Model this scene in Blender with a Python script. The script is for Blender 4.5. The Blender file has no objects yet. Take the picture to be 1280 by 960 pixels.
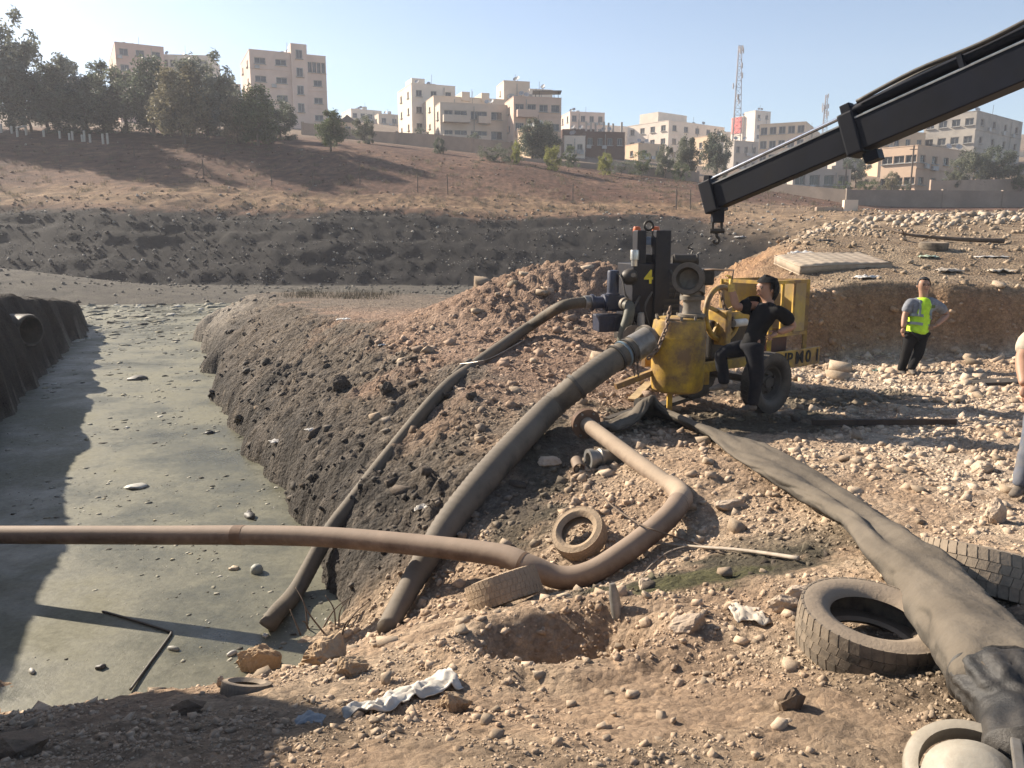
import bpy, bmesh, math, random
import numpy as np
from mathutils import Vector, Matrix

R = math.radians
scene = bpy.context.scene
COL = scene.collection
random.seed(7)
rng = np.random.default_rng(11)

# ------------------------------------------------------------------ camera
CAM_Z = 2.2
PITCH = R(10.2)
FPX = 1000.0                      # focal length in pixels of the 1280x960 photograph
cam_data = bpy.data.cameras.new('camera')
cam_data.sensor_width = 36.0
cam_data.lens = 36.0 * FPX / 1280.0
cam_data.clip_start = 0.1
cam_data.clip_end = 4000
cam = bpy.data.objects.new('camera', cam_data)
COL.objects.link(cam)
cam.location = (0, 0, CAM_Z)
cam.rotation_euler = (R(90) - PITCH, 0, 0)
scene.camera = cam

# ------------------------------------------------------------------ sky and sun
SUN_ELEV = R(29)
SUN_DIR = Vector((-0.84 * math.cos(SUN_ELEV), 0.543 * math.cos(SUN_ELEV), math.sin(SUN_ELEV))).normalized()
world = bpy.data.worlds.new('World')
scene.world = world
world.use_nodes = True
wn = world.node_tree.nodes
wl = world.node_tree.links
for n in list(wn):
    wn.remove(n)
sky = wn.new('ShaderNodeTexSky')
sky.sky_type = 'NISHITA'
sky.sun_disc = False
sky.sun_elevation = SUN_ELEV
sky.sun_rotation = math.atan2(SUN_DIR.x, SUN_DIR.y)
sky.altitude = 700
sky.air_density = 1.0
sky.dust_density = 1.3
sky.ozone_density = 1.5
bg = wn.new('ShaderNodeBackground')
bg.inputs['Strength'].default_value = 0.072
wo = wn.new('ShaderNodeOutputWorld')
wl.new(sky.outputs[0], bg.inputs[0])
wl.new(bg.outputs[0], wo.inputs[0])

sun_data = bpy.data.lights.new('sun', 'SUN')
sun_data.energy = 5.0
sun_data.angle = R(0.55)
sun_data.color = (1.0, 0.89, 0.745)
sun = bpy.data.objects.new('sun', sun_data)
COL.objects.link(sun)
sun.rotation_euler = (-SUN_DIR).to_track_quat('-Z', 'Y').to_euler()
sun.location = (-20, 10, 30)

scene.view_settings.view_transform = 'Standard'
scene.view_settings.look = 'None'
scene.view_settings.exposure = 1.25
scene.view_settings.gamma = 1.0
scene.view_settings.use_curve_mapping = False
scene.render.engine = 'CYCLES'
scene.cycles.max_bounces = 6
scene.cycles.diffuse_bounces = 3
scene.cycles.transparent_max_bounces = 12
scene.cycles.use_denoising = True

# ------------------------------------------------------------------ pixel rays
CP_, SP_ = math.cos(PITCH), math.sin(PITCH)
def ray(px, py):
    a = (px - 640.0) / FPX
    b = (480.0 - py) / FPX
    return Vector((a, CP_ + b * SP_, b * CP_ - SP_))      # per unit of depth along the lens axis
def P(px, py, D):
    r = ray(px, py)
    return Vector((r.x * D, r.y * D, CAM_Z + r.z * D))

# ------------------------------------------------------------------ noise
def _hash(ix, iy, seed):
    h = (ix.astype(np.int64) * 374761393 + iy.astype(np.int64) * 668265263 + seed * 1442695041) & 0xFFFFFFFF
    h = ((h ^ (h >> 13)) * 1274126177) & 0xFFFFFFFF
    h = (h ^ (h >> 16)) & 0xFFFFFFFF
    return h
def gnoise(x, y, seed=0):
    x = np.asarray(x, float); y = np.asarray(y, float)
    x0 = np.floor(x); y0 = np.floor(y)
    fx = x - x0; fy = y - y0
    ix = x0.astype(np.int64); iy = y0.astype(np.int64)
    u = fx * fx * fx * (fx * (fx * 6 - 15) + 10)
    v = fy * fy * fy * (fy * (fy * 6 - 15) + 10)
    def g(dx, dy):
        a = _hash(ix + dx, iy + dy, seed) * (2 * math.pi / 4294967296.0)
        return np.cos(a) * (fx - dx) + np.sin(a) * (fy - dy)
    n00 = g(0, 0); n10 = g(1, 0); n01 = g(0, 1); n11 = g(1, 1)
    return 1.5 * ((n00 * (1 - u) + n10 * u) * (1 - v) + (n01 * (1 - u) + n11 * u) * v)
def fbm(x, y, octv=4, seed=0, gain=0.5):
    t = 0; a = 1.0; f = 1.0
    for k in range(octv):
        t = t + a * gnoise(x * f + 17.3 * k, y * f - 9.1 * k, seed + k)
        a *= gain; f *= 2.07
    return t
def ridged(x, y, octv=3, seed=0):
    t = 0; a = 1.0; f = 1.0
    for k in range(octv):
        t = t + a * (1 - 2.2 * np.abs(gnoise(x * f + 31.7 * k, y * f + 5.5 * k, seed + k)))
        a *= 0.5; f *= 2.1
    return t
def ss(t):
    t = np.clip(t, 0, 1)
    return t * t * (3 - 2 * t)
def smin(a, b, k):
    h = np.clip(0.5 + 0.5 * (b - a) / k, 0, 1)
    return b * (1 - h) + a * h - k * h * (1 - h)

# ------------------------------------------------------------------ terrain model
WATER_Z = -1.4
def rbf_fit(pts, c):
    pts = np.array(pts, float)
    d = np.sqrt(((pts[:, None, :2] - pts[None, :, :2]) ** 2).sum(2) + c * c)
    n = len(pts)
    A = np.zeros((n + 3, n + 3))
    A[:n, :n] = d
    A[:n, n] = 1; A[:n, n + 1:] = pts[:, :2]
    A[n, :n] = 1; A[n + 1:, :n] = pts[:, :2].T
    A[:n, :n] -= 0.02 * np.eye(n)
    w = np.linalg.solve(A, np.concatenate([pts[:, 2], [0, 0, 0]]))
    return pts, w, c
def rbf_eval(m, X, Y):
    pts, w, c = m
    n = len(pts)
    Z = w[n] + w[n + 1] * X + w[n + 2] * Y
    for k in range(n):
        Z = Z + w[k] * np.sqrt((X - pts[k, 0]) ** 2 + (Y - pts[k, 1]) ** 2 + c * c)
    return Z
P1 = rbf_fit([
    (0, 0, .62), (-3, 0, .6), (3, 0, .6), (0, -6, .7), (-8, -4, .8), (8, -4, .7), (-20, -5, .9), (20, -5, .9),
    (-.6, 2.4, .47), (-2, 2.4, .44), (-2, 3.1, .12), (-2, 3.7, -.10), (-2.5, 4.3, -.50), (-2.5, 5, -.95), (-2.5, 5.8, -1.38), (-4.5, 2.8, .2), (-4.5, 3.6, -.15), (-4.5, 4.5, -.62), (-4.5, 5.6, -1.3),
    (-7.1, 5.8, .5), (-7.1, 2, .5), (-7.1, 4, .5), (-5.6, 4.0, .2), (-9.5, 6.5, .55), (-12, 3.5, .5), (-20, 4, .8), (-1, 3.2, .14), (-1, 3.9, -.08), (-1.2, 4.7, -.45), (-1.3, 5.5, -.85), (-1.5, 6.5, -1.35), (-.95, 6.1, -.90), (-.2, 6.9, -.45), (-.4, 7.8, -.2),
    (.3, 2.4, .49), (.3, 3.1, .19), (.3, 3.6, .05), (.3, 4.2, .02), (.35, 4.7, -.05), (.35, 5.25, -.22), (.38, 5.8, -.55), (-.1, 6.2, -.60), (-.5, 5.3, -.45), (-.3, 4.6, -.16), (.55, 6.4, -.36), (1.1, 6.1, -.30), (1.5, 6.55, -.14),
    (1.3, 2.7, .44), (2.4, 3.0, .46), (1.2, 3.6, .2), (1.1, 4.5, .06), (2.5, 4.6, .27), (1.3, 5.2, -.06), (3.2, 3.4, .5),
    (1.17, 7.8, -.07), (1.85, 7.5, .08), (4, 6.5, .15), (7, 6.5, .3), (2.3, 8, .05), (4, 9, .03), (2.6, 10.3, 0), (.7, 9.5, .12), (.3, 7.6, -.25),
    (6, 12, 0), (5, 13.8, 0), (7.5, 13.5, .1), (12, 12, .3), (12, 7, .45), (20, 6, .9), (25, 12, 1),
    (1.2, 11.0, .2), (1.6, 12.7, .52), (3.2, 12.3, .1), (-1, 10.3, .32), (-.6, 12, .45), (-2, 14, .5), (-3.5, 20, .42), (-6.3, 29.6, .2),
    (1, 16, .6), (2, 22, .3), (-1, 30, 0)], 0.5)
def PD(px, py, D):
    return tuple(P(px, py, D))
P2 = rbf_fit([PD(*q) for q in [
    (1280, 352, 15.2), (1100, 347, 15.4), (1000, 347, 15.8), (1115, 313, 17.8), (1172, 307, 18.5), (940, 312, 18), (900, 297, 20),
    (1250, 300, 20), (1000, 295, 24), (1130, 277, 27), (1280, 272, 28), (990, 290, 32), (1060, 268, 46), (960, 276, 52), (1200, 264, 60),
    (1100, 263, 80), (1280, 262, 80), (960, 240, 86), (880, 285, 66), (880, 252, 74), (880, 237, 82), (640, 276, 70), (640, 245, 76), (640, 209, 86),
    (300, 252, 72), (300, 218, 80), (300, 190, 86), (0, 250, 72), (0, 215, 80), (0, 169, 90), (150, 180, 89), (440, 262, 71), (440, 188, 90), (760, 226, 85),
    (-300, 166, 90), (1500, 262, 80), (1500, 272, 28), (1500, 345, 15.5),
    (400, 162, 150), (600, 188, 140), (150, 158, 150), (-60, 152, 150), (830, 202, 190), (760, 198, 150), (700, 204, 110), (1000, 216, 190),
    (1020, 240, 115), (1150, 240, 108), (1240, 218, 140), (1240, 200, 160), (600, 168, 220), (300, 142, 220), (900, 178, 260), (1200, 186, 220)]]
    + [(300, 320, 45), (-300, 320, 50), (0, 420, 62), (-700, 500, 30), (700, 500, 30), (0, 900, 40), (60, 20, 3), (40, 0, 1.5),
       (200, 60, 8), (-200, 80, 14), (-200, 40, 6)], 1.0)

LAND_A = np.array([(-60, 9.2), (-12, 9.2), (-7.5, 8.7), (-5.9, 7.7), (-5.2, 6.6), (-4.2, 6.1), (-3.2, 6.15), (-2.2, 6.5), (-1.62, 6.95), (-1.75, 7.7), (-2.35, 9.1), (-4.0, 12.2), (-6.9, 18.2),
                   (-9.3, 24), (-11.6, 29.6), (-11.9, 32), (-10, 34), (-5, 35), (0, 33), (3, 24), (6, 32), (10, 45), (14, 58), (20, 66), (60, 70), (400, 70), (400, -60), (-60, -60)], float)
LAND_B = np.array([(-6.0, 6.7), (-6.7, 7.6), (-7.6, 9.7), (-8.6, 12), (-11.4, 18.3), (-13.9, 24), (-16.4, 30), (-18.6, 34.8), (-20.5, 36.5), (-26, 38), (-60, 42), (-60, 6.0), (-12, 6.2)], float)
LAND_C = np.array([(-500, 68), (-120, 66), (-60, 63), (-30, 61.5), (0, 62), (10, 61), (16, 57), (22, 52), (500, 52), (500, 1200), (-500, 1200)], float)

def poly_sd(poly, X, Y):
    d2 = np.full(X.shape, 1e18)
    ins = np.zeros(X.shape, bool)
    n = len(poly)
    for i in range(n):
        x0, y0 = poly[i]; x1, y1 = poly[(i + 1) % n]
        ex, ey = x1 - x0, y1 - y0
        t = np.clip(((X - x0) * ex + (Y - y0) * ey) / (ex * ex + ey * ey), 0, 1)
        d2 = np.minimum(d2, (X - x0 - t * ex) ** 2 + (Y - y0 - t * ey) ** 2)
        if y0 != y1:
            c = ((y0 > Y) != (y1 > Y)) & (X < (x1 - x0) * (Y - y0) / (y1 - y0) + x0)
            ins ^= c
    d = np.sqrt(d2)
    return np.where(ins, d, -d)

def bump(X, Y, cx, cy, rx, ry, h, ang=0.0):
    c, s = math.cos(ang), math.sin(ang)
    u = ((X - cx) * c + (Y - cy) * s) / rx
    v = (-(X - cx) * s + (Y - cy) * c) / ry
    return h * np.exp(-(u * u + v * v))

def terrain(X, Y, detail=True):
    """height, and the masks used by the ground colour"""
    X = np.asarray(X, float); Y = np.asarray(Y, float)
    wob = 0.15 * fbm(X * 0.7, Y * 0.7, 2, 3) + 0.03 * gnoise(X * 3.1, Y * 3.1, 8)
    far = ss((Y - 10) / 30)
    wob = wob * (1 + 2.0 * far)
    sA = poly_sd(LAND_A, X, Y) + wob
    sB = poly_sd(LAND_B, X, Y) + wob
    sC = poly_sd(LAND_C, X, Y) + 1.1 * gnoise(X * .09, Y * .09, 31) + .3 * fbm(X * .45, Y * .45, 2, 33)
    # platform and terrace
    p1 = rbf_eval(P1, X, Y)
    p1 = p1 + bump(X, Y, 1.0, 16.0, 1.5, 1.5, .86) + bump(X, Y, -0.7, 15.8, 1.5, 1.4, .42) + bump(X, Y, 2.5, 15.6, 1.1, 1.1, .75)
    pr = np.sqrt(((X - .30) / .56) ** 2 + ((Y - 4.12) / .36) ** 2) + .12 * gnoise(X * 5, Y * 5, 29)
    p1 = p1 + .07 * np.exp(-((pr - 1.25) / .35) ** 2) - .42 * ss(1.45 - 1.45 * pr)      # pit in the sand
    p1 = p1 + bump(X, Y, 1.9, 4.35, .8, .4, .10) + bump(X, Y, 1.55, 6.95, .9, .7, .08)
    p2 = rbf_eval(P2, X, Y)
    fwob = 0.5 * gnoise(X * .45, Y * .45, 21) + .22 * gnoise(X * 1.4, Y * 1.4, 22)
    f1 = Y - 14.55 + fwob * .6 + .07 * np.abs(X - 7)
    f2 = X - (3.7 + (Y - 15) * .22) + fwob
    tm = ss(f1 / .55 ) * ss((f2 + 1.6) / 4.2)
    p2t = p2 + bump(X, Y, 15, 27.5, 7.5, 2.2, .12) - bump(X, Y, 22, 50, 5, 8, 1.5)
    pA = p1 * (1 - tm) + p2t * tm
    cut = tm * (1 - tm) * 4
    bankA = WATER_Z - .06 + .62 * (1 - np.exp(-np.maximum(sA, 0) / .2)) + .56 * np.maximum(sA, 0)
    zA = smin(pA, bankA, .25)
    pB = 1.55 - .075 * np.maximum(Y - 12, 0) - .0009 * np.maximum(Y - 12, 0) ** 2 + .10 * fbm(X * .5, Y * .5, 2, 5)
    pB = pB + bump(X, Y, -40, 40, 14, 10, 2.0)
    bankB = WATER_Z - .06 + 1.5 * (1 - np.exp(-np.maximum(sB, 0) / .25)) + 1.3 * np.maximum(sB, 0)
    zB = smin(pB, bankB, .2)
    bankC = WATER_Z + .62 * np.maximum(sC, 0)
    zC = smin(p2, bankC, 1.2)
    fl = WATER_Z - .7 + (.83 * ss((Y - 38) / 12)) + 1.9 * np.exp(-(((X + 40) / 13) ** 2 + ((Y - 53) / 6) ** 2)) + .35 * np.exp(-(((X + 30) / 9) ** 2 + ((Y - 49) / 5) ** 2))
    fl = fl + .5 * ss(1 + np.maximum(np.maximum(sA, sB), sC) / .8) * (Y < 45)
    z = fl
    for s_, z_ in ((sA, zA), (sB, zB), (sC, zC)):
        z = np.where(s_ > 0, np.maximum(z, z_), z)
    isA = (sA > 0) & (zA >= z - 1e-6)
    isB = (sB > 0) & (zB >= z - 1e-6) & ~isA
    isC = (sC > 0) & (zC >= z - 1e-6) & ~isA & ~isB
    bankmask = np.where(isA, ss((pA - bankA + .35) / .5), 0)
    if detail:
        nearf = np.clip(1 - (Y - 8) / 60, .15, 1)
        amp = np.where(isA, .035 + .05 * bankmask + .08 * cut, np.where(isB, .07, np.where(isC, .035, .02)))
        amp = amp * np.where(isA & (bankmask < .3), .8, 1) / (1 + np.maximum(Y - 80, 0) * .08)
        rough = fbm(X * 1.3, Y * 1.3, 3, 40) * .9 + ridged(X * 3.3, Y * 3.3, 3, 50) * np.where(isC, .1, .42)
        fine = fbm(X * 7.5, Y * 7.5, 3, 60, .6)
        lumps = np.maximum(0, gnoise(X * 4.3, Y * 4.3, 70) - .05) * ss(gnoise(X * .9, Y * .9, 71) * 2 + .2)
        lump2 = np.maximum(0, gnoise(X * 9.7, Y * 9.7, 72)) * (.4 + ss(gnoise(X * 1.7, Y * 1.7, 73) * 2 + .3))
        # downslope raking of the channel bank (the bank runs along -0.39, 0.92)
        tt = -.39 * X + .92 * Y; sn = .92 * X + .39 * Y
        rake = gnoise(tt * 4.2 + .6 * gnoise(X, Y, 75), sn * .8, 74) + .5 * gnoise(tt * 9, sn * 2.2, 76)
        z = z + amp * (rough * .55 + np.where(isC, 0, 1.1 * lumps + .8 * lump2) - .2) + np.where(isA | isB, .30 * amp * fine + (.008 + .012 * bankmask) * fine, 0)
        z = z + np.where(isA, bankmask * .026 * rake, 0)
        # spoil heap and pink slope get more lumps
        hp = np.exp(-(((X - .8) / 2.4) ** 2 + ((Y - 15.6) / 2.2) ** 2))
        z = z + hp * (.13 * ridged(X * 2.2, Y * 2.2, 3, 80) * .6 + .05 * fine)
        # long erosion streaks down the far bank
        z = z + np.where(isC & (sC < 16), .16 * gnoise(X * .05, sC * .8, 90) + .05 * gnoise(X * .5, sC * 1.1, 91) + .05 * gnoise(X * 1.1, Y * 1.1, 92), 0)
    return z, dict(sA=sA, sB=sB, sC=sC, isA=isA, isB=isB, isC=isC, bank=bankmask, tm=tm, cut=cut, p2=p2)

def H(x, y):
    z, _ = terrain(np.array([x], float), np.array([y], float))
    return float(z[0])
_TS = np.exp(np.linspace(math.log(1.6), math.log(420), 1400))
def ground_at(px, py, lift=0.0, dmin=1.6):
    """first point where the ray through a pixel of the photograph meets the ground (raised by lift)"""
    r = ray(px, py)
    ts = _TS[_TS >= dmin]
    z, _ = terrain(r.x * ts, r.y * ts)
    h = CAM_Z + r.z * ts - (z + lift)
    w = WATER_Z + lift
    h = np.minimum(h, CAM_Z + r.z * ts - w)
    k = np.argmax(h < 0)
    if not (h < 0).any():
        k = len(ts) - 1
    a, b = ts[max(k - 1, 0)], ts[k]
    h0, h1 = h[max(k - 1, 0)], h[k]
    t = b if h0 == h1 else a + (b - a) * h0 / (h0 - h1)
    return Vector((r.x * t, r.y * t, CAM_Z + r.z * t))

# ------------------------------------------------------------------ ground colour (base colours, with some light and shade painted in)
def lerp3(c0, c1, t):
    return c0 * (1 - t[..., None]) + np.array(c1) * t[..., None]
def ground_colour(X, Y, z, m):
    n1 = fbm(X * .8, Y * .8, 3, 101)
    n2 = fbm(X * 3.5, Y * 3.5, 3, 111)
    n3 = fbm(X * .12, Y * .12, 3, 121)
    c = np.zeros(X.shape + (3,)) + np.array((.125, .112, .09))              # grey mud flat
    c = lerp3(c, (.055, .05, .045), ss(.5 + n1 * .8 + n2 * .4) * .6)
    c = lerp3(c, (.27, .25, .20), ss((46 - Y) / 6) * ss(.4 + n2 + n1 * .4) * .7)
    # near platform
    A = np.zeros(X.shape + (3,)) + np.array((.385, .275, .188))
    A = lerp3(A, (.50, .385, .275), ss(.45 + n1 * .9 + n2 * .3))
    A = lerp3(A, (.27, .185, .12), ss(-.1 + n2 * .9) * .7)
    pink = ss((Y - 8.2 - .25 * X) / 2.5) * ss((3.2 - X) / 1.5) * (1 - m['tm'])
    A = lerp3(A, (.27, .175, .125), pink * .8)
    A = lerp3(A, (.38, .265, .195), pink * ss(.4 + n2) * .55)
    # trampled brownish ground close to the camera
    A = lerp3(A, (.23, .17, .115), ss((4.3 - Y) / 1.4) * ss(.55 + n1 * .7) * .8)
    rubz = ss((X - 2.2) / 2.2) * ss((Y - 4.0) / 2.0)
    A = lerp3(A, (.56, .45, .345), rubz * ss(.55 + n1 * .6 + n2 * .3) * .75)
    # wet seep by pipe, painted shade beside thick hose and trailer, darker near tyre
    for (cx, cy, rx, ry, st) in ((1.35, 5.05, .95, .55, .95), (.75, 4.95, .5, .35, .6), (2.1, 5.5, .7, .4, .6), (.35, 8.3, .35, 1.3, .9), (.1, 7.3, .3, .8, .85), (2.7, 9.6, 1.8, .8, .85), (2.2, 3.35, .7, .45, .55), (4.3, 11.2, 1.6, .9, .8), (2.0, 3.0, .9, .4, .4)):
        q = np.sqrt(((X - cx) / rx) ** 2 + ((Y - cy) / ry) ** 2)
        A = lerp3(A, (.075, .066, .047), ss((1.15 - q + n2 * .35 + n1 * .2) / .5) * st)
    q = np.sqrt(((X - 1.15) / .55) ** 2 + ((Y - 4.95) / .4) ** 2)
    A = lerp3(A, (.085, .085, .035), ss((1.1 - q + n2 * .4) / .5) * .7)
    # slope down to the channel: dark dried sludge, wetter at the toe
    dk = np.clip(1 - (m['sA'] - 1.35 - 1.0 * n1 - .06 * np.maximum(Y - 9, 0)) / 1.5, 0, 1) * ss((Y - 6.6) / 1.0) * (1 - m['tm'])
    A = lerp3(A, (.135, .110, .086), ss(dk))
    A = lerp3(A, (.066, .058, .050), ss(np.clip(1.15 - m['sA'] / 1.3 + n1 * .6, 0, 1)) * ss((Y - 6.9) / .5))
    A = lerp3(A, (.20, .17, .14), ss((n2 - .15) / .4) * ss(dk) * .45)
    A = lerp3(A, (.33, .29, .24), ss((Y - 23) / 5) * ss(1 - np.abs(m['sA'] - 1) / 1.8) * .75)  # far end of the bank painted pale as if sunlit
    A = lerp3(A, (.17, .145, .115), ss((Y - 18) / 6) * (1 - m['tm']) * ss((4 - X) / 3) * ss((m['sA'] - 2) / 2) * .8)
    # terrace
    T = np.zeros(X.shape + (3,)) + np.array((.25, .18, .118))
    T = lerp3(T, (.35, .265, .18), ss(.4 + n1))
    T = lerp3(T, (.20, .15, .105), ss(n2 * 1.1 - .1))
    T = lerp3(T, (.40, .24, .13), ss(m['cut'] * 1.3))
    T = lerp3(T, (.22, .125, .075), ss(m['cut'] * 1.3) * ss(.3 + n2 * 1.2) * .8)
    A = lerp3(A, (.36, .22, .125), ss(m['cut']) * .9)
    A = A * (1 - m['tm'][..., None]) + T * m['tm'][..., None]
    farT = ss((Y - 32) / 12)
    # far hill
    C = np.zeros(X.shape + (3,)) + np.array((.125, .066, .043))
    C = lerp3(C, (.18, .103, .066), ss(.3 + n3 * 1.4 + n1 * .5))
    C = lerp3(C, (.06, .04, .03), ss(n1 * .9 + n2 * .5 - .05) * .7)
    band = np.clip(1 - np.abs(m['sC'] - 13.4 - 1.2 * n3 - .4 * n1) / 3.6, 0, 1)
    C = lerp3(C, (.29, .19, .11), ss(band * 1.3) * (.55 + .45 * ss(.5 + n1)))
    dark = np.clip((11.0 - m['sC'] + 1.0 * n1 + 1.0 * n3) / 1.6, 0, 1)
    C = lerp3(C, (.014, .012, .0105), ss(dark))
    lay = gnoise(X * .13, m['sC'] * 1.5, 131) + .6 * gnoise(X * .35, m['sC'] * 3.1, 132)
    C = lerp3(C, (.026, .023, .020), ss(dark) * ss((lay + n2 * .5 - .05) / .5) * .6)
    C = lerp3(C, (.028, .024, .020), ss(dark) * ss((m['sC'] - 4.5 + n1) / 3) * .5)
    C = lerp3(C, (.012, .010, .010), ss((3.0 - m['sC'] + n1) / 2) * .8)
    C = lerp3(C, (.33, .235, .15), ss((X - 14) / 8) * ss((m['sC'] - 4) / 4) * .75 * ss((78 - Y) / 4))
    C = C * np.clip(1 + .45 * gnoise(X * 1.1, Y * 1.1, 135) + .5 * gnoise(X * 2.6, Y * 2.6, 136), .3, 2)[..., None]
    far2 = ss((Y - 100) / 30)
    C = lerp3(C, (.27, .21, .15), far2 * .7)
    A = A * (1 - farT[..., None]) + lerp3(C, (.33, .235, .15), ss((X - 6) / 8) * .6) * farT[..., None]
    B = np.zeros(X.shape + (3,)) + np.array((.028, .023, .019))  # left bank; base colour darkened to carry its shade
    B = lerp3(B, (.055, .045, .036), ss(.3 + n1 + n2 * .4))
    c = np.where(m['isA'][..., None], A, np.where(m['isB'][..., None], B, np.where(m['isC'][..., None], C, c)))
    c = c * (1 + .10 * n2[..., None])
    return np.clip(c, .009, .75)
# ------------------------------------------------------------------ materials
MATS = {}
def nodes_of(name):
    m = bpy.data.materials.new(name)
    m.use_nodes = True
    nt = m.node_tree
    for n in list(nt.nodes):
        nt.nodes.remove(n)
    out = nt.nodes.new('ShaderNodeOutputMaterial')
    b = nt.nodes.new('ShaderNodeBsdfPrincipled')
    nt.links.new(b.outputs[0], out.inputs[0])
    return m, nt, b
def _noise(nt, scale, detail=4, rough=.6, coord='Object'):
    tc = nt.nodes.new('ShaderNodeTexCoord')
    t = nt.nodes.new('ShaderNodeTexNoise')
    t.inputs['Scale'].default_value = scale
    t.inputs['Detail'].default_value = detail
    t.inputs['Roughness'].default_value = rough
    nt.links.new(tc.outputs[coord], t.inputs['Vector'])
    return t
def _ramp(nt, fac, stops):
    r = nt.nodes.new('ShaderNodeValToRGB')
    els = r.color_ramp.elements
    while len(els) < len(stops):
        els.new(.5)
    for e, (p, c) in zip(els, stops):
        e.position = p
        e.color = tuple(c) + (1,) if len(c) == 3 else c
    nt.links.new(fac, r.inputs[0])
    return r
def _mix(nt, fac, a, b, mode='MIX'):
    mx = nt.nodes.new('ShaderNodeMix')
    mx.data_type = 'RGBA'
    mx.blend_type = mode
    if isinstance(fac, (int, float)):
        mx.inputs[0].default_value = fac
    else:
        nt.links.new(fac, mx.inputs[0])
    for s, v in ((6, a), (7, b)):
        if isinstance(v, (tuple, list)):
            mx.inputs[s].default_value = tuple(v) + (1,) if len(v) == 3 else v
        else:
            nt.links.new(v, mx.inputs[s])
    return mx.outputs[2]
def _bump(nt, b, h, strength=.3, dist=.02):
    bp = nt.nodes.new('ShaderNodeBump')
    bp.inputs['Strength'].default_value = strength
    bp.inputs['Distance'].default_value = dist
    nt.links.new(h, bp.inputs['Height'])
    nt.links.new(bp.outputs[0], b.inputs['Normal'])
def mat(name, col, rough=.6, metal=0.0, dirt=None, dirt_amt=.45, scale=6.0, bump=.15, bdist=.01, dust=None, dust_amt=.0, spec=.4, var=.25, randomize=0.0):
    """painted, worn, dusty surface: base colour broken by noise, dirt blotches, dust lying on upward faces"""
    if name in MATS:
        return MATS[name]
    m, nt, b = nodes_of(name)
    n1 = _noise(nt, scale)
    dk = tuple(max(.004, c * (1 - var)) for c in col)
    lt = tuple(min(.95, c * (1 + var)) for c in col)
    c = _ramp(nt, n1.outputs[0], [(.3, dk), (.7, lt)]).outputs[0]
    if dirt:
        n2 = _noise(nt, scale * .45, 6, .7)
        f = _ramp(nt, n2.outputs[0], [(.5 - .22 * dirt_amt, (0, 0, 0)), (.78 - .3 * dirt_amt, (1, 1, 1))]).outputs[0]
        ml = nt.nodes.new('ShaderNodeMath'); ml.operation = 'MULTIPLY'
        nt.links.new(f, ml.inputs[0]); ml.inputs[1].default_value = min(1, dirt_amt * 1.6)
        c = _mix(nt, ml.outputs[0], c, dirt)
    if dust:
        g = nt.nodes.new('ShaderNodeNewGeometry')
        sx = nt.nodes.new('ShaderNodeSeparateXYZ')
        nt.links.new(g.outputs['Normal'], sx.inputs[0])
        n3 = _noise(nt, scale * 1.7, 5, .7)
        ad = nt.nodes.new('ShaderNodeMath'); ad.operation = 'ADD'
        nt.links.new(sx.outputs[2], ad.inputs[0]); nt.links.new(n3.outputs[0], ad.inputs[1])
        f = _ramp(nt, ad.outputs[0], [(.35, (0, 0, 0)), (1.0, (1, 1, 1))]).outputs[0]
        ml = nt.nodes.new('ShaderNodeMath'); ml.operation = 'MULTIPLY'
        nt.links.new(f, ml.inputs[0]); ml.inputs[1].default_value = dust_amt
        c = _mix(nt, ml.outputs[0], c, dust)
    if randomize:
        oi = nt.nodes.new('ShaderNodeObjectInfo')
        mr = nt.nodes.new('ShaderNodeMapRange')
        mr.inputs[3].default_value = 1 - randomize; mr.inputs[4].default_value = 1 + randomize
        nt.links.new(oi.outputs['Random'], mr.inputs[0])
        c = _mix(nt, 1.0, c, mr.outputs[0], 'MULTIPLY')
    nt.links.new(c, b.inputs['Base Color'])
    b.inputs['Roughness'].default_value = rough
    b.inputs['Metallic'].default_value = metal
    b.inputs['Specular IOR Level'].default_value = spec
    if bump:
        n4 = _noise(nt, scale * 5, 5, .65)
        _bump(nt, b, n4.outputs[0], bump, bdist)
    MATS[name] = m
    return m

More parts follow.
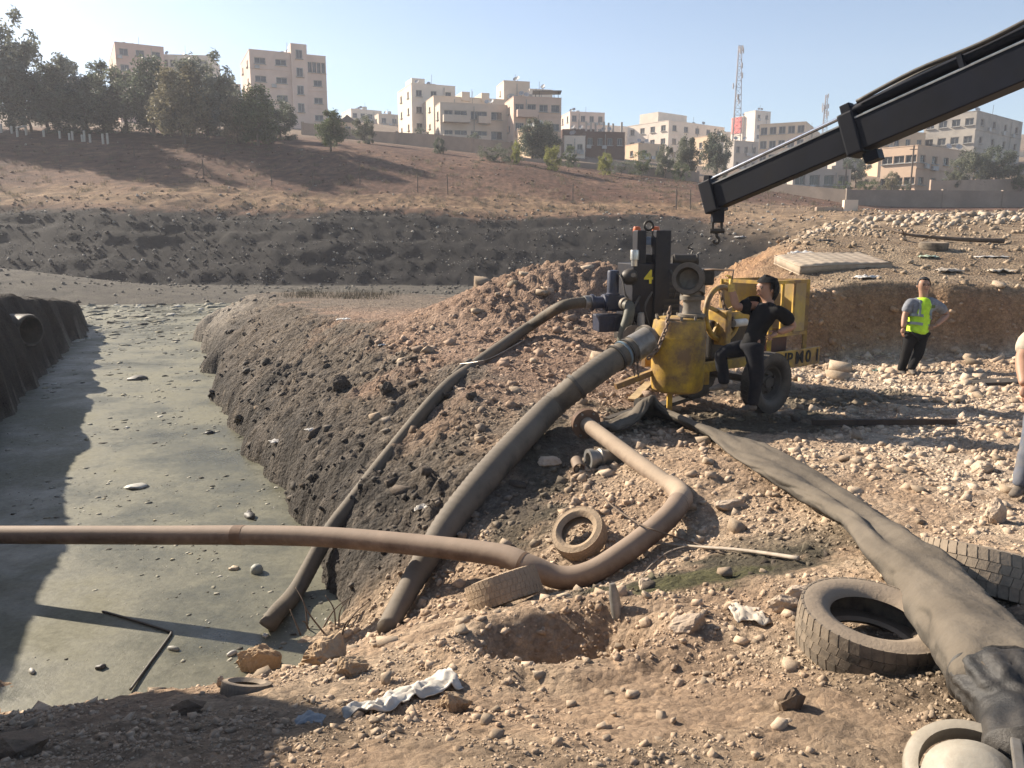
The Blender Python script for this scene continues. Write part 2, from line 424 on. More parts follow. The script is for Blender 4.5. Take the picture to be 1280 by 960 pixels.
def ground_material(name, scale_fine=55.0, strength=.55):
    m, nt, b = nodes_of(name)
    at = nt.nodes.new('ShaderNodeAttribute'); at.attribute_name = 'Col'
    n1 = _noise(nt, 9, 8, .7)
    n2 = _noise(nt, 42, 6, .7)
    v = nt.nodes.new('ShaderNodeTexVoronoi'); v.inputs['Scale'].default_value = 22
    tc = nt.nodes.new('ShaderNodeTexCoord'); nt.links.new(tc.outputs['Object'], v.inputs['Vector'])
    r1 = _ramp(nt, n1.outputs[0], [(.28, (.62, .60, .58)), (.5, (1, 1, 1)), (.75, (1.22, 1.2, 1.16))]).outputs[0]
    r2 = _ramp(nt, n2.outputs[0], [(.3, (.7, .69, .67)), (.6, (1.1, 1.1, 1.1))]).outputs[0]
    c = _mix(nt, 1.0, at.outputs['Color'], r1, 'MULTIPLY')
    c = _mix(nt, 1.0, c, r2, 'MULTIPLY')
    n0 = _noise(nt, 1.7, 6, .65)
    r0 = _ramp(nt, n0.outputs[0], [(.3, (.78, .77, .76)), (.5, (1, 1, 1)), (.72, (1.16, 1.15, 1.12))]).outputs[0]
    c = _mix(nt, 1.0, c, r0, 'MULTIPLY')
    sep = nt.nodes.new('ShaderNodeSeparateColor'); nt.links.new(v.outputs['Color'], sep.inputs[0])
    r3 = _ramp(nt, sep.outputs[0], [(.0, (.72, .71, .70)), (.6, (1, 1, 1)), (1., (1.3, 1.27, 1.22))]).outputs[0]
    c = _mix(nt, .6, c, _mix(nt, 1.0, c, r3, 'MULTIPLY'))
    nt.links.new(c, b.inputs['Base Color'])
    b.inputs['Roughness'].default_value = .93
    b.inputs['Specular IOR Level'].default_value = .2
    n3 = _noise(nt, 13, 10, .72)
    iv = nt.nodes.new('ShaderNodeMath'); iv.operation = 'MULTIPLY_ADD'
    nt.links.new(v.outputs['Distance'], iv.inputs[0]); iv.inputs[1].default_value = -.45
    nt.links.new(n3.outputs[0], iv.inputs[2])
    _bump(nt, b, iv.outputs[0], .85, .11)
    MATS[name] = m
    return m

def col_material(name, rough=.9, bump=.3, scale=30, mul=1.0):
    m, nt, b = nodes_of(name)
    at = nt.nodes.new('ShaderNodeAttribute'); at.attribute_name = 'Col'
    n1 = _noise(nt, scale, 5, .65)
    r1 = _ramp(nt, n1.outputs[0], [(.3, (.75, .74, .72)), (.7, (1.15, 1.15, 1.13))]).outputs[0]
    c = _mix(nt, 1.0, at.outputs['Color'], r1, 'MULTIPLY')
    nt.links.new(c, b.inputs['Base Color'])
    b.inputs['Roughness'].default_value = rough
    b.inputs['Specular IOR Level'].default_value = .25
    _bump(nt, b, n1.outputs[0], bump, .02)
    MATS[name] = m
    return m

# ------------------------------------------------------------------ object helpers
def tag(o, label=None, cat=None, group=None, kind=None):
    if label: o['label'] = label
    if cat: o['category'] = cat
    if group: o['group'] = group
    if kind: o['kind'] = kind
    return o
def empty(name, loc=(0, 0, 0), rz=0.0, label=None, cat=None, group=None):
    o = bpy.data.objects.new(name, None)
    o.empty_display_size = .2
    o.location = loc
    o.rotation_euler = (0, 0, rz)
    COL.objects.link(o)
    return tag(o, label, cat, group)
def link(name, me, parent=None, m=None, smooth=False):
    o = bpy.data.objects.new(name, me)
    COL.objects.link(o)
    if m is not None and not me.materials:
        me.materials.append(m)
    if smooth:
        me.shade_smooth()
    if parent is not None:
        o.parent = parent
        o.matrix_parent_inverse = Matrix.Identity(4)
    return o
class MB:
    """collects simple solids into one mesh"""
    def __init__(s):
        s.v = []; s.f = []
    def add(s, vs, fs):
        k = len(s.v)
        s.v += [tuple(v) for v in vs]
        s.f += [tuple(i + k for i in f) for f in fs]
        return s
    def box(s, c, size, rot=None, bev=0.0):
        hx, hy, hz = size[0] / 2, size[1] / 2, size[2] / 2
        c = Vector(c)
        M = rot if rot is not None else Matrix.Identity(3)
        if bev <= 0:
            vs = [c + M @ Vector((x * hx, y * hy, z * hz)) for x in (-1, 1) for y in (-1, 1) for z in (-1, 1)]
            return s.add(vs, [(0, 1, 3, 2), (4, 6, 7, 5), (0, 4, 5, 1), (2, 3, 7, 6), (0, 2, 6, 4), (1, 5, 7, 3)])
        bm = bmesh.new()
        bmesh.ops.create_cube(bm, size=1)
        bmesh.ops.scale(bm, vec=size, verts=bm.verts)
        bmesh.ops.bevel(bm, geom=bm.edges[:], offset=bev, segments=2, affect='EDGES', profile=.6)
        bm.verts.index_update()
        vs = [c + M @ v.co for v in bm.verts]
        fs = [tuple(v.index for v in f.verts) for f in bm.faces]
        bm.free()
        return s.add(vs, fs)
    def beam(s, a, b, w, h=None, up=(0, 0, 1), bev=0.0):
        a, b = Vector(a), Vector(b)
        h = h or w
        d = b - a
        y = d.normalized()
        u = Vector(up)
        if abs(y.dot(u)) > .98:
            u = Vector((1, 0, 0))
        x = y.cross(u).normalized()
        z = x.cross(y)
        M = Matrix((x, y, z)).transposed()
        return s.box((a + b) / 2, (w, d.length, h), M, bev)
    def tube(s, pts, r, n=12, caps=True, radii=None, flat=None):
        pts = [Vector(p) for p in pts]
        k0 = len(s.v)
        N = len(pts)
        prev = None
        vs = []
        for i, p in enumerate(pts):
            t = (pts[min(i + 1, N - 1)] - pts[max(i - 1, 0)])
            t = t.normalized() if t.length > 1e-9 else Vector((0, 0, 1))
            if prev is None:
                u = Vector((0, 0, 1)) if abs(t.z) < .9 else Vector((1, 0, 0))
                x = t.cross(u).normalized()
            else:
                x = (prev - t * prev.dot(t)).normalized()
            prev = x
            y = x.cross(t)
            rr = radii[i] if radii is not None else r
            for j in range(n):
                a = 2 * math.pi * j / n
                vs.append(p + x * (rr * math.cos(a)) + y * (rr * math.sin(a)))
        fs = []
        for i in range(N - 1):
            for j in range(n):
                j2 = (j + 1) % n
                fs.append((i * n + j, i * n + j2, (i + 1) * n + j2, (i + 1) * n + j))
        if caps:
            fs.append(tuple(range(n))[::-1])
            fs.append(tuple((N - 1) * n + j for j in range(n)))
        return s.add(vs, fs)
    def cyl(s, a, b, r, n=16, r2=None):
        return s.tube([a, b], r, n, True, [r, r if r2 is None else r2])
    def lathe(s, prof, origin=(0, 0, 0), axis=(0, 0, 1), n=24, closed=False):
        """prof: list of (radius, height along axis)"""
        o = Vector(origin); z = Vector(axis).normalized()
        u = Vector((0, 0, 1)) if abs(z.z) < .9 else Vector((1, 0, 0))
        x = z.cross(u).normalized(); y = z.cross(x)
        vs = []
        for (r, h) in prof:
            for j in range(n):
                a = 2 * math.pi * j / n
                vs.append(o + z * h + x * (r * math.cos(a)) + y * (r * math.sin(a)))
        fs = []
        m = len(prof)
        for i in range(m if closed else m - 1):
            i2 = (i + 1) % m
            for j in range(n):
                j2 = (j + 1) % n
                fs.append((i * n + j, i2 * n + j, i2 * n + j2, i * n + j2))
        return s.add(vs, fs)
    def mesh(s, name):
        me = bpy.data.meshes.new(name)
        me.from_pydata(s.v, [], s.f)
        bm = bmesh.new(); bm.from_mesh(me)
        bmesh.ops.recalc_face_normals(bm, faces=bm.faces[:])
        bm.to_mesh(me); bm.free()
        me.update()
        return me
    def build(s, name, m=None, parent=None, smooth=False, angle=None, offset=None):
        if offset is not None:
            o = Vector(offset)
            s.v = [tuple(Vector(v) - o) for v in s.v]
        me = s.mesh(name)
        o = link(name, me, parent, m, smooth)
        if smooth and angle:
            try:
                me.set_sharp_from_angle(angle=R(angle))
            except Exception:
                pass
        return o
def np_mesh(name, V, F, cols=None, smooth=False):
    me = bpy.data.meshes.new(name)
    V = np.asarray(V, np.float32); F = np.asarray(F, np.int32)
    me.vertices.add(len(V)); me.vertices.foreach_set('co', V.ravel())
    k = F.shape[1]
    me.loops.add(F.size); me.loops.foreach_set('vertex_index', F.ravel())
    me.polygons.add(len(F))
    me.polygons.foreach_set('loop_start', np.arange(0, F.size, k, dtype=np.int32))
    me.polygons.foreach_set('loop_total', np.full(len(F), k, np.int32))
    if smooth:
        me.polygons.foreach_set('use_smooth', np.ones(len(F), bool))
    if cols is not None:
        at = me.attributes.new('Col', 'FLOAT_COLOR', 'POINT')
        c4 = np.ones((len(V), 4), np.float32); c4[:, :3] = cols
        at.data.foreach_set('color', c4.ravel())
    me.update(calc_edges=True)
    return me
def catmull(pts, per=8):
    pts = [Vector(p) for p in pts]
    out = []
    n = len(pts)
    for i in range(n - 1):
        p0 = pts[max(i - 1, 0)]; p1 = pts[i]; p2 = pts[i + 1]; p3 = pts[min(i + 2, n - 1)]
        for k in range(per):
            t = k / per
            out.append(.5 * ((2 * p1) + (-p0 + p2) * t + (2 * p0 - 5 * p1 + 4 * p2 - p3) * t * t + (-p0 + 3 * p1 - 3 * p2 + p3) * t ** 3))
    out.append(pts[-1])
    return out

# ------------------------------------------------------------------ the ground sheet
def axis_samples(lo, hi, step):
    out = [0.0]
    while out[-1] < hi:
        out.append(out[-1] + step(out[-1]))
    neg = [0.0]
    while neg[-1] > lo:
        neg.append(neg[-1] - step(-neg[-1]))
    return np.array(neg[:0:-1] + out)
def xstep(x):
    if x < 4: return .045
    if x < 14: return .045 + (x - 4) * .012
    if x < 60: return .165 + (x - 14) * .016
    return .9 + (x - 60) * .09
xs = axis_samples(-620, 620, xstep)
ys = [-40.0]
def ystep(y):
    if y < 1.5: return max(.06, min(3.0, (1.9 - y) * .25))
    if y < 9: return .042
    if y < 16: return .042 + (y - 9) * .004
    if y < 60: return .07 + (y - 16) * .0055
    if y < 95: return .3
    return .3 + (y - 95) * .05
while ys[-1] < 1000:
    ys.append(ys[-1] + ystep(ys[-1]))
ys = np.array(ys)
GX, GY = np.meshgrid(xs, ys)
GZ, GM = terrain(GX, GY)
GC = ground_colour(GX, GY, GZ, GM)
ny, nx = GX.shape
idx = np.arange(ny * nx).reshape(ny, nx)
F = np.stack([idx[:-1, :-1], idx[:-1, 1:], idx[1:, 1:], idx[1:, :-1]], -1).reshape(-1, 4)
V = np.stack([GX, GY, GZ], -1).reshape(-1, 3)
M_ground = ground_material('soil')
ground = link('ground', np_mesh('ground', V, F, GC.reshape(-1, 3), True), None, M_ground)
tag(ground, 'dry tan and brown excavated earth around the channel', 'ground', kind='structure')
print('ground verts', len(V))

# ------------------------------------------------------------------ water
def water_material():
    m, nt, b = nodes_of('scummy_water')
    n1 = _noise(nt, .42, 8, .7)
    n2 = _noise(nt, 14, 6, .75)
    n3 = _noise(nt, 3.2, 5, .6)
    c = _ramp(nt, n1.outputs[0], [(.25, (.085, .083, .058)), (.45, (.130, .125, .088)), (.6, (.165, .157, .110)), (.8, (.19, .18, .132))]).outputs[0]
    r2 = _ramp(nt, n2.outputs[0], [(.35, (.72, .72, .70)), (.7, (1.2, 1.2, 1.18))]).outputs[0]
    c = _mix(nt, 1.0, c, r2, 'MULTIPLY')
    fl = _ramp(nt, n2.outputs[0], [(.68, (0, 0, 0)), (.74, (1, 1, 1))]).outputs[0]
    c = _mix(nt, fl, c, (.24, .225, .18))
    nt.links.new(c, b.inputs['Base Color'])
    rr = _ramp(nt, n1.outputs[0], [(.34, (.2, .2, .2)), (.48, (.5, .5, .5)), (.62, (.85, .85, .85))]).outputs[0]
    nt.links.new(rr, b.inputs['Roughness'])
    b.inputs['Specular IOR Level'].default_value = .26
    _bump(nt, b, n2.outputs[0], .3, .02)
    return m
M_water = water_material()
w = MB()
w.add([(-30, 4.5, WATER_Z), (3, 4.5, WATER_Z), (3, 58, WATER_Z), (-45, 58, WATER_Z)], [(0, 1, 2, 3)])
water = w.build('water', M_water)
tag(water, 'grey green scum covered sewage water in the dug channel', 'water', kind='structure')
# ------------------------------------------------------------------ stones and rubble
def hull_rock(n, seed, flat=1.0):
    r = random.Random(seed)
    bm = bmesh.new()
    for _ in range(n):
        v = Vector((r.gauss(0, 1), r.gauss(0, 1), r.gauss(0, 1))).normalized() * r.uniform(.70, 1.15)
        bm.verts.new((v.x, v.y * r.uniform(.75, 1.0), v.z * flat))
    res = bmesh.ops.convex_hull(bm, input=bm.verts[:])
    bad = [e for e in res.get('geom_interior', []) if isinstance(e, bmesh.types.BMVert)] + [e for e in res.get('geom_unused', []) if isinstance(e, bmesh.types.BMVert)]
    if bad:
        bmesh.ops.delete(bm, geom=list(set(bad)), context='VERTS')
    bmesh.ops.recalc_face_normals(bm, faces=bm.faces[:])
    bmesh.ops.triangulate(bm, faces=bm.faces[:])
    bm.verts.index_update()
    V = np.array([v.co[:] for v in bm.verts]); Fc = np.array([[v.index for v in f.verts] for f in bm.faces])
    bm.free()
    return V, Fc
def block_rock(seed, n_extra=3):
    r = random.Random(seed)
    bm = bmesh.new()
    for x in (-1, 1):
        for y in (-1, 1):
            for z in (-1, 1):
                if r.random() < .12: continue
                bm.verts.new((x * r.uniform(.35, 1.0), y * r.uniform(.3, .85), z * r.uniform(.25, .75)))
    for _ in range(n_extra):
        bm.verts.new((r.uniform(-1, 1), r.uniform(-.8, .8), r.uniform(-.7, .7)))
    bmesh.ops.convex_hull(bm, input=bm.verts[:])
    loose = [v for v in bm.verts if not v.link_faces]
    if loose: bmesh.ops.delete(bm, geom=loose, context='VERTS')
    bmesh.ops.recalc_face_normals(bm, faces=bm.faces[:])
    bmesh.ops.triangulate(bm, faces=bm.faces[:])
    bm.verts.index_update()
    V = np.array([v.co[:] for v in bm.verts]); Fc = np.array([[v.index for v in f.verts] for f in bm.faces])
    bm.free()
    return V, Fc
def rand_rots(n, g):
    q = g.normal(size=(n, 4)); q /= np.linalg.norm(q, axis=1)[:, None]
    w, x, y, z = q.T
    return np.stack([np.stack([1 - 2 * (y * y + z * z), 2 * (x * y - z * w), 2 * (x * z + y * w)], -1),
                     np.stack([2 * (x * y + z * w), 1 - 2 * (x * x + z * z), 2 * (y * z - x * w)], -1),
                     np.stack([2 * (x * z - y * w), 2 * (y * z + x * w), 1 - 2 * (x * x + y * y)], -1)], 1)
PEB = [block_rock(100 + k, 1) for k in range(14)]
def scatter_mesh(name, pos, size, cols, g, variants=PEB, squash=.8):
    """one mesh of many small stones"""
    Vs, Fs, Cs = [], [], []
    k0 = 0
    n = len(pos)
    pick = g.integers(0, len(variants), n)
    rot = rand_rots(n, g)
    for k, (bv, bf) in enumerate(variants):
        ii = np.nonzero(pick == k)[0]
        if not len(ii):
            continue
        W = np.einsum('nij,vj->nvi', rot[ii], bv)
        W[..., 2] *= squash
        W = W * size[ii][:, None, None] + pos[ii][:, None, :]
        m = len(bv)
        Ff = bf[None] + (np.arange(len(ii)) * m)[:, None, None] + k0
        Vs.append(W.reshape(-1, 3)); Fs.append(Ff.reshape(-1, 3)); Cs.append(np.repeat(cols[ii], m, 0))
        k0 += len(ii) * m
    return np_mesh(name, np.concatenate(Vs), np.concatenate(Fs), np.concatenate(Cs))
M_gravel = col_material('gravel_stone', .92, .35, 40)
g = np.random.default_rng(5)
def gravel_zone(n, dlo, dhi, smin, smax, seed, powr=2.2):
    g = np.random.default_rng(seed)
    Dd = np.exp(g.uniform(math.log(dlo), math.log(dhi), n))
    X = g.uniform(-.80, .80, n) * Dd; Y = Dd
    z, m = terrain(X, Y)
    c = ground_colour(X, Y, z, m)
    patch = fbm(X * .9, Y * .9, 2, 301) + .6 * gnoise(X * 3, Y * 3, 303)
    dens = .38 + .75 * patch
    dens += .9 * np.exp(-(((X - 1.1) / .8) ** 2 + ((Y - 7.0) / 1.0) ** 2))          # gravel heap beside the pipe
    dens += .7 * ss(1 - np.abs(m['sA'] - .9) / .9) * (Y < 7.5) * (X < 0)              # crumbly rim above the water
    dens += .6 * ss((X - 2.5) / 2) * ss((Y - 4.5) / 2) * (1 - m['tm'])
    dens -= .45 * m['bank'] * (m['sA'] < 1.5)
    wet = c.mean(1) < .1  # any dark ground, painted shade included
    dens[wet] *= .5
    ok = (g.uniform(size=n) < dens) & (z > WATER_Z + .03) & (m['isA'] | m['isB']) & ~m['isC']
    X, Y, z, c, Dd = X[ok], Y[ok], z[ok], c[ok], Dd[ok]
    u = g.uniform(size=len(X))
    size = .82 * smin * (1 - u * (1 - (smin / smax) ** powr)) ** (-1 / powr) * Dd
    t = g.uniform(size=len(X))[:, None]
    pale = np.array((.52, .42, .32))
    mixf = np.where(c.mean(1) < .16, .12, .38)[:, None] * t
    col = c * g.uniform(.8, 1.25, len(X))[:, None] * (1 - mixf) + pale * mixf
    return np.stack([X, Y, z + size * .02], 1), size, col
pos, size, colr = gravel_zone(64000, 2.0, 15, .0018, .013, 6, 2.0)
p2_, s2_, c2_ = gravel_zone(30000, 2.0, 5.2, .0011, .0045, 8, 2.4)
pos = np.concatenate([pos, p2_]); size = np.concatenate([size, s2_]); colr = np.concatenate([colr, c2_ * .92])
gravel = link('gravel', scatter_mesh('gravel', pos, size, colr, g), ground, M_gravel)
gravel['kind'] = 'stuff'

g2 = np.random.default_rng(17)
n = 26000
Dd = np.exp(g2.uniform(math.log(6.8), math.log(34), n)); X = g2.uniform(-.62, .12, n) * Dd; Y = Dd
z, m = terrain(X, Y)
dn = .28 * np.clip(1.2 - m['sA'] / 2.2, 0, 1) * (.15 + .9 * ss(.5 + fbm(X * 1.1, Y * 1.1, 2, 311)))
ok = m['isA'] & (m['sA'] < 3.2) & (z > WATER_Z - .02) & (g2.uniform(size=n) < dn) & (Y > 7.2)
X, Y, z = X[ok], Y[ok], z[ok]
mm = {k: (v[ok] if isinstance(v, np.ndarray) else v) for k, v in m.items()}
size = (.0020 + .0070 * g2.uniform(size=len(X)) ** 4.5) * np.minimum(Y, 16)
colr = ground_colour(X, Y, z, mm) * g2.uniform(.6, 1.35, len(X))[:, None]
clods = link('clods', scatter_mesh('clods', np.stack([X, Y, z + size * .1], 1), size, colr, g2, [hull_rock(10, 600 + k, .85) for k in range(8)], .9), ground, M_gravel)
clods['kind'] = 'stuff'
# rocks and rubbish strewn over the far bank and hillside
n = 42000
X = g2.uniform(-62, 40, n); Y = np.where(g2.uniform(size=n) < .65, g2.uniform(60, 75, n), g2.uniform(72, 94, n))
z, m = terrain(X, Y)
ok = m['isC'] & (g2.uniform(size=n) < (.45 + .5 * gnoise(X * .3, Y * .3, 321)) * np.where(m['sC'] > 11, .45, .8))
X, Y, z = X[ok], Y[ok], z[ok]
mm = {k: v[ok] for k, v in m.items()}
size = .035 + .15 * g2.uniform(size=len(X)) ** 6
colr = ground_colour(X, Y, z, mm) * g2.uniform(.5, 1.6, len(X))[:, None]
pl = g2.uniform(size=len(X)) < np.where(mm['sC'] < 12, .30, .10)
colr[pl] = np.array((.34, .31, .27)) * g2.uniform(.6, 1.2, pl.sum())[:, None]
far_rubble = link('hillside_rubble', scatter_mesh('hillside_rubble', np.stack([X, Y, z + size * .2], 1), size, colr, g2), ground, M_gravel)
far_rubble['kind'] = 'stuff'
n = 6000
X = g2.uniform(-48, 6, n); Y = g2.uniform(33, 63, n)
z, m = terrain(X, Y)
ok = (z > WATER_Z) & ~m['isC'] & (g2.uniform(size=n) < .5 + .6 * gnoise(X * .25, Y * .5, 351)) & (X < 2)
X, Y, z = X[ok], Y[ok], z[ok]; mm = {k: v[ok] for k, v in m.items()}
size = .03 + .13 * g2.uniform(size=len(X)) ** 4
colr = ground_colour(X, Y, z, mm) * g2.uniform(.5, 1.9, len(X))[:, None]
mudr = link('mudflat_rubble', scatter_mesh('mudflat_rubble', np.stack([X, Y, z + size * .2], 1), size, colr, g2), ground, M_gravel)
mudr['kind'] = 'stuff'
# stones and rubbish on the terrace and the pale rubble heap below the long wall
n = 9000
Dd = np.exp(g2.uniform(math.log(15.2), math.log(60), n)); X = g2.uniform(.22, .80, n) * Dd; Y = Dd
z, m = terrain(X, Y)
heapm = np.exp(-(((X - 15) / 9) ** 2 + ((Y - 27.5) / 3.2) ** 2)) + np.exp(-(((X - 23) / 7) ** 2 + ((Y - 34) / 5) ** 2))
ok = (m['tm'] > .9) & (g2.uniform(size=n) < .22 + .3 * gnoise(X * .5, Y * .5, 331) + 1.3 * heapm)
X, Y, z, heapm = X[ok], Y[ok], z[ok], heapm[ok]
mm = {k: v[ok] for k, v in m.items()}
size = Y * (.0013 + .0035 * g2.uniform(size=len(X)) ** 3) * (1 + .5 * heapm)
t = np.clip(heapm * 1.1 + .25, 0, 1)[:, None] * g2.uniform(.3, 1, len(X))[:, None]
colr = ground_colour(X, Y, z, mm) * (1 - t) + np.array((.52, .43, .34)) * t
ter = link('terrace_rubble', scatter_mesh('terrace_rubble', np.stack([X, Y, z + size * .3 + .0 * heapm], 1), size, colr * g2.uniform(.75, 1.2, len(X))[:, None], g2), ground, M_gravel)
ter['kind'] = 'stuff'

# individually visible stones, parts of the ground
STONES = []
for k in range(14):
    v, f = block_rock(400 + k, 4)
    STONES.append(np_mesh('stone', v, f))
M_stone = mat('limestone', (.40, .315, .225), .92, 0, (.24, .165, .11), .4, 3.0, .35, .05, None, 0, .2, .2, .32)
M_stone_dark = mat('dark_clod', (.115, .092, .072), .95, 0, (.06, .05, .042), .5, 3.0, .4, .05, None, 0, .15, .25, .3)
for me in STONES:
    me.materials.append(M_stone)
STONES_D = [me.copy() for me in STONES]
for me in STONES_D:
    me.materials.clear(); me.materials.append(M_stone_dark)
def put_stone(x, y, s, r, dark=False, parent=ground, sink=.25, name='stone'):
    me = r.choice(STONES_D if dark else STONES)
    o = bpy.data.objects.new(name, me)
    COL.objects.link(o)
    o.parent = parent
    sx = s * r.uniform(.8, 1.35); sy = s * r.uniform(.75, 1.1); sz = s * r.uniform(.55, .9)
    o.scale = (sx, sy, sz)
    o.rotation_euler = (r.uniform(-.35, .35), r.uniform(-.35, .35), r.uniform(0, 6.28))
    o.location = (x, y, H(x, y) + sz * (.75 - sink - .25))
    return o
rs = random.Random(21)
cnt = 0
while cnt < 285:
    D = math.exp(rs.uniform(math.log(2.6), math.log(16)))
    x = rs.uniform(-.70, .70) * D
    z, m = terrain(np.array([x]), np.array([D]))
    if z[0] < WATER_Z + .05 or not m['isA'][0]:
        continue
    if abs(x - 6.9) < .7 and 12.4 < D < 14.2:
        continue
    bank = m['bank'][0] > .5 or (m['sA'][0] < 2.2 and D > 7.5)
    if bank and rs.random() < .35:
        continue
    c = ground_colour(np.array([x]), np.array([D]), z, m)[0].mean()
    s = D * min(.016, .0055 * rs.paretovariate(2.6))
    put_stone(x, D, s, rs, c < .15 and rs.random() < .85)
    cnt += 1

ROCK_ME = []
def rock(px, py, w_px, label, colour='pale', aspect=(1, .8, .7), seed=0, rz=0.0, tilt=0.0, group=None):
    """one large rock, its size read from its width in pixels at the distance of the ground it lies on"""
    p = ground_at(px, py)
    D = p.y
    s = w_px / FPX * D * .62
    r = random.Random(seed + 900)
    bm = bmesh.new()
    for _ in range(26):
        v = Vector((r.gauss(0, 1), r.gauss(0, 1), r.gauss(0, 1))).normalized() * r.uniform(.8, 1.05)
        bm.verts.new(v)
    res = bmesh.ops.convex_hull(bm, input=bm.verts[:])
    loose = [v for v in bm.verts if not v.link_faces]
    if loose:
        bmesh.ops.delete(bm, geom=loose, context='VERTS')
    bmesh.ops.triangulate(bm, faces=bm.faces[:])
    bmesh.ops.subdivide_edges(bm, edges=bm.edges[:], cuts=1, use_grid_fill=True)
    bmesh.ops.subdivide_edges(bm, edges=bm.edges[:], cuts=2, use_grid_fill=True)
    rough_ = .9 if colour == 'sand' else .5
    Q = np.array([v.co[:] for v in bm.verts])
    nn_ = gnoise(Q[:, 0] * 2.1 + seed, Q[:, 1] * 2.1 + Q[:, 2] * 1.7, 77) + rough_ * fbm(Q[:, 0] * 5 + seed + Q[:, 2] * 2, Q[:, 1] * 5 - Q[:, 2] * 4, 3, 78, .65)
    for v, k_ in zip(bm.verts, nn_):
        v.co = Vector((v.co.x * aspect[0] * s, v.co.y * aspect[1] * s, v.co.z * aspect[2] * s)) * (1 + .12 * k_)
    bmesh.ops.recalc_face_normals(bm, faces=bm.faces[:])
    me = bpy.data.meshes.new('rock'); bm.to_mesh(me); bm.free()
    m = {'pale': mat('pale_rock', (.50, .40, .30), .9, 0, (.30, .21, .14), .5, 9, .5, .02, None, 0, .2, .15),
         'sand': mat('sandy_clod', (.43, .315, .20), .95, 0, (.26, .175, .11), .5, 9, .6, .03, None, 0, .15, .18),
         'brown': mat('brown_rock', (.19, .135, .09), .92, 0, (.10, .075, .055), .5, 9, .5, .02, None, 0, .2, .2),
         'dark': mat('dark_rock', (.10, .082, .065), .95, 0, (.05, .045, .04), .5, 9, .5, .02, None, 0, .2, .2)}[colour]
    o = link('rock', me, None, m)
    o.location = (p.x, p.y + s * .3, H(p.x, p.y + s * .3) + s * aspect[2] * .35)
    o.rotation_euler = (tilt, tilt * .6, rz)
    return tag(o, label, 'rock', group)
rock(688, 582, 30, 'flat pale limestone rock beside the thick ribbed hose', 'pale', (1, .8, .45), 1, .4)
rock(1247, 655, 36, 'upright pale limestone block on the rubble near the worker boots', 'pale', (.7, .6, 1.2), 2, .2)
rock(990, 885, 38, 'single brown angular rock on damp ground left of the white coupling', 'brown', (1, .9, 1.0), 3, .7, .2)
rock(566, 888, 44, 'pointed sandy rock beside the end of the white plastic sheet', 'sand', (1, .7, 1.0), 4, .2, .3)
rock(325, 838, 58, 'large crumbly sandy clod leaning on the rim above the water', 'sand', (1, .7, .8), 5, .5, .35)
rock(405, 826, 66, 'widest crumbly sandy clod beside the twigs at the water edge', 'sand', (1, .8, .75), 6, 1.4, .1)
rock(438, 842, 40, 'crumbly sandy clod between the widest clod and the white plastic sheet', 'sand', (1, .8, .7), 16, .3, .1)
rock(275, 858, 14, 'small upright pale stone beside the half buried tyre at the water', 'pale', (.6, .5, 1.4), 7, .2)
rock(915, 638, 42, 'long pale stone on the rim of the dark muddy seep', 'pale', (1.1, .45, .35), 8, .25)
rock(985, 762, 46, 'pale flat stone touching the left side of the big tyre', 'pale', (1, .6, .5), 9, .1)
rock(1003, 748, 40, 'pale stone wedged behind the big tyre', 'pale', (1, .5, .5), 10, .3)
rock(862, 788, 50, 'pale crumbly rock on the right rim of the sand pit', 'pale', (1, .7, .55), 11, .5)
rock(806, 735, 24, 'small pale rock on the dark muddy seep below the pipe elbow', 'pale', (1, .7, .6), 12, .9)
rock(1232, 590, 34, 'whitish rock lying on the bright rubble behind the grey flat hose', 'pale', (1, .7, .5), 13, .9)
rock(235, 890, 40, 'dark rounded boulder in the shade of the foreground rim', 'brown', (1, .8, .6), 14, .3)
rock(15, 945, 70, 'grey boulder in deep shade in the foreground corner', 'brown', (1, .8, .5), 15, .3)
rock(590, 500, 14, 'small dark clod on the slope beside the thin hose', 'dark', (1, .8, .9), 18, .3)
rock(425, 487, 22, 'dark lump standing out halfway up the channel slope', 'dark', (1, .8, 1.0), 19, .3)
rock(483, 492, 20, 'dark lump beside the pale streak on the channel slope', 'dark', (1, .8, .9), 20, 1.3)

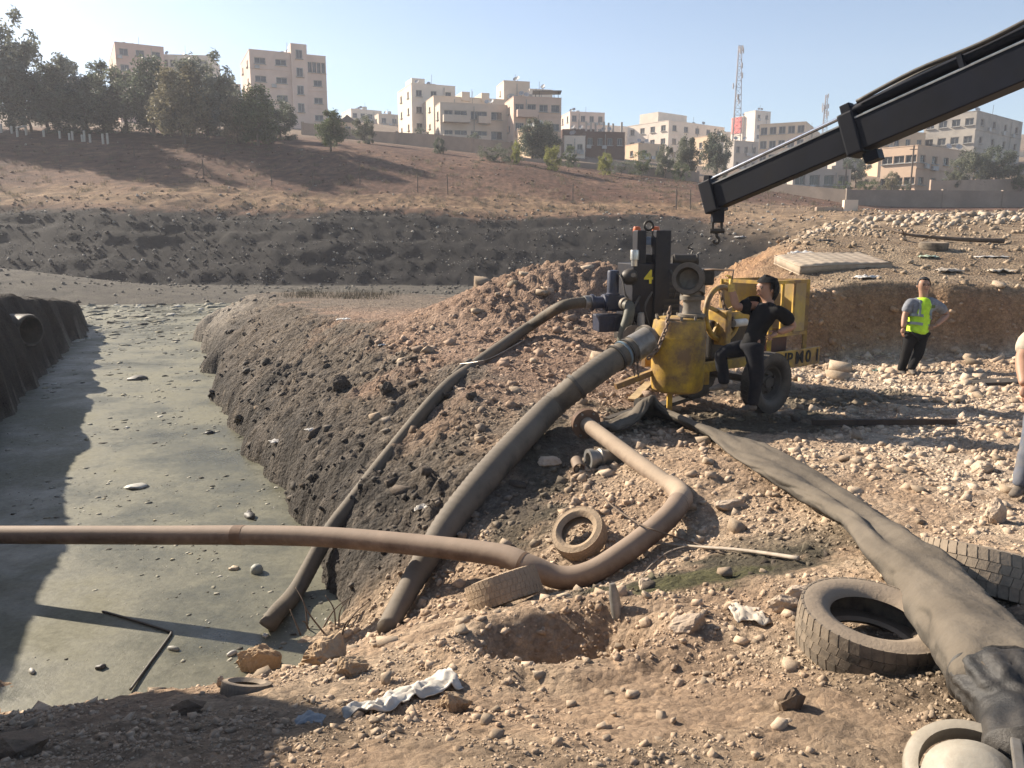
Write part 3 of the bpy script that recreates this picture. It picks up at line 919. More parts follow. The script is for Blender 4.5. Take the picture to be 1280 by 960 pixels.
# ------------------------------------------------------------------ tyres
M_tyre = mat('dusty_tyre_rubber', (.030, .028, .026), .85, 0, (.17, .14, .105), .75, 9, .4, .01, (.30, .235, .17), .75, .25)
M_tyre_tan = mat('mud_caked_tyre', (.16, .125, .09), .9, 0, (.30, .22, .15), .8, 9, .5, .02, (.36, .27, .18), .7, .2)
def tyre_meshes(Rr, W, rim, n=48, lug=.5):
    h = W / 2
    cas = [(rim, -h * .62), (rim + .012, -h * .80), (rim + (Rr - rim) * .45, -h * 1.02), (Rr * .955, -h * .90), (Rr * .975, -h * .74), (Rr * .975, h * .74), (Rr * .955, h * .90),
           (rim + (Rr - rim) * .45, h * 1.02), (rim + .012, h * .80), (rim, h * .62), (rim + .02, h * .5), (Rr * .93, h * .7), (Rr * .93, -h * .7), (rim + .02, -h * .5)]
    a = MB().lathe(cas, n=n, closed=True)
    b = MB()
    for j in range(n):                       # tread blocks: two shoulder lugs and two centre ribs per step
        for (z0, z1, f) in ((-h * .93, -h * .43, .84), (h * .43, h * .93, .84), (-h * .40, -h * .02, .93), (h * .02, h * .40, .93)):
            a0 = 2 * math.pi * (j + (.25 if z0 > 0 else 0)) / n; a1 = a0 + 2 * math.pi / n * f
            sk = .18 * (1 if abs(z0) > h * .4 else -1) * 2 * math.pi / n
            vs = []
            for (rr) in (Rr * .962, Rr * .992):
                for (an, z) in ((a0, z0), (a1, z0), (a1 + sk, z1), (a0 + sk, z1)):
                    r2 = rr - (Rr * .02 if abs(z) > h * .8 else 0)
                    vs.append((r2 * math.cos(an), -r2 * math.sin(an), z))
            b.add(vs, [(4, 5, 6, 7), (0, 1, 5, 4), (1, 2, 6, 5), (2, 3, 7, 6), (3, 0, 4, 7)])
    return a, b
def tyre(loc, axis, Rr, W, rim, label, m=None, group='scrap tyres dumped on the ground', n=44):
    root = empty('tyre', loc, 0, label, 'tyre', group)
    root.rotation_euler = Vector(axis).to_track_quat('Z', 'Y').to_euler()
    a, b = tyre_meshes(Rr, W, rim, n)
    m = m or M_tyre
    a.build('casing', m, root, True, 40)
    b.build('tread', m, root)
    return root
p = ground_at(1122, 838)
tyre((p.x + .0, p.y + .27, H(p.x, p.y + .27) + .105), (.05, -.10, 1), .335, .21, .19, 'big dusty tyre lying flat beside the grey flat hose')
p = ground_at(728, 694)
tyre((p.x - .02, p.y + .10, p.z + .15), (-.42, -.50, .78), .235, .15, .14, 'small tyre leaning on the rusty steel pipe', M_tyre_tan)
p = ground_at(622, 756)
tyre((p.x + .04, p.y + .20, p.z + .02), (-.32, .42, .85), .27, .20, .15, 'sand filled tyre half buried on edge below the steel pipe', mat('clay_caked_tyre', (.27, .205, .145), .95, 0, (.36, .27, .185), .6, 12, .7, .02, (.38, .29, .20), .6, .15))
p = ground_at(1222, 712, .12)
tyre((p.x + .16, p.y + .16, p.z - .10), (.26, .30, .92), .36, .25, .2, 'worn tyre with deep side lugs half buried behind the grey flat hose')
p = ground_at(300, 866)
tyre((p.x, p.y + .08, p.z - .035), (.1, .35, .9), .125, .09, .07, 'black tyre nearly buried in the crumbly rim above the water')
p = ground_at(1172, 314)
tyre((p.x, p.y + .2, p.z + .10), (0, -.05, 1), .31, .2, .18, 'grey tyre lying flat behind the mattress on the terrace')

# ------------------------------------------------------------------ hoses and the steel pipe
M_hose = mat('muddy_suction_hose', (.052, .047, .040), .75, 0, (.135, .11, .083), .55, 5, .25, .01, (.19, .155, .115), .5, .3)
M_hose_thin = mat('dark_muddy_hose', (.045, .039, .030), .75, 0, (.12, .095, .066), .55, 5, .25, .01, (.17, .137, .097), .45, .3)
M_flat = mat('grey_layflat_canvas', (.098, .086, .070), .88, 0, (.045, .040, .034), .6, 3.2, .6, .015, (.19, .155, .115), .45, .2, .3)
M_rust = mat('weathered_steel_pipe', (.185, .132, .098), .75, 0, (.085, .054, .038), .55, 5, .25, .006, (.33, .25, .18), .55, .3)
M_steel = mat('dull_galvanised_steel', (.30, .295, .28), .5, .6, (.14, .12, .09), .5, 9, .2, .005, (.30, .25, .19), .4, .4)
M_black = mat('black_rubber', (.022, .021, .020), .6, 0, (.09, .075, .06), .35, 8, .25, .006, (.18, .15, .11), .35, .35)
def ground_path(pts, r, per=10, smooth=3):
    """points on the ground seen through pixels (px, py[, extra height]); smoothed so the hose does not jitter"""
    raw = []
    for q in pts:
        if isinstance(q, Vector):
            raw.append(q); continue
        ex = q[2] if len(q) > 2 else 0
        raw.append(ground_at(q[0], q[1], r * .85 + ex))
    for _ in range(smooth):
        out = list(raw)
        for i in range(1, len(raw) - 1):
            # move only along the viewing ray, towards the neighbours' distance
            c = Vector((0, 0, CAM_Z)); d = raw[i] - c
            t = .5 * d.length + .25 * ((raw[i - 1] - c).length + (raw[i + 1] - c).length)
            out[i] = c + d.normalized() * t
        raw = out
    return raw
def resample(pts, step):
    pts = [Vector(p) for p in pts]
    out = [pts[0]]
    acc = 0
    for i in range(len(pts) - 1):
        a, b = pts[i], pts[i + 1]
        L = (b - a).length
        t = step - acc
        while t <= L:
            out.append(a + (b - a) * (t / L)); t += step
        acc = (acc + L) % step if L + acc >= step else acc + L
    return out
def ribbed(path, r, step=.022, depth=.05, n=16):
    pts = resample(path, step)
    radii = [r * (1 + (depth if k % 2 else -depth)) for k in range(len(pts))]
    return MB().tube(pts, r, n, True, radii)

# thin suction hose from the blue pump down into the water
hose = empty('suction_hose', ground_at(560, 490), 0, 'thin dark suction hose running from the blue pump into the water', 'hose')
path = [P(744, 378, 12.75), P(728, 378, 12.7), P(700, 384, 12.55)]
path = path + ground_path([(662, 408, .08), (622, 436, .03), (586, 462), (560, 482), (527, 518), (480, 576), (443, 624), (410, 668), (372, 736)], .09)
e = path[-1]
path = path + [P(345, 768, e.y * .985), P(332, 786, e.y * .97)]
T1 = catmull(path, 10)
ribbed(T1, .088, .03, .02, 14).build('hose', M_hose_thin, hose, True, None, hose.location)
MB().tube(T1[:10], .105, 16).build('coupling', M_steel, hose, True, 40, hose.location)
q = ground_at(566, 470, .05); q2 = ground_at(588, 452, .05)
MB().tube([q, (q + q2) / 2 + Vector((0, 0, .02)), q2], .05, 10).build('sleeve', M_hose_thin, hose, True, 40, hose.location)
# wire tied across the hose
MB().tube(catmull([ground_at(575, 455, .2), ground_at(612, 448, .28), ground_at(655, 425, .25)], 6), .006, 5).build('tie_wire', M_steel, hose, False, None, hose.location)

# thick suction hose from the yellow pump
hose2 = empty('suction_hose', ground_at(620, 600), 0, 'thick ribbed suction hose running from the yellow pump down the bank', 'hose')
path = [P(812, 424, 9.75), P(795, 434, 9.7), P(776, 444, 9.6), P(752, 460, 9.45), P(722, 482, 9.2)]
path = path + ground_path([(690, 508, .12), (655, 544, .06), (620, 582, .02), (590, 618), (560, 656), (538, 690), (515, 728), (496, 762), (482, 788, -.1)], .15)
T2 = catmull(path, 10)
L2 = len(T2)
pts = resample(T2, .04)
rad = [(.148 - .068 * ss(np.array((k / len(pts) - .62) / .38))) * (1 + (.04 if k % 2 else -.03)) for k in range(len(pts))]
MB().tube(pts, .15, 18, True, [float(x) for x in rad]).build('hose', M_hose, hose2, True, None, hose2.location)
MB().tube(T2[:14], .17, 18).build('coupling', M_steel, hose2, True, 40, hose2.location)
for k in (16, 22, 40):
    MB().tube(T2[k:k + 2], .168, 18).build('clamp_band', M_black, hose2, True, 40, hose2.location)

# rusty steel pipe: across the channel, down onto the bank, elbow, back up to a flange
pipe = empty('steel_pipe', ground_at(700, 735), 0, 'long weathered steel pipe crossing the channel with a bent elbow and flange end', 'pipe')
left = [P(-420, 668, 9.3), P(-200, 668, 8.8), P(0, 668.5, 8.3), P(200, 669, 7.9), P(320, 669, 7.6), P(420, 672, 7.3), P(540, 683, 6.85), P(625, 694, 6.5), P(660, 707, 6.35)]
mid = ground_path([(700, 722), (735, 715), (778, 694), (815, 668), (838, 648)], .11, smooth=4)
dl = [6.3, 6.28, 6.33, 6.45, 6.55]
mid = [P(x, y, d) for (x, y), d in zip(((700, 722), (738, 716), (778, 692), (815, 664), (838, 643)), dl)]
PA = catmull(left + mid + [P(848, 628, 6.75)], 8)
MB().tube(PA, .093, 20).build('pipe_run', M_rust, pipe, True, 50, pipe.location)
M_rust2 = mat('dusty_pale_pipe', (.27, .205, .15), .85, 0, (.16, .11, .078), .5, 6, .3, .008, (.40, .31, .22), .6, .25)
elb = [P(846, 632, 6.7), P(852, 622, 6.95), P(846, 613, 7.2), P(835, 606, 7.35)]
MB().tube(catmull(elb, 6), .099, 20).build('elbow', M_rust2, pipe, True, 50, pipe.location)
B0, B1 = P(836, 607, 7.33), P(733, 530, 8.9)
MB().tube([B0, (B0 + B1) / 2, B1], .083, 20).build('riser', M_rust2, pipe, True, 50, pipe.location)
ax = (B1 - B0).normalized()
MB().cyl(B1 - ax * .01, B1 + ax * .045, .17, 28).build('flange', mat('rusty_flange', (.16, .095, .06), .8, .2, (.07, .05, .04), .5, 8, .2, .005), pipe, True, 40, pipe.location)
for k in range(6):
    t = 2 * math.pi * k / 6
    u = ax.cross(Vector((0, 0, 1))).normalized(); v = u.cross(ax)
    c = B1 + (u * math.cos(t) + v * math.sin(t)) * .14
    MB().cyl(c - ax * .03, c + ax * .06, .014, 8).build('bolt', M_steel, pipe, False, None, pipe.location)
for k in (30, 62):
    MB().tube(PA[k:k + 2], .0955, 20).build('weld_seam', mat('weld_bead', (.13, .08, .05), .8, .1, None), pipe, True, 50, pipe.location)

# broad grey flattened hose lying across the rubble
flat = empty('layflat_hose', ground_at(1040, 640), 0, 'broad grey flattened hose snaking over the rubble past the big tyre', 'hose')
FL = [(757, 534, .19, .05, .0), (778, 526, .21, .06, .3), (806, 513, .22, .06, .85), (845, 522, .20, .05, .55), (895, 543, .19, .06, .35), (940, 565, .20, .05, -.2), (985, 592, .22, .08, 0),
      (1035, 622, .215, .09, .1), (1082, 656, .18, .09, .15), (1125, 692, .19, .10, -.1), (1172, 738, .195, .12, 0), (1215, 790, .195, .13, 0), (1248, 840, .19, .13, 0), (1268, 872, .16, .12, 0)]
raw = []
for (x, y, w_, h_, tw) in FL:
    raw.append(ground_at(x, y, h_ * 1.0 + .02))
raw[2] = raw[2] + Vector((0, 0, .04))
cen = catmull(raw, 18)
par = catmull([Vector((a[2], a[3], a[4])) for a in FL], 18)
mb = MB(); n = 48; vs = []
for i, (c, pr) in enumerate(zip(cen, par)):
    t = (cen[min(i + 1, len(cen) - 1)] - cen[max(i - 1, 0)]).normalized()
    x = t.cross(Vector((0, 0, 1))).normalized(); y = x.cross(t)
    x, y = x * math.cos(pr.z) + y * math.sin(pr.z), y * math.cos(pr.z) - x * math.sin(pr.z)
    for j in range(n):
        a = 2 * math.pi * j / n
        ca, sa = math.cos(a), math.sin(a)
        wr = .016 * gnoise(np.array([i * .10]), np.array([ca * 2.2 + (3 if sa > 0 else 9)]), 55)[0] + .022 * gnoise(np.array([i * .045 + 40]), np.array([sa * 1.2]), 56)[0]
        wr -= .013 * max(0, 1 - abs(gnoise(np.array([i * .06 + ca * 1.4]), np.array([ca * 1.1 + sa]), 57)[0]) * 7)
        sq = (abs(ca) ** .8) * (1 if ca > 0 else -1)
        crease = -.55 * math.exp(-((ca + .15 * math.sin(i * .03)) / .22) ** 2) * (sa > 0) * (.5 + .5 * math.sin(i * .05 + 1))
        vs.append(c + x * ((pr.x + wr) * sq) + y * ((pr.y * (1 + crease) + wr) * sa))
fs = [(i * n + j, i * n + (j + 1) % n, (i + 1) * n + (j + 1) % n, (i + 1) * n + j) for i in range(len(cen) - 1) for j in range(n)]
fs += [tuple(range(n))[::-1], tuple((len(cen) - 1) * n + j for j in range(n))]
mb.add(vs, fs).build('hose', M_flat, flat, True, None, flat.location)
MB().tube(cen[-9:-7], .178, 20, True).build('tie_cord', M_black, flat, True, None, flat.location) if False else None
# black rubber sleeve gathering the hose end onto the coupling
sl = catmull([cen[-14], cen[-1] + Vector((0, 0, .01)), ground_at(1282, 905, .10), ground_at(1284, 950, .09)], 10)
mbs = MB(); vs = []; nn = 48
for i, c in enumerate(sl):
    f_ = i / (len(sl) - 1)
    t = (sl[min(i + 1, len(sl) - 1)] - sl[max(i - 1, 0)]).normalized()
    x = t.cross(Vector((0, 0, 1))).normalized(); y = x.cross(t)
    env = math.sin(math.pi * min(1, f_ * 1.6))
    for j in range(nn):
        a = 2 * math.pi * j / nn
        fold = .03 * env * (abs(math.sin(a * 6 + .8 * math.sin(i * .2))) - .5) + .015 * gnoise(np.array([i * .3]), np.array([math.cos(a) * 3]), 58)[0]
        vs.append(c + x * (.195 - .075 * f_ + fold) * math.cos(a) + y * (.135 - .035 * f_ + fold) * math.sin(a))
fs = [(i * nn + j, i * nn + (j + 1) % nn, (i + 1) * nn + (j + 1) % nn, (i + 1) * nn + j) for i in range(len(sl) - 1) for j in range(nn)]
fs += [tuple(range(nn))[::-1], tuple((len(sl) - 1) * nn + j for j in range(nn))]
mbs.add(vs, fs).build('rubber_sleeve', mat('black_rubber_sheet', (.016, .0155, .015), .6, 0, (.05, .043, .036), .5, 12, .4, .01), flat, True, None, flat.location)
# pale worn coupling bowl at the hose end
cc = ground_at(1218, 980, .05); cax = Vector((-.25, -.45, 1)).normalized()
cpl = empty('hose_coupling', (cc.x, cc.y, cc.z - .06), 0, 'pale scuffed domed coupling lying beside the black rubber sleeve', 'coupling')
M_pale = mat('scuffed_pale_plastic', (.30, .285, .24), .5, 0, (.17, .15, .12), .6, 11, .2, .01, (.5, .43, .33), .3, .15)
prof = [(.0, .075), (.045, .074), (.085, .064), (.09, .058), (.12, .04), (.145, .0), (.15, -.06)]
MB().lathe(prof, cc, cax, 36).build('dome', M_pale, cpl, True, 60, cpl.location)
MB().lathe([(.15, -.05), (.185, -.055), (.195, -.075), (.185, -.10), (.145, -.105)], cc + Vector((.02, .045, .035)), cax, 40, True).build('collar', M_pale, cpl, True, 60, cpl.location)
lv = cc + Vector((.11, .0, .075))
MB().beam(lv + Vector((.04, .06, .03)), lv + Vector((-.05, -.12, -.0)), .030, .022, (0, 0, 1), .005).build('cam_lever', M_steel, cpl, False, None, cpl.location)

# steel end coupling and a short pipe end lying by the flange
fit = empty('pipe_coupling', ground_at(748, 575), 0, 'grey ribbed metal coupling on the ground under the flanged pipe end', 'coupling')
a = ground_at(735, 574, .09); b = a + Vector((.28, .10, .0))
d = (b - a).normalized()
MB().lathe([(.085, 0), (.105, .0), (.105, .05), (.085, .06), (.085, .12), (.10, .13), (.10, .16), (.08, .17), (.08, .30), (.066, .30), (.066, .0)], a, d, 24, True).build('body', M_steel, fit, True, 30, fit.location)
sp = empty('pipe_stub', ground_at(722, 585), 0, 'short rusty pipe stub lying in the mud beside the thick hose', 'pipe')
a = ground_at(724, 586, .05)
MB().lathe([(.05, 0), (.062, 0), (.062, .16), (.05, .16)], a, (-.1, .9, .25), 20, True).build('ring', M_rust, sp, True, 40, sp.location)
# ------------------------------------------------------------------ pumps
DUST = (.34, .26, .18)
M_yellow = mat('worn_yellow_paint', (.60, .37, .03), .55, 0, (.19, .11, .045), .68, 5, .2, .006, DUST, .2, .4, .15)
M_yellow_dusty = mat('dusty_yellow_sheet', (.46, .32, .07), .7, 0, (.30, .21, .11), .65, 6, .25, .006, DUST, .4, .3, .15)
M_navy = mat('dark_blue_paint', (.005, .007, .015), .5, 0, (.016, .014, .013), .4, 6, .15, .005, DUST, .06, .3, .25)
M_blue = mat('blue_pump_paint', (.010, .019, .048), .45, 0, (.03, .027, .024), .35, 7, .15, .005, DUST, .12, .5, .2)
M_iron = mat('grey_cast_iron', (.19, .175, .15), .65, .2, (.10, .085, .065), .5, 7, .3, .008, DUST, .45, .35)
M_dark = mat('dark_oily_metal', (.018, .017, .016), .55, .2, (.05, .042, .033), .35, 8, .2, .006, DUST, .12, .4)
M_red = mat('faded_red_paint', (.35, .05, .03), .5, 0, (.12, .06, .05), .4, 8, .1, .004)
M_orange = mat('orange_lamp_plastic', (.62, .13, .03), .35, 0, None, 0, 8, 0)
M_wood = mat('raw_timber', (.47, .34, .18), .8, 0, (.28, .19, .10), .5, 7, .3, .006)
M_chain = mat('rusty_chain', (.20, .13, .085), .7, .3, (.10, .06, .04), .5, 12, .2, .004, DUST, .3)
M_gold = mat('yellow_marking', (.62, .52, .03), .5, 0, None, 0, 8, 0)
M_ink = mat('black_marking', (.012, .011, .010), .7, 0, None, 0, 8, 0)
def text_mesh(name, body, size, m, parent, loc, rot, extrude=.002, offset=0.0):
    cu = bpy.data.curves.new(name, 'FONT')
    cu.body = body; cu.size = size; cu.extrude = extrude; cu.offset = offset
    cu.align_x = 'CENTER'; cu.align_y = 'CENTER'; cu.resolution_u = 3
    tmp = bpy.data.objects.new(name + '_curve', cu)
    COL.objects.link(tmp)
    bpy.context.view_layer.update()
    me = bpy.data.meshes.new_from_object(tmp.evaluated_get(bpy.context.evaluated_depsgraph_get()))
    bpy.data.objects.remove(tmp)
    me.materials.clear()
    o = link(name, me, parent, m)
    o.location = loc
    o.rotation_euler = rot
    return o
def torus(mb, c, axis, Rr, r, n=36, k=8):
    prof = [(Rr + r * math.cos(2 * math.pi * i / k), r * math.sin(2 * math.pi * i / k)) for i in range(k)]
    return mb.lathe(prof, c, axis, n, True)
def chain(mb, pts, r=.011, pitch=.05):
    ps = resample(pts, pitch)
    for i in range(len(ps) - 1):
        c = (ps[i] + ps[i + 1]) / 2
        d = (ps[i + 1] - ps[i]).normalized()
        u = d.cross(Vector((0, 0, 1)) if abs(d.z) < .9 else Vector((1, 0, 0))).normalized()
        v = d.cross(u)
        w_ = u if i % 2 else v
        loop = []
        for k in range(9):
            a = 2 * math.pi * k / 8
            loop.append(c + d * (math.cos(a) * pitch * .68) + w_ * (math.sin(a) * pitch * .36))
        mb.tube(loop, r, 5, False)
    return mb

# --- blue diesel pump, standing behind
bx0 = P(810, 432, 12.8)
bp = empty('diesel_pump', (bx0.x, bx0.y, H(bx0.x, bx0.y)), R(12), 'dark blue diesel pump set with a yellow number 4 on its housing', 'pump')
inv = bp.matrix_basis.inverted()
Lb = lambda px, py, D=12.8: inv @ P(px, py, D)
S = 12.8 / 1000.0
def lbox(px0, px1, py0, py1, D, depth, name, m, par=bp, bev=.012):
    a = Lb(px0, py1, D); b = Lb(px1, py0, D)
    c = (a + b) / 2 + Vector((0, depth / 2, 0))
    return MB().box(c, (abs(px1 - px0) * D / 1000, depth, abs(py1 - py0) * D / 1000), None, bev).build(name, m, par)
hs = lbox(789, 852, 330, 424, 12.75, .75, 'housing', M_navy)
lbox(826, 827, 345, 420, 12.73, .02, 'panel_seam', M_dark, hs, 0)
lbox(789, 852, 420, 431, 12.7, .9, 'skid_base', M_dark)
for (x0, x1, yt) in ((795, 807, 289), (818, 838, 289)):
    pl = lbox(x0, x1, yt, 418, 12.66, .22, 'mast_plate', M_navy)
lbox(807, 818, 318, 332, 12.72, .12, 'mast_crossbar', M_navy)
lbox(806, 819, 296, 306, 12.72, .03, 'control_screen', mat('pale_blue_panel', (.20, .27, .38), .3, 0, None, 0, 8, 0))
for x in (799, 823):
    c = Lb(x, 286, 12.66) + Vector((0, .1, 0))
    MB().lathe([(.0, .09), (.05, .085), (.062, .05), (.065, 0), (.0, 0)], c - Vector((0, 0, .05)), (0, 0, 1), 16).build('warning_lamp', M_orange, bp, True, 40)
torus(MB(), Lb(811, 282, 12.7), (0, 1, 0), .07, .02, 20, 6).build('lifting_eye', M_dark, bp, True)
m4 = text_mesh('number_four', '4', .30, M_gold, hs, (0, 0, 0), (R(90), 0, 0), .003, .006)
m4.location = Lb(812, 347, 12.66) + Vector((-.02, -.012, 0))
# the digit sits on its own dark plate in front of the mast plates
lbox(800, 825, 333, 362, 12.66, .03, 'number_plate', M_navy, hs)
c0 = Lb(840, 325, 12.85); c1 = Lb(872, 325, 12.85)
MB().tube([c0, c0 + (c1 - c0) * .06, c0 + (c1 - c0) * .07, c1 - (c1 - c0) * .08, c1 - (c1 - c0) * .07, c1], .09, 20, True, [.075, .075, .095, .095, .105, .10]).build('air_cleaner', M_dark, bp, True, 40)
for x in (843, 853, 866):
    MB().box(Lb(x, 335, 12.8), (.03, .06, .07)).build('red_bracket', M_red, bp)
MB().tube(catmull([Lb(864, 318, 12.85), Lb(866, 312, 12.85), Lb(860, 309, 12.85), Lb(866, 304, 12.85)], 4), .012, 6).build('vent_pipe', M_dark, bp)
c = Lb(793, 331, 12.6)
MB().lathe([(.0, .25), (.065, .25), (.07, .23), (.07, .10), (.055, .09), (.05, 0)], c - Vector((0, 0, .02)), (0, 0, 1), 18).build('exhaust_cap', mat('bright_steel', (.55, .54, .50), .35, .8, (.3, .25, .2), .3, 9, .1), bp, True, 40)
MB().lathe([(.0, -.13), (.07, -.12), (.115, -.07), (.13, 0), (.115, .07), (.07, .12), (0, .13)], Lb(787, 346, 12.6), (.85, -.4, .2), 20).build('air_filter', M_dark, bp, True)
MB().cyl(Lb(793, 344, 12.5), Lb(791, 344, 12.45), .035, 14).build('filter_badge', M_iron, bp)
# motor, valve and suction branch on the left
MB().lathe([(.0, .40), (.085, .39), (.095, .36), (.095, .04), (.11, .03), (.11, 0), (0, 0)], Lb(766, 369, 12.75), (0, 0, 1), 20).build('vertical_motor', M_blue, bp, True, 40)
lbox(756, 782, 369, 389, 12.7, .26, 'valve_body', M_blue, bp, .03)
MB().lathe([(.09, 0), (.135, 0), (.135, .04), (.095, .05), (.095, .20), (.135, .21), (.135, .25), (.09, .25)], Lb(757, 378, 12.75), (-1, 0, 0), 20).build('suction_flange', M_blue, bp, True, 30)
lbox(748, 785, 394, 415, 12.6, .34, 'gearbox', M_blue, bp, .02)
for x in (752, 760, 768, 776):
    lbox(x, x + 3, 397, 412, 12.58, .03, 'cooling_rib', M_blue, bp, 0)
MB().tube(catmull([Lb(783, 382, 12.5), Lb(787, 384, 12.4), Lb(785, 398, 12.35), Lb(780, 414, 12.35), Lb(777, 432, 12.4)], 6), .085, 16).build('drain_elbow', mat('olive_rubber', (.085, .085, .06), .6, 0, (.14, .12, .09), .4, 7, .2), bp, True, 50)
MB().lathe([(.08, 0), (.10, 0), (.10, .06), (.08, .06)], Lb(780, 380, 12.45), (.2, -1, 0), 18, True).build('branch_ring', M_iron, bp, True, 40)
MB().cyl(Lb(780, 390, 12.7), Lb(798, 390, 12.7), .16, 20).build('pump_volute', M_navy, bp, True, 40)
MB().lathe([(.0, 0), (.17, 0), (.17, .1), (.0, .1)], Lb(792, 420, 12.3), (-.3, -1, .1), 22).build('wheel_hub', M_iron, bp, True, 40)
MB().tube(catmull([Lb(772, 342, 12.6), Lb(778, 350, 12.5), Lb(782, 368, 12.45), Lb(790, 378, 12.5)], 6), .014, 6).build('cable', M_black, bp, True)
for sx in (790, 846):
    for dy in (0.05, .75):
        a = Lb(sx, 430, 12.7) + Vector((0, dy, 0))
        MB().beam(a, Vector((a.x, a.y, -.12)), .07, .07).build('support_leg', M_dark, bp)

for k in range(9):                         # radiator slats on the housing front
    lbox(829, 850, 346 + k * 7, 349 + k * 7, 12.74, .03, 'grille_slat', M_dark, hs, 0)
for (a_, b_, c_) in (((800, 370), (790, 395), (800, 418)), ((838, 338), (846, 352), (842, 372)), ((815, 365), (806, 385), (812, 410))):
    MB().tube(catmull([Lb(a_[0], a_[1], 12.62), Lb(b_[0], b_[1], 12.5), Lb(c_[0], c_[1], 12.62)], 6), .018, 7).build('fuel_hose', M_black, bp, True)
MB().lathe([(0, 0), (.06, 0), (.06, .2), (.045, .22), (0, .22)], Lb(801, 408, 12.6), (0, 0, 1), 14).build('fuel_filter', mat('white_canister', (.5, .48, .43), .5, 0, (.25, .2, .15), .5), bp, True, 40)
MB().box(Lb(845, 408, 12.6), (.22, .14, .20), None, .015).build('battery_box', M_dark, bp)
# --- yellow pump trailer
YD = 10.0
y0 = P(880, 500, YD)
yp = empty('pump_trailer', (y0.x, y0.y, H(y0.x, y0.y)), 0, 'yellow wheeled pump trailer with priming tank, flywheel ring and guard cage', 'pump')
inv2 = yp.matrix_basis.inverted()
L = lambda px, py, D=YD: inv2 @ P(px, py, D)
# priming tank
tb = L(846, 488, 10.0)
tk = MB().lathe([(.0, 0), (.27, 0), (.31, .03), (.325, .10), (.33, .45), (.325, .80), (.31, .88), (.27, .90), (.27, .915), (.0, .93)], tb, (0, 0, 1), 36).build('tank', M_yellow, yp, True, 35)
MB().lathe([(.331, .0), (.338, .0), (.338, .03), (.331, .03)], tb + Vector((0, 0, .66)), (0, 0, 1), 36, True).build('tank_seam', M_yellow, tk, True, 40)
for k in range(10):
    a = 2 * math.pi * k / 10 + .2
    MB().cyl(tb + Vector((.285 * math.cos(a), .285 * math.sin(a), .90)), tb + Vector((.285 * math.cos(a), .285 * math.sin(a), .945)), .017, 8).build('lid_bolt', M_iron, tk)
# outlet neck and swan-neck bell opening
nb = tb + Vector((.14, -.03, .93))
MB().lathe([(.17, 0), (.17, .03), (.115, .035), (.105, .12), (.11, .20), (.15, .205), (.15, .25), (.11, .255), (.10, .31)], nb, (0, 0, 1), 24).build('outlet_neck', M_iron, yp, True, 30)
hub = nb + Vector((.0, .02, .38))
odir = Vector((-.28, -.93, .05)).normalized()
el = MB()
el.tube(catmull([nb + Vector((0, 0, .28)), nb + Vector((.01, .03, .36)), hub + Vector((0, .03, .05)), hub + odir * .10 + Vector((0, 0, .07))], 5), .15, 22, True, None)
el.build('elbow_casting', M_iron, yp, True, 60)
oc = hub + odir * .14 + Vector((-.04, 0, .075))
MB().lathe([(.125, -.10), (.17, -.09), (.165, -.03), (.195, -.02), (.195, .03), (.165, .04), (.155, .10), (.185, .105), (.185, .135), (.135, .135), (.12, .05), (.11, -.08)], oc, odir, 32, True).build('bell_mouth', mat('worn_dark_iron', (.10, .092, .08), .6, .2, (.05, .045, .04), .5, 7, .25, .006, DUST, .4), yp, True, 30)
MB().cyl(oc - odir * .09, oc - odir * .07, .125, 24).build('bell_inside', M_black, yp)
MB().box(hub + Vector((.17, .02, .10)), (.16, .2, .2), None, .03).build('valve_block', M_dark, yp)
# inlet flange where the thick hose joins
MB().lathe([(.12, 0), (.2, 0), (.2, .05), (.13, .06), (.13, .25)], L(806, 427, 9.78), (L(840, 415, 10) - L(806, 427, 9.78)), 24).build('inlet_flange', M_iron, yp, True, 30)
# hanging chain
mbc = MB(); chain(mbc, [L(838, 384, 9.62), L(833, 410, 9.55), L(822, 436, 9.5), L(806, 452, 9.5)], .013, .055)
mbc.build('chain', M_chain, yp)
for (x, y) in ((792, 458), (797, 460)):
    mbc = MB(); chain(mbc, [L(x, y - 10, 9.6), L(x + 1, y + 12, 9.55)], .008, .035)
    mbc.build('loose_chain', M_chain, yp)
# flywheel ring with spokes
fc = L(903, 392, 10.15); fax = Vector((.62, -.78, .08)).normalized()
torus(MB(), fc, fax, .335, .035, 44, 8).build('flywheel_ring', M_yellow, yp, True)
fu = fax.cross(Vector((0, 0, 1))).normalized(); fv = fu.cross(fax)
for k in range(5):
    a = 2 * math.pi * k / 5 + .35
    d = fu * math.cos(a) + fv * math.sin(a)
    MB().beam(fc + d * .05, fc + d * .33, .045, .03, fax).build('spoke', M_yellow, yp)
MB().cyl(fc - fax * .10, fc + fax * .06, .075, 18).build('hub', M_dark, yp, True, 40)
mbc = MB(); chain(mbc, [fc + fv * .30 - fax * .03, fc + fu * .03 + fax * .08, fc - fv * .18 + fu * .05 + fax * .08, fc - fv * .05 - fu * .12 + fax * .08], .012, .05)
mbc.build('hanging_chain', M_chain, yp)
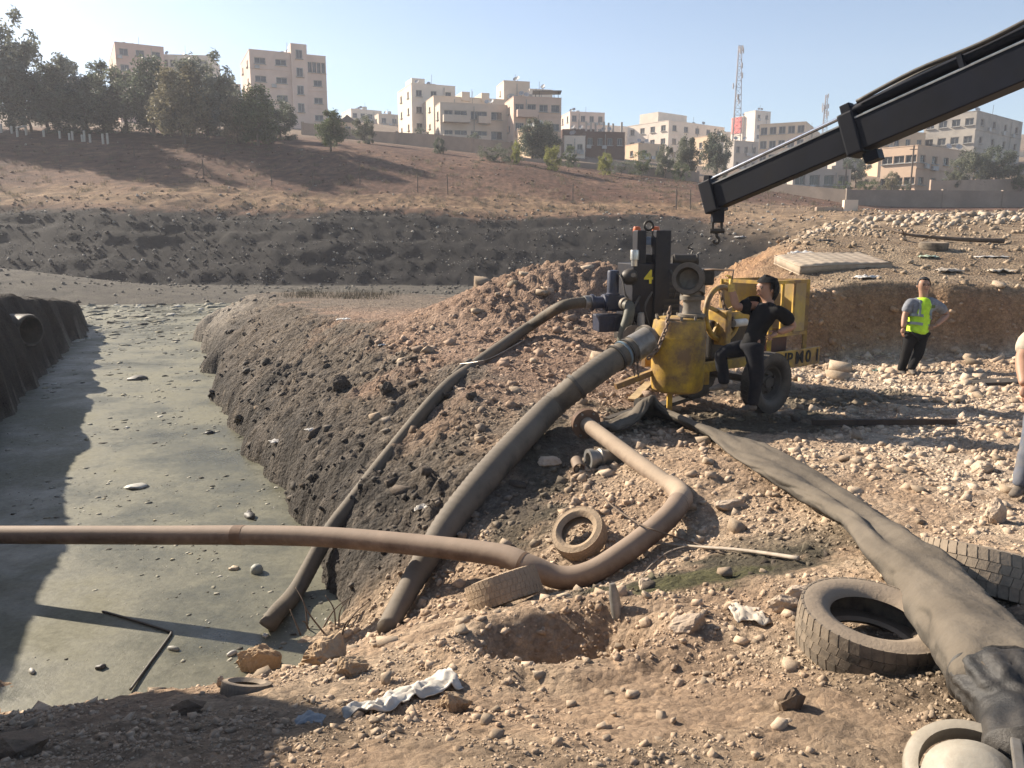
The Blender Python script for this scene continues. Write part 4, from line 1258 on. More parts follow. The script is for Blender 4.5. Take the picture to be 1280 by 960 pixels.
# chassis: long axis runs to the right and away
ex = Vector((.80, .60, 0)); ey = Vector((-.60, .80, 0))
def at(u, v, z):
    return L(880, 500, YD) + ex * u + ey * v + Vector((0, 0, z))
for v in (-.02, .72):
    MB().beam(at(-.35, v, .42), at(2.05, v, .42), .07, .12, (0, 0, 1), .008).build('chassis_rail', M_yellow, yp)
for u in (.02, .75, 1.8):
    MB().beam(at(u, .0, .42), at(u, .72, .42), .06, .10, (0, 0, 1), .006).build('cross_member', M_yellow, yp)
MB().box(at(.62, .36, .72), (.75, .45, .5), Matrix.Rotation(math.atan2(.6, .8), 3, 'Z'), .03).build('engine_block', M_dark, yp)
MB().box(at(.62, .10, .98), (.5, .12, .16), Matrix.Rotation(math.atan2(.6, .8), 3, 'Z'), .02).build('rocker_cover', M_yellow, yp)
MB().box(at(.36, .10, .88), (.10, .30, .44), Matrix.Rotation(math.atan2(.6, .8), 3, 'Z'), .02).build('end_bracket', M_yellow, yp)
MB().box(at(-.02, .05, .30), (.18, .16, .20), None, .015).build('tank_foot', M_yellow, yp)
MB().cyl(at(.5, .0, .93), at(.75, .0, .93), .05, 12).build('oil_filter', mat('white_filter', (.6, .58, .52), .5, 0, (.3, .25, .2), .4), yp, True, 40)
# guard cage at the rear: rails, uprights and dusty sheet panels
cz0, cz1 = .72, 1.42
cage = [at(1.2, -.05, 0), at(2.0, -.05, 0), at(2.0, .75, 0), at(1.2, .75, 0)]
for i in range(4):
    a, b = cage[i], cage[(i + 1) % 4]
    for z in (cz0, cz1):
        MB().beam(a + Vector((0, 0, z)), b + Vector((0, 0, z)), .045, .045, (0, 0, 1)).build('cage_rail', M_yellow, yp)
    MB().beam(a + Vector((0, 0, .44)), a + Vector((0, 0, cz1 + .02)), .05, .05).build('cage_post', M_yellow, yp)
for t in (.3, .62):
    a = cage[0].lerp(cage[1], t)
    MB().beam(a + Vector((0, 0, cz0)), a + Vector((0, 0, cz1)), .05, .03).build('cage_upright', M_yellow, yp)
for (i, j) in ((1, 2), (3, 2)):
    a, b = cage[i], cage[j]
    c = (a + b) / 2 + Vector((0, 0, (cz0 + cz1) / 2))
    d = (b - a)
    MB().box(c, (d.length - .05, .012, cz1 - cz0 - .05), Matrix.Rotation(math.atan2(d.y, d.x), 3, 'Z')).build('cage_panel', M_yellow_dusty, yp)
a, b = cage[0].lerp(cage[1], .62), cage[1]
c = (a + b) / 2 + Vector((0, 0, (cz0 + cz1) / 2)); d = b - a
MB().box(c, (d.length - .05, .012, cz1 - cz0 - .05), Matrix.Rotation(math.atan2(d.y, d.x), 3, 'Z')).build('cage_panel', M_yellow_dusty, yp)
MB().box(at(1.5, .3, .58), (.5, .5, .32), Matrix.Rotation(math.atan2(.6, .8), 3, 'Z'), .02).build('toolbox', mat('dull_maroon_paint', (.09, .03, .02), .6, 0, (.06, .045, .035), .4, 6, .15), yp)
# rear beam with stencilled mark
ba, bb = at(1.0, -.16, .40), at(2.2, -.16, .40)
MB().beam(ba, bb, .03, .24, (0, 0, 1), .006).build('rear_board', M_yellow, yp)
for ch, u in (('I', -.30), ('P', -.20), ('M', .02), ('0', .22), ('I', .43)):
    tm_ = text_mesh('stencil_mark', ch, .25, M_ink, yp, (0, 0, 0), (R(90), R(random.Random(u).uniform(-4, 4)), math.atan2(.6, .8)), .003, .005)
    tm_.location = (ba + bb) / 2 + ex * (u + .10) - ey * .021
    tm_.scale = (1.0, .92, 1)
# wheel
def road_wheel(c, axis):
    w = MB()
    a, b = tyre_meshes(.38, .22, .21, 40)
    q = Vector(axis).to_track_quat('Z', 'Y').to_matrix()
    for src, nm in ((a, 'tyre'), (b, 'tyre_tread')):
        src.v = [tuple(q @ Vector(v) + c) for v in src.v]
        src.build(nm, M_black, yp, nm == 'tyre', 40)
    rm = MB().lathe([(.0, .04), (.07, .04), (.08, .02), (.15, .0), (.19, .06), (.215, .07), (.215, -.07), (.19, -.06), (0, -.06)], c, axis, 28).build('rim', mat('shaded_dark_rim', (.055, .05, .044), .7, .2, (.03, .027, .024), .5, 8, .2), yp, True, 30)  # rim colour darkened to stand in for shade on the wheel
    for k in range(5):
        t = 2 * math.pi * k / 5
        u = Vector(axis).cross(Vector((0, 0, 1))).normalized(); v = u.cross(Vector(axis))
        n_ = c + (u * math.cos(t) + v * math.sin(t)) * .11
        MB().cyl(n_, n_ + Vector(axis) * .05, .014, 6).build('wheel_nut', M_dark, rm)
wc = L(958, 478, 9.75)
road_wheel(wc, -ey)
road_wheel(wc + ey * 1.15 , ey)
MB().cyl(wc + ey * .02, wc + ey * 1.1, .045, 10).build('axle', M_dark, yp)
MB().beam(at(-.35, .35, .40), at(-1.0, .55, .20), .07, .07).build('drawbar', M_yellow, yp)
MB().beam(at(-.30, .3, .42), Vector((at(-.3, .3, 0).x, at(-.3, .3, 0).y, -.25)), .06, .06).build('jockey_leg', M_yellow, yp)

# timber and scraps under the pump
def lump_board(name, a, b, w_, h_, m, label, cat, group=None):
    o = MB().beam(a, b, w_, h_, (0, 0, 1), .004).build(name, m, None, False, None, None)
    return tag(o, label, cat, group)
a = ground_at(821, 488)
lump_board('timber_block', Vector((a.x, a.y + .05, a.z - .05)), Vector((a.x, a.y + .05, a.z + .30)), .17, .15, M_wood, 'upright yellow timber block propping the tank', 'timber')
lump_board('timber_plank', ground_at(790, 500, .03), ground_at(812, 478, .08), .12, .03, M_wood, 'short split plank lying left of the timber block', 'timber')
lump_board('timber_plank', ground_at(812, 512, .05), ground_at(880, 490, .10), .16, .05, mat('dark_wet_timber', (.05, .042, .034), .8, 0, (.10, .08, .06), .4, 6, .3), 'dark wet plank in front of the yellow tank', 'timber')
lump_board('timber_plank', ground_at(758, 525, .03), ground_at(815, 505, .05), .09, .05, MATS['dark_wet_timber'], 'dark pole on the rubble above the flat hose', 'timber')
c = ground_at(797, 506, .08)
tag(MB().cyl(c, c + Vector((.18, .10, 0)), .085, 16).build('pipe_offcut', M_black, None, True, 40), 'short black pipe offcut beside the timber block', 'pipe')
# steel rod held by the worker
rod_a, rod_b = P(866, 338, 9.75), P(917, 338, 9.45)
rod = tag(MB().tube([rod_a, rod_a.lerp(rod_b, .5) + Vector((0, 0, .01)), rod_b, P(915, 350, 9.4)], .012, 8).build('steel_rod', M_chain, None, True), 'thin steel rod gripped by the gloved hand beside the bell mouth', 'rod')
# blue lashing strap round the thick hose coupling
MB().tube(T2[18:20], .164, 18).build('lashing_strap', mat('faded_blue_strap', (.12, .19, .24), .8, 0, (.2, .17, .13), .4), hose2, True, 40, hose2.location)
# ------------------------------------------------------------------ people
M_skin = mat('tanned_skin', (.36, .20, .13), .55, 0, None, 0, 20, .05, .002, None, 0, .35, .08)
M_hair = mat('black_hair', (.012, .010, .009), .6, 0, None, 0, 60, .4, .004)
M_blackcloth = mat('black_cotton', (.007, .007, .008), .9, 0, (.03, .027, .024), .3, 9, .35, .01, None, 0, .2)
M_denim = mat('dark_denim', (.008, .009, .013), .9, 0, (.035, .032, .03), .35, 9, .35, .01, None, 0, .2)
M_shirt = mat('grey_checked_shirt', (.20, .21, .23), .9, 0, (.12, .12, .13), .4, 26, .3, .008)
M_vest = mat('lime_high_visibility', (.50, .80, .03), .7, 0, (.38, .62, .03), .4, 9, .2, .008)
M_silver = mat('grey_reflective_tape', (.22, .24, .22), .4, .2, None, 0, 9, 0)
M_glove = mat('yellow_work_glove', (.55, .38, .10), .85, 0, (.35, .24, .10), .4, 15, .2, .004)
M_shoe = mat('dusty_boot', (.05, .042, .035), .8, 0, (.20, .16, .12), .6, 12, .2, .004)
M_paleshirt = mat('beige_cotton', (.42, .36, .28), .9, 0, (.30, .25, .19), .4, 9, .3, .008)
M_jeans = mat('faded_blue_jeans', (.09, .105, .14), .9, 0, (.16, .14, .12), .5, 9, .3, .008)
def skin_mesh(name, verts, edges, radii, m, parent, root=0, sub=2):
    me = bpy.data.meshes.new(name)
    me.from_pydata([tuple(v) for v in verts], edges, [])
    o = link(name, me, parent, m)
    md = o.modifiers.new('skin', 'SKIN')
    md.use_smooth_shade = True
    md.branch_smoothing = .6
    for i, r in enumerate(radii):
        sv = me.skin_vertices[0].data[i]
        sv.radius = r if isinstance(r, tuple) else (r, r)
        sv.use_root = (i == root)
    sb = o.modifiers.new('subsurf', 'SUBSURF')
    sb.levels = sub; sb.render_levels = sub
    return o
def chain_mesh(name, chains, m, parent, sub=2):
    """chains: list of [(point, radius), ...]; chains that share a point are joined there"""
    verts, radii, edges, key = [], [], [], {}
    for ch in chains:
        prev = None
        for (p, r) in ch:
            k = tuple(round(c, 4) for c in p)
            if k not in key:
                key[k] = len(verts); verts.append(Vector(p)); radii.append(r)
            i = key[k]
            if prev is not None and prev != i:
                edges.append((prev, i))
            prev = i
    return skin_mesh(name, verts, edges, radii, m, parent, 0, sub)
def head_parts(parent, c, fwd, hair_m, size=.105, cap=None, beard=False):
    """hair cap, nose, ears and eyes around a head that is part of the body mesh; c = head centre"""
    f = Vector(fwd).normalized(); up = Vector((0, 0, 1)); r = f.cross(up).normalized()
    bm = bmesh.new()
    bmesh.ops.create_uvsphere(bm, u_segments=18, v_segments=12, radius=size * 1.10)
    for v in bm.verts:
        v.co = Vector((v.co.x * .86, v.co.y * 1.02, v.co.z * 1.12))
    kill = [v for v in bm.verts if v.co.y > size * .25 and v.co.z < size * .62 or v.co.z < -size * .55]
    bmesh.ops.delete(bm, geom=kill, context='VERTS')
    me = bpy.data.meshes.new('hair'); bm.to_mesh(me); bm.free()
    M = Matrix((r, f, up)).transposed().to_4x4()
    M.translation = Vector(c) + up * size * .12 - f * size * .06
    me.transform(M)
    link('hair', me, parent, hair_m, True)
    nose = MB().lathe([(.0, .030), (.008, .026), (.013, .010), (.014, 0)], Vector(c) + f * size * .92 - up * size * .05, f - up * .35, 8)
    nose.build('nose', M_skin, parent, True)
    for s in (-1, 1):
        MB().lathe([(0, .012), (.02, .010), (.026, 0), (.02, -.008), (0, -.01)], Vector(c) + r * s * size * .84 - f * size * .1 - up * .01, r * s + f * .2, 8).build('ear', M_skin, parent, True)
        MB().lathe([(0, .006), (.009, .003), (.011, 0)], Vector(c) + f * size * .86 + r * s * size * .36 + up * size * .12, f, 8).build('eye', M_hair, parent, True)
        MB().beam(Vector(c) + f * size * .90 + r * s * size * .14 + up * size * .30, Vector(c) + f * size * .82 + r * s * size * .55 + up * size * .28, .012, .008).build('eyebrow', M_hair, parent)
    MB().beam(Vector(c) + f * size * .86 - r * size * .28 - up * size * .52, Vector(c) + f * size * .86 + r * size * .28 - up * size * .52, .012, .008).build('mouth', mat('lips', (.20, .085, .07), .6, 0, None, 0, 9, 0), parent)
def hand(parent, wrist, d, palm_n, m, curl=.5, s=1.0, name='hand'):
    """palm and five separate fingers; d = direction the hand points, palm_n = direction the palm faces"""
    d = Vector(d).normalized(); n = Vector(palm_n); n = (n - d * n.dot(d)).normalized(); side = d.cross(n)
    w = Vector(wrist)
    chains = [[(w, .030 * s), (w + d * .05 * s, (.040 * s, .022 * s)), (w + d * .095 * s, (.038 * s, .018 * s))]]
    body = chain_mesh(name, chains, m, parent, 1)
    for k, (off, ln) in enumerate(((-.030, .068), (-.010, .078), (.010, .074), (.029, .058))):
        b = w + d * .085 * s + side * off * s
        a1 = curl * .7; a2 = curl * 1.7; a3 = curl * 2.5
        dirs = [d * math.cos(a) + n * math.sin(a) for a in (a1, a2, a3)]
        p1 = b + dirs[0] * ln * .45 * s; p2 = p1 + dirs[1] * ln * .32 * s; p3 = p2 + dirs[2] * ln * .25 * s
        chain_mesh('finger', [[(b, .0095 * s), (p1, .009 * s), (p2, .008 * s), (p3, .0065 * s)]], m, body, 1)
    b = w + d * .035 * s - side * .032 * s
    t1 = b + (d * .6 - side * .7 + n * .3).normalized() * .035 * s
    t2 = t1 + (d * .8 - side * .1 + n * .6).normalized() * .03 * s
    chain_mesh('thumb', [[(b, .012 * s), (t1, .0105 * s), (t2, .008 * s)]], m, body, 1)
    return body
def person(label, J, fwd, R_=1.0, top=None, top_len='short', legs=None, name='person', hair=None, head_r=.095):
    """J: joint positions in world space. One continuous body; clothes are children"""
    base = Vector((J['pelvis'].x, J['pelvis'].y, min(J['ankle_l'].z, J['ankle_r'].z) - .08))
    root = empty(name, base, 0, label, 'person')
    q = {k: Vector(v) - base for k, v in J.items()}
    q['head'] = q['head'] - (q['head'] - q['neck']).normalized() * .015
    up = (q['head'] - q['neck']).normalized()
    chest = q['pelvis'].lerp(q['neck'], .68); waist = q['pelvis'].lerp(q['neck'], .33)
    chains = [[(q['pelvis'], (.11, .08)), (waist, (.10, .075)), (chest, (.12, .085)), (q['neck'] - up * .04, (.10, .085)), (q['neck'] + up * .01, .066), (q['head'] - up * .085, (.075, .085)), (q['head'] - up * .02, (.096, .118)), (q['head'] + up * .06, (.092, .115)), (q['head'] + up * .105, (.06, .08))]]
    for s in ('l', 'r'):
        chains.append([(chest, (.12, .085)), (q['shoulder_' + s], .060), (q['shoulder_' + s].lerp(q['elbow_' + s], .5), .060), (q['elbow_' + s], .050), (q['elbow_' + s].lerp(q['wrist_' + s], .4), .050), (q['wrist_' + s], .034)])
        hipo = q['hip_' + s]
        chains.append([(q['pelvis'], (.11, .08)), (hipo, .080), (hipo.lerp(q['knee_' + s], .5), .078), (q['knee_' + s], .056), (q['knee_' + s].lerp(q['ankle_' + s], .35), .055), (q['ankle_' + s], .038)])
    chain_mesh('body', chains, M_skin, root)
    e = .018
    tch = [[(q['pelvis'] - up * .11, (.155 + e, .125 + e)), (q['pelvis'], (.155 + e, .12 + e)), (waist, (.145 + e, .11 + e)), (chest, (.165 + e, .12 + e)), (q['neck'] - up * .02, (.09 + e, .08 + e))]]
    for s in ('l', 'r'):
        sl = q['shoulder_' + s]; el = q['elbow_' + s]
        endp = sl.lerp(el, .85) if top_len == 'short' else el.lerp(q['wrist_' + s], .9)
        c = [(chest, (.165 + e, .12 + e)), (sl, .090 + e)]
        if top_len == 'short':
            c.append((endp, .064 + e))
        else:
            c += [(el, .050 + e), (endp, .038 + e)]
        tch.append(c)
    shirt = chain_mesh('shirt', tch, top, root)
    lch = []
    for s in ('l', 'r'):
        hipo = q['hip_' + s]
        lch.append([(q['pelvis'] + Vector((0, 0, .03)), (.145, .115)), (hipo, .118), (hipo.lerp(q['knee_' + s], .5), .105), (q['knee_' + s], .084), (q['knee_' + s].lerp(q['ankle_' + s], .5), .076), (q['ankle_' + s] + Vector((0, 0, .015)), .070), (q['ankle_' + s] - Vector((0, 0, .02)), .068)])
    chain_mesh('trousers', lch, legs, root)
    for s in ('l', 'r'):
        a = q['ankle_' + s]; fd = Vector(J.get('foot_' + s, fwd)); fd = Vector((fd.x, fd.y, fd.z if 'foot_' + s in J else 0)).normalized()
        chain_mesh('shoe', [[(a - fd * .05 - Vector((0, 0, .045)), .042), (a + fd * .04 - Vector((0, 0, .04)), (.046, .045)), (a + fd * .13 - Vector((0, 0, .055)), (.045, .032)), (a + fd * .185 - Vector((0, 0, .06)), (.035, .022))], ], M_shoe, root, 1)
    head_parts(root, q['head'], fwd, hair or M_hair, .112)
    return root, q, shirt

def cloth_folds(root, amt=.022, size=.11):
    tx = bpy.data.textures.get('cloth_folds') or bpy.data.textures.new('cloth_folds', 'CLOUDS')
    tx.noise_scale = size; tx.noise_depth = 2
    for o in root.children:
        if o.name.split('.')[0] in ('shirt', 'trousers', 'vest'):
            md = o.modifiers.new('folds', 'DISPLACE'); md.texture = tx; md.strength = amt; md.mid_level = .5
# man in the lime vest, one hand on his hip
D1 = 13.9
g1 = ground_at(1132, 466)
D1 = g1.y / ray(1132, 466).y
W = lambda px, py, dd=0.0: P(px, py, D1 + dd)
J = dict(head=W(1155, 356), neck=W(1154, 371.5), shoulder_l=W(1170, 378), shoulder_r=W(1138, 377), elbow_l=W(1184, 394, .05), elbow_r=W(1131, 395),
         wrist_l=W(1170, 407, -.12), wrist_r=W(1129, 410, -.05), pelvis=W(1146, 416), hip_l=W(1152, 420), hip_r=W(1139, 420), knee_l=W(1149, 440, -.03), knee_r=W(1133, 440, .02),
         ankle_l=W(1139, 461, -.08), ankle_r=W(1127, 462, .10))
man, q, _ = person('man in a lime safety vest standing hand on hip before the earth cut', J, (-.1, -1, 0), top=M_shirt, legs=M_blackcloth)
hand(man, q['wrist_r'], (-.05, -.1, -1), (1, 0, 0), M_skin, .35)
hand(man, q['wrist_l'], (-.9, -.3, -.2), (0, .5, -1), M_skin, .5)
up = (q['neck'] - q['pelvis']).normalized()
pv, nk = q['pelvis'], q['neck']
ch = pv.lerp(nk, .70)
vch = [[(pv - up * .06, (.185, .155)), (pv + up * .03, (.185, .155)), (pv.lerp(nk, .33), (.178, .148)), (ch, (.198, .158)), (nk - up * .05, (.15, .12)), (nk - up * .01, (.10, .10))]]
vest = chain_mesh('vest', vch, M_vest, man)
def band(parent, c, up, rx, ry, h, name, m):
    mb = MB(); vs = []; n = 32
    x = Vector((1, 0, 0)); x = (x - up * x.dot(up)).normalized(); y = up.cross(x)
    for z in (-h / 2, h / 2):
        for j in range(n):
            a = 2 * math.pi * j / n
            vs.append(c + up * z + x * rx * math.cos(a) + y * ry * math.sin(a))
    mb.add(vs, [(j, (j + 1) % n, n + (j + 1) % n, n + j) for j in range(n)])
    return mb.build(name, m, parent, True)
vt = [vest]
for t in (.22, .45):
    band(man, pv.lerp(nk, t), up, .192, .152, .045, 'reflective_band', M_silver)
for s in (-1, 1):
    a = pv.lerp(nk, .50) + Vector((s * .09, -.17, 0)); b = nk + Vector((s * .085, -.10, -.04))
    MB().beam(a, b, .035, .008, (0, -1, 0)).build('lapel_tape', M_silver, man)
MB().box(pv.lerp(nk, .76) + Vector((.10, -.178, 0)), (.06, .01, .05)).build('badge', mat('dark_badge', (.08, .12, .03), .6, 0, None, 0, 9, 0), man)

# worker leaning on the pump trailer, one gloved hand raised
D2 = 9.3
Wk = lambda px, py, dd=0.0: P(px, py, D2 + dd)
J = dict(head=Wk(957, 360), neck=Wk(961, 378), shoulder_l=Wk(946, 382, .16), shoulder_r=Wk(973, 387, -.16), elbow_l=Wk(920, 384, .12), elbow_r=Wk(993, 408, -.10),
         wrist_l=Wk(914, 358, .10), wrist_r=Wk(972, 416, -.16), pelvis=Wk(940, 428), hip_l=Wk(934, 434, .10), hip_r=Wk(942, 436, -.10), knee_l=Wk(900, 441, .02), knee_r=Wk(946, 472, -.12),
         ankle_l=Wk(905, 478, .05), ankle_r=Wk(941, 505, -.10), foot_l=(-1, -.15, -.12), foot_r=(-.9, -.4, 0))
worker, q, _ = person('worker in black raising a yellow gloved hand beside the yellow trailer', J, (-.93, -.35, .0), top=M_blackcloth, legs=M_denim)
hand(worker, q['wrist_l'], (-.1, 0, 1), (-1, -.2, 0), M_glove, .75, 1.1, 'gloved_hand')
MB().tube([q['wrist_l'] - Vector((-.01, 0, .06)), q['wrist_l'] + Vector((0, 0, .03))], .04, 12, True, [.046, .040]).build('glove_cuff', M_glove, worker, True, 50)
hand(worker, q['wrist_r'], (-.85, -.1, -.45), (.2, .8, -.2), M_skin, .5)
# dark head cloth over the hair, hanging behind
hc = q['head']; f = Vector((-.93, -.35, 0)).normalized()
bm = bmesh.new(); bmesh.ops.create_uvsphere(bm, u_segments=20, v_segments=14, radius=.138)
for v in bm.verts:
    n = gnoise(np.array([v.co.x * 18]), np.array([v.co.z * 18 + v.co.y * 9]), 5)[0]
    v.co *= 1 + .06 * n
    if v.co.z < 0 and v.co.y < 0: v.co.z *= 1.45
kill = [v for v in bm.verts if v.co.y > .03 and v.co.z < .035]
bmesh.ops.delete(bm, geom=kill, context='VERTS')
me = bpy.data.meshes.new('head_cloth'); bm.to_mesh(me); bm.free()
r_ = f.cross(Vector((0, 0, 1))).normalized()
Mx = Matrix((r_, f, Vector((0, 0, 1)))).transposed().to_4x4(); Mx.translation = hc + Vector((0, 0, .02)) - f * .02
me.transform(Mx)
link('head_cloth', me, worker, M_blackcloth, True)
MB().box(hc + Vector((.05, .02, .125)), (.16, .11, .05), Matrix.Rotation(.35, 3, 'Y'), .02).build('cap_fold', M_blackcloth, worker, True)

# bystander at the right edge of the view
D3 = 6.35
Wb = lambda px, py, dd=0.0: P(px, py, D3 + dd)
J = dict(head=Wb(1325, 372), neck=Wb(1325, 402), shoulder_l=Wb(1362, 420, -.02), shoulder_r=Wb(1290, 420, .02), elbow_l=Wb(1372, 462), elbow_r=Wb(1277, 448, -.05),
         wrist_l=Wb(1362, 500, -.1), wrist_r=Wb(1280, 482, -.22), pelvis=Wb(1322, 500), hip_l=Wb(1340, 508), hip_r=Wb(1303, 508), knee_l=Wb(1340, 556, -.05), knee_r=Wb(1290, 556, -.02),
         ankle_l=Wb(1345, 607, .05), ankle_r=Wb(1276, 605, .0), foot_r=(-.75, -.66, 0), foot_l=(-.3, -.95, 0))
by, q, _ = person('bystander in beige shirt and faded jeans standing on the rubble', J, (-.7, .7, 0), top=M_paleshirt, legs=M_jeans)
hand(by, q['wrist_r'], (-.1, -.4, -1), (1, 0, 0), M_skin, .4)
hand(by, q['wrist_l'], (-.1, -.4, -1), (-1, 0, 0), M_skin, .4)
up = (q['neck'] - q['pelvis']).normalized()
vch = [[(q['pelvis'].lerp(q['neck'], .45), (.175, .15)), (q['pelvis'].lerp(q['neck'], .7), (.20, .16)), (q['neck'] - up * .05, (.15, .12)), (q['neck'] - up * .01, (.10, .10))]]
chain_mesh('vest', vch, M_vest, by)

for w_ in (man, worker, by):
    cloth_folds(w_)
# ------------------------------------------------------------------ knuckle-boom crane
M_boom = mat('dark_blue_black_boom', (.0065, .008, .014), .5, 0, (.014, .013, .013), .35, 3, .08, .004, None, 0, .18, .3)
M_chrome = mat('bright_hydraulic_rod', (.62, .62, .62), .22, .95, (.3, .28, .25), .2, 9, 0)
M_edge = mat('scuffed_grey_edge', (.34, .34, .33), .45, .4, (.12, .11, .1), .4, 9, .1)
A = P(890, 249, 9.0); B = P(1280, 79, 6.75)
dirb = (B - A).normalized()
upb = (Vector((0, 0, 1)) - dirb * dirb.z).normalized()
sid = dirb.cross(upb)
LB = (B - A).length
K = A + dirb * (LB * 1.55)
foot = Vector((K.x + 1.5, K.y - .4, 0)); foot.z = H(foot.x, foot.y)
crane = empty('crane', foot, 0, 'dark blue black knuckle boom crane reaching down over the pump', 'crane')
def cb(t, u, v=0.0):
    """point on the boom: t metres from the tip, u up across the boom, v sideways"""
    return A + dirb * t + upb * u + sid * v - foot
tc = (P(1078, 167, 7.9) - A).length
def hexbox(name, t0, t1, h, w, m, u0=0.0, bev=.012):
    return MB().beam(cb(t0, u0), cb(t1, u0), w, h, upb, bev).build(name, m, crane)
inner = hexbox('inner_boom', -.02, tc + .3, .275, .18, M_boom)
for v in (-.094, .094):
    MB().beam(cb(0.0, .136, v), cb(tc, .136, v), .012, .014, upb).build('edge_strip', M_edge, inner)
outer = hexbox('outer_boom', tc - .02, LB * 1.55, .32, .25, M_boom, -.01)
MB().beam(cb(tc + .06, .142, -.127), cb(LB * 1.5, .142, -.127), .012, .016, upb).build('edge_strip', M_edge, outer)
MB().beam(cb(tc + .06, .142, .127), cb(LB * 1.5, .142, .127), .012, .016, upb).build('edge_strip', M_edge, outer)
# slide collar at the end of the outer section
MB().beam(cb(tc - .10, .02), cb(tc + .06, .02), .29, .42, upb, .02).build('boom_collar', M_boom, crane)
MB().beam(cb(tc - .08, .25), cb(tc + .02, .25), .12, .16, upb, .01).build('collar_lug', M_boom, crane)
MB().beam(cb(tc + .02, -.25), cb(tc + .16, -.25), .16, .10, upb, .01).build('wear_pad', M_boom, crane)
# extension cylinder: bright rod over the inner boom, barrel over the outer boom
MB().tube([cb(.02, .215), cb(tc, .235)], .020, 14).build('extension_rod', M_chrome, crane, True, 40)
MB().tube([cb(tc, .245), cb(LB * 1.5, .245)], .055, 16).build('extension_cylinder', M_boom, crane, True, 40)
for v in (-.08, .08):
    pts = [cb(tc + .1, .29, v)] + [cb(tc + .1 + k * .55, .31 + .02 * math.sin(k * 1.9 + v * 9), v) for k in range(1, 7)] + [cb(LB * 1.5, .31, v)]
    MB().tube(catmull(pts, 5), .022, 8).build('hydraulic_hose', M_black, crane, True)
for t in (tc + 1.0, tc + 2.0):
    MB().beam(cb(t, .20), cb(t + .04, .20), .22, .16, upb).build('hose_bracket', M_boom, crane)
# tip: bracket, lug and hanging hook
MB().beam(cb(-.06, .02), cb(.10, .02), .25, .36, upb, .015).build('boom_tip', M_boom, crane)
MB().beam(cb(-.02, .16), cb(.03, .27), .08, .07, sid, .01).build('rod_lug', M_boom, crane)
tip = cb(.03, -.16)
MB().box(tip + Vector((0, 0, -.02)), (.13, .12, .20), None, .015).build('hook_bracket', M_boom, crane)
hk = MB().cyl(tip + Vector((-.05, 0, -.10)), tip + Vector((-.05, 0, -.22)), .016, 8).build('shackle_side', M_dark, crane)
MB().cyl(tip + Vector((.05, 0, -.10)), tip + Vector((.05, 0, -.22)), .016, 8).build('shackle_side', M_dark, crane)
MB().cyl(tip + Vector((-.08, 0, -.21)), tip + Vector((.08, 0, -.21)), .028, 10).build('shackle_pin', M_dark, crane)
hpts = [tip + (q - tip) * .72 + Vector((0, 0, .0)) for q in [tip + Vector((0, 0, -.28)), tip + Vector((0, 0, -.36)), tip + Vector((.035, 0, -.41)), tip + Vector((.02, 0, -.47)), tip + Vector((-.03, 0, -.475)), tip + Vector((-.05, 0, -.43))]]
MB().tube(catmull(hpts, 5), .018, 8, True).build('hook', M_dark, crane, True)
# beyond the view: knuckle, inner arm, column and stabiliser base standing on the ground
kk = K - foot
MB().cyl(kk + sid * -.22, kk + sid * .22, .26, 20).build('knuckle', M_boom, crane, True, 40)
MB().beam(kk, Vector((.25, .1, 2.0)), .34, .42, (1, 0, 0), .02).build('main_arm', M_boom, crane)
MB().lathe([(.0, 2.2), (.26, 2.2), (.28, 2.1), (.28, .9), (.45, .85), (.45, .55), (.0, .55)], (.25, .1, 0), (0, 0, 1), 24).build('column', M_boom, crane, True, 30)
MB().box((.25, .1, .5), (2.2, .8, .35), None, .03).build('base_frame', M_boom, crane)
for sx in (-.8, 1.3):
    for sy in (-.3, .5):
        MB().box((sx, sy, .15), (.18, .18, .6), None, .02).build('stabiliser', M_boom, crane)

# ------------------------------------------------------------------ buildings on the far hill
def plaster(name, col, dirt=None, amt=.35):
    col = (min(.85, col[0] * 1.10), col[1] * 1.02, col[2] * .95)
    return mat(name, col, .9, 0, dirt or tuple(c * .7 for c in col), amt, .35, .2, .02, None, 0, .2, .08)
M_cream = plaster('cream_stone', (.62, .54, .45))
M_pinkst = plaster('pink_stone', (.56, .42, .37))
M_tan = plaster('tan_stone', (.56, .45, .33))
M_greyst = plaster('grey_cement', (.42, .40, .37))
M_white = plaster('white_stone', (.70, .65, .58))
M_brownp = plaster('dark_brown_render', (.10, .055, .04))
M_block = plaster('concrete_block', (.36, .29, .235), (.24, .19, .15), .5)
M_frame = mat('window_aluminium', (.30, .29, .27), .5, .2, None, 0, 3, 0)
M_glass = mat('dark_window_glass', (.022, .025, .030), .12, 0, (.05, .05, .055), .3, 1.5, 0, .01, None, 0, .5)
M_tank = mat('roof_water_tank', (.42, .42, .41), .5, .2, (.25, .24, .23), .4, 2, .1)
M_rail = mat('dark_railing', (.06, .055, .05), .6, .2, None, 0, 3, 0)
WIN_CACHE = {}
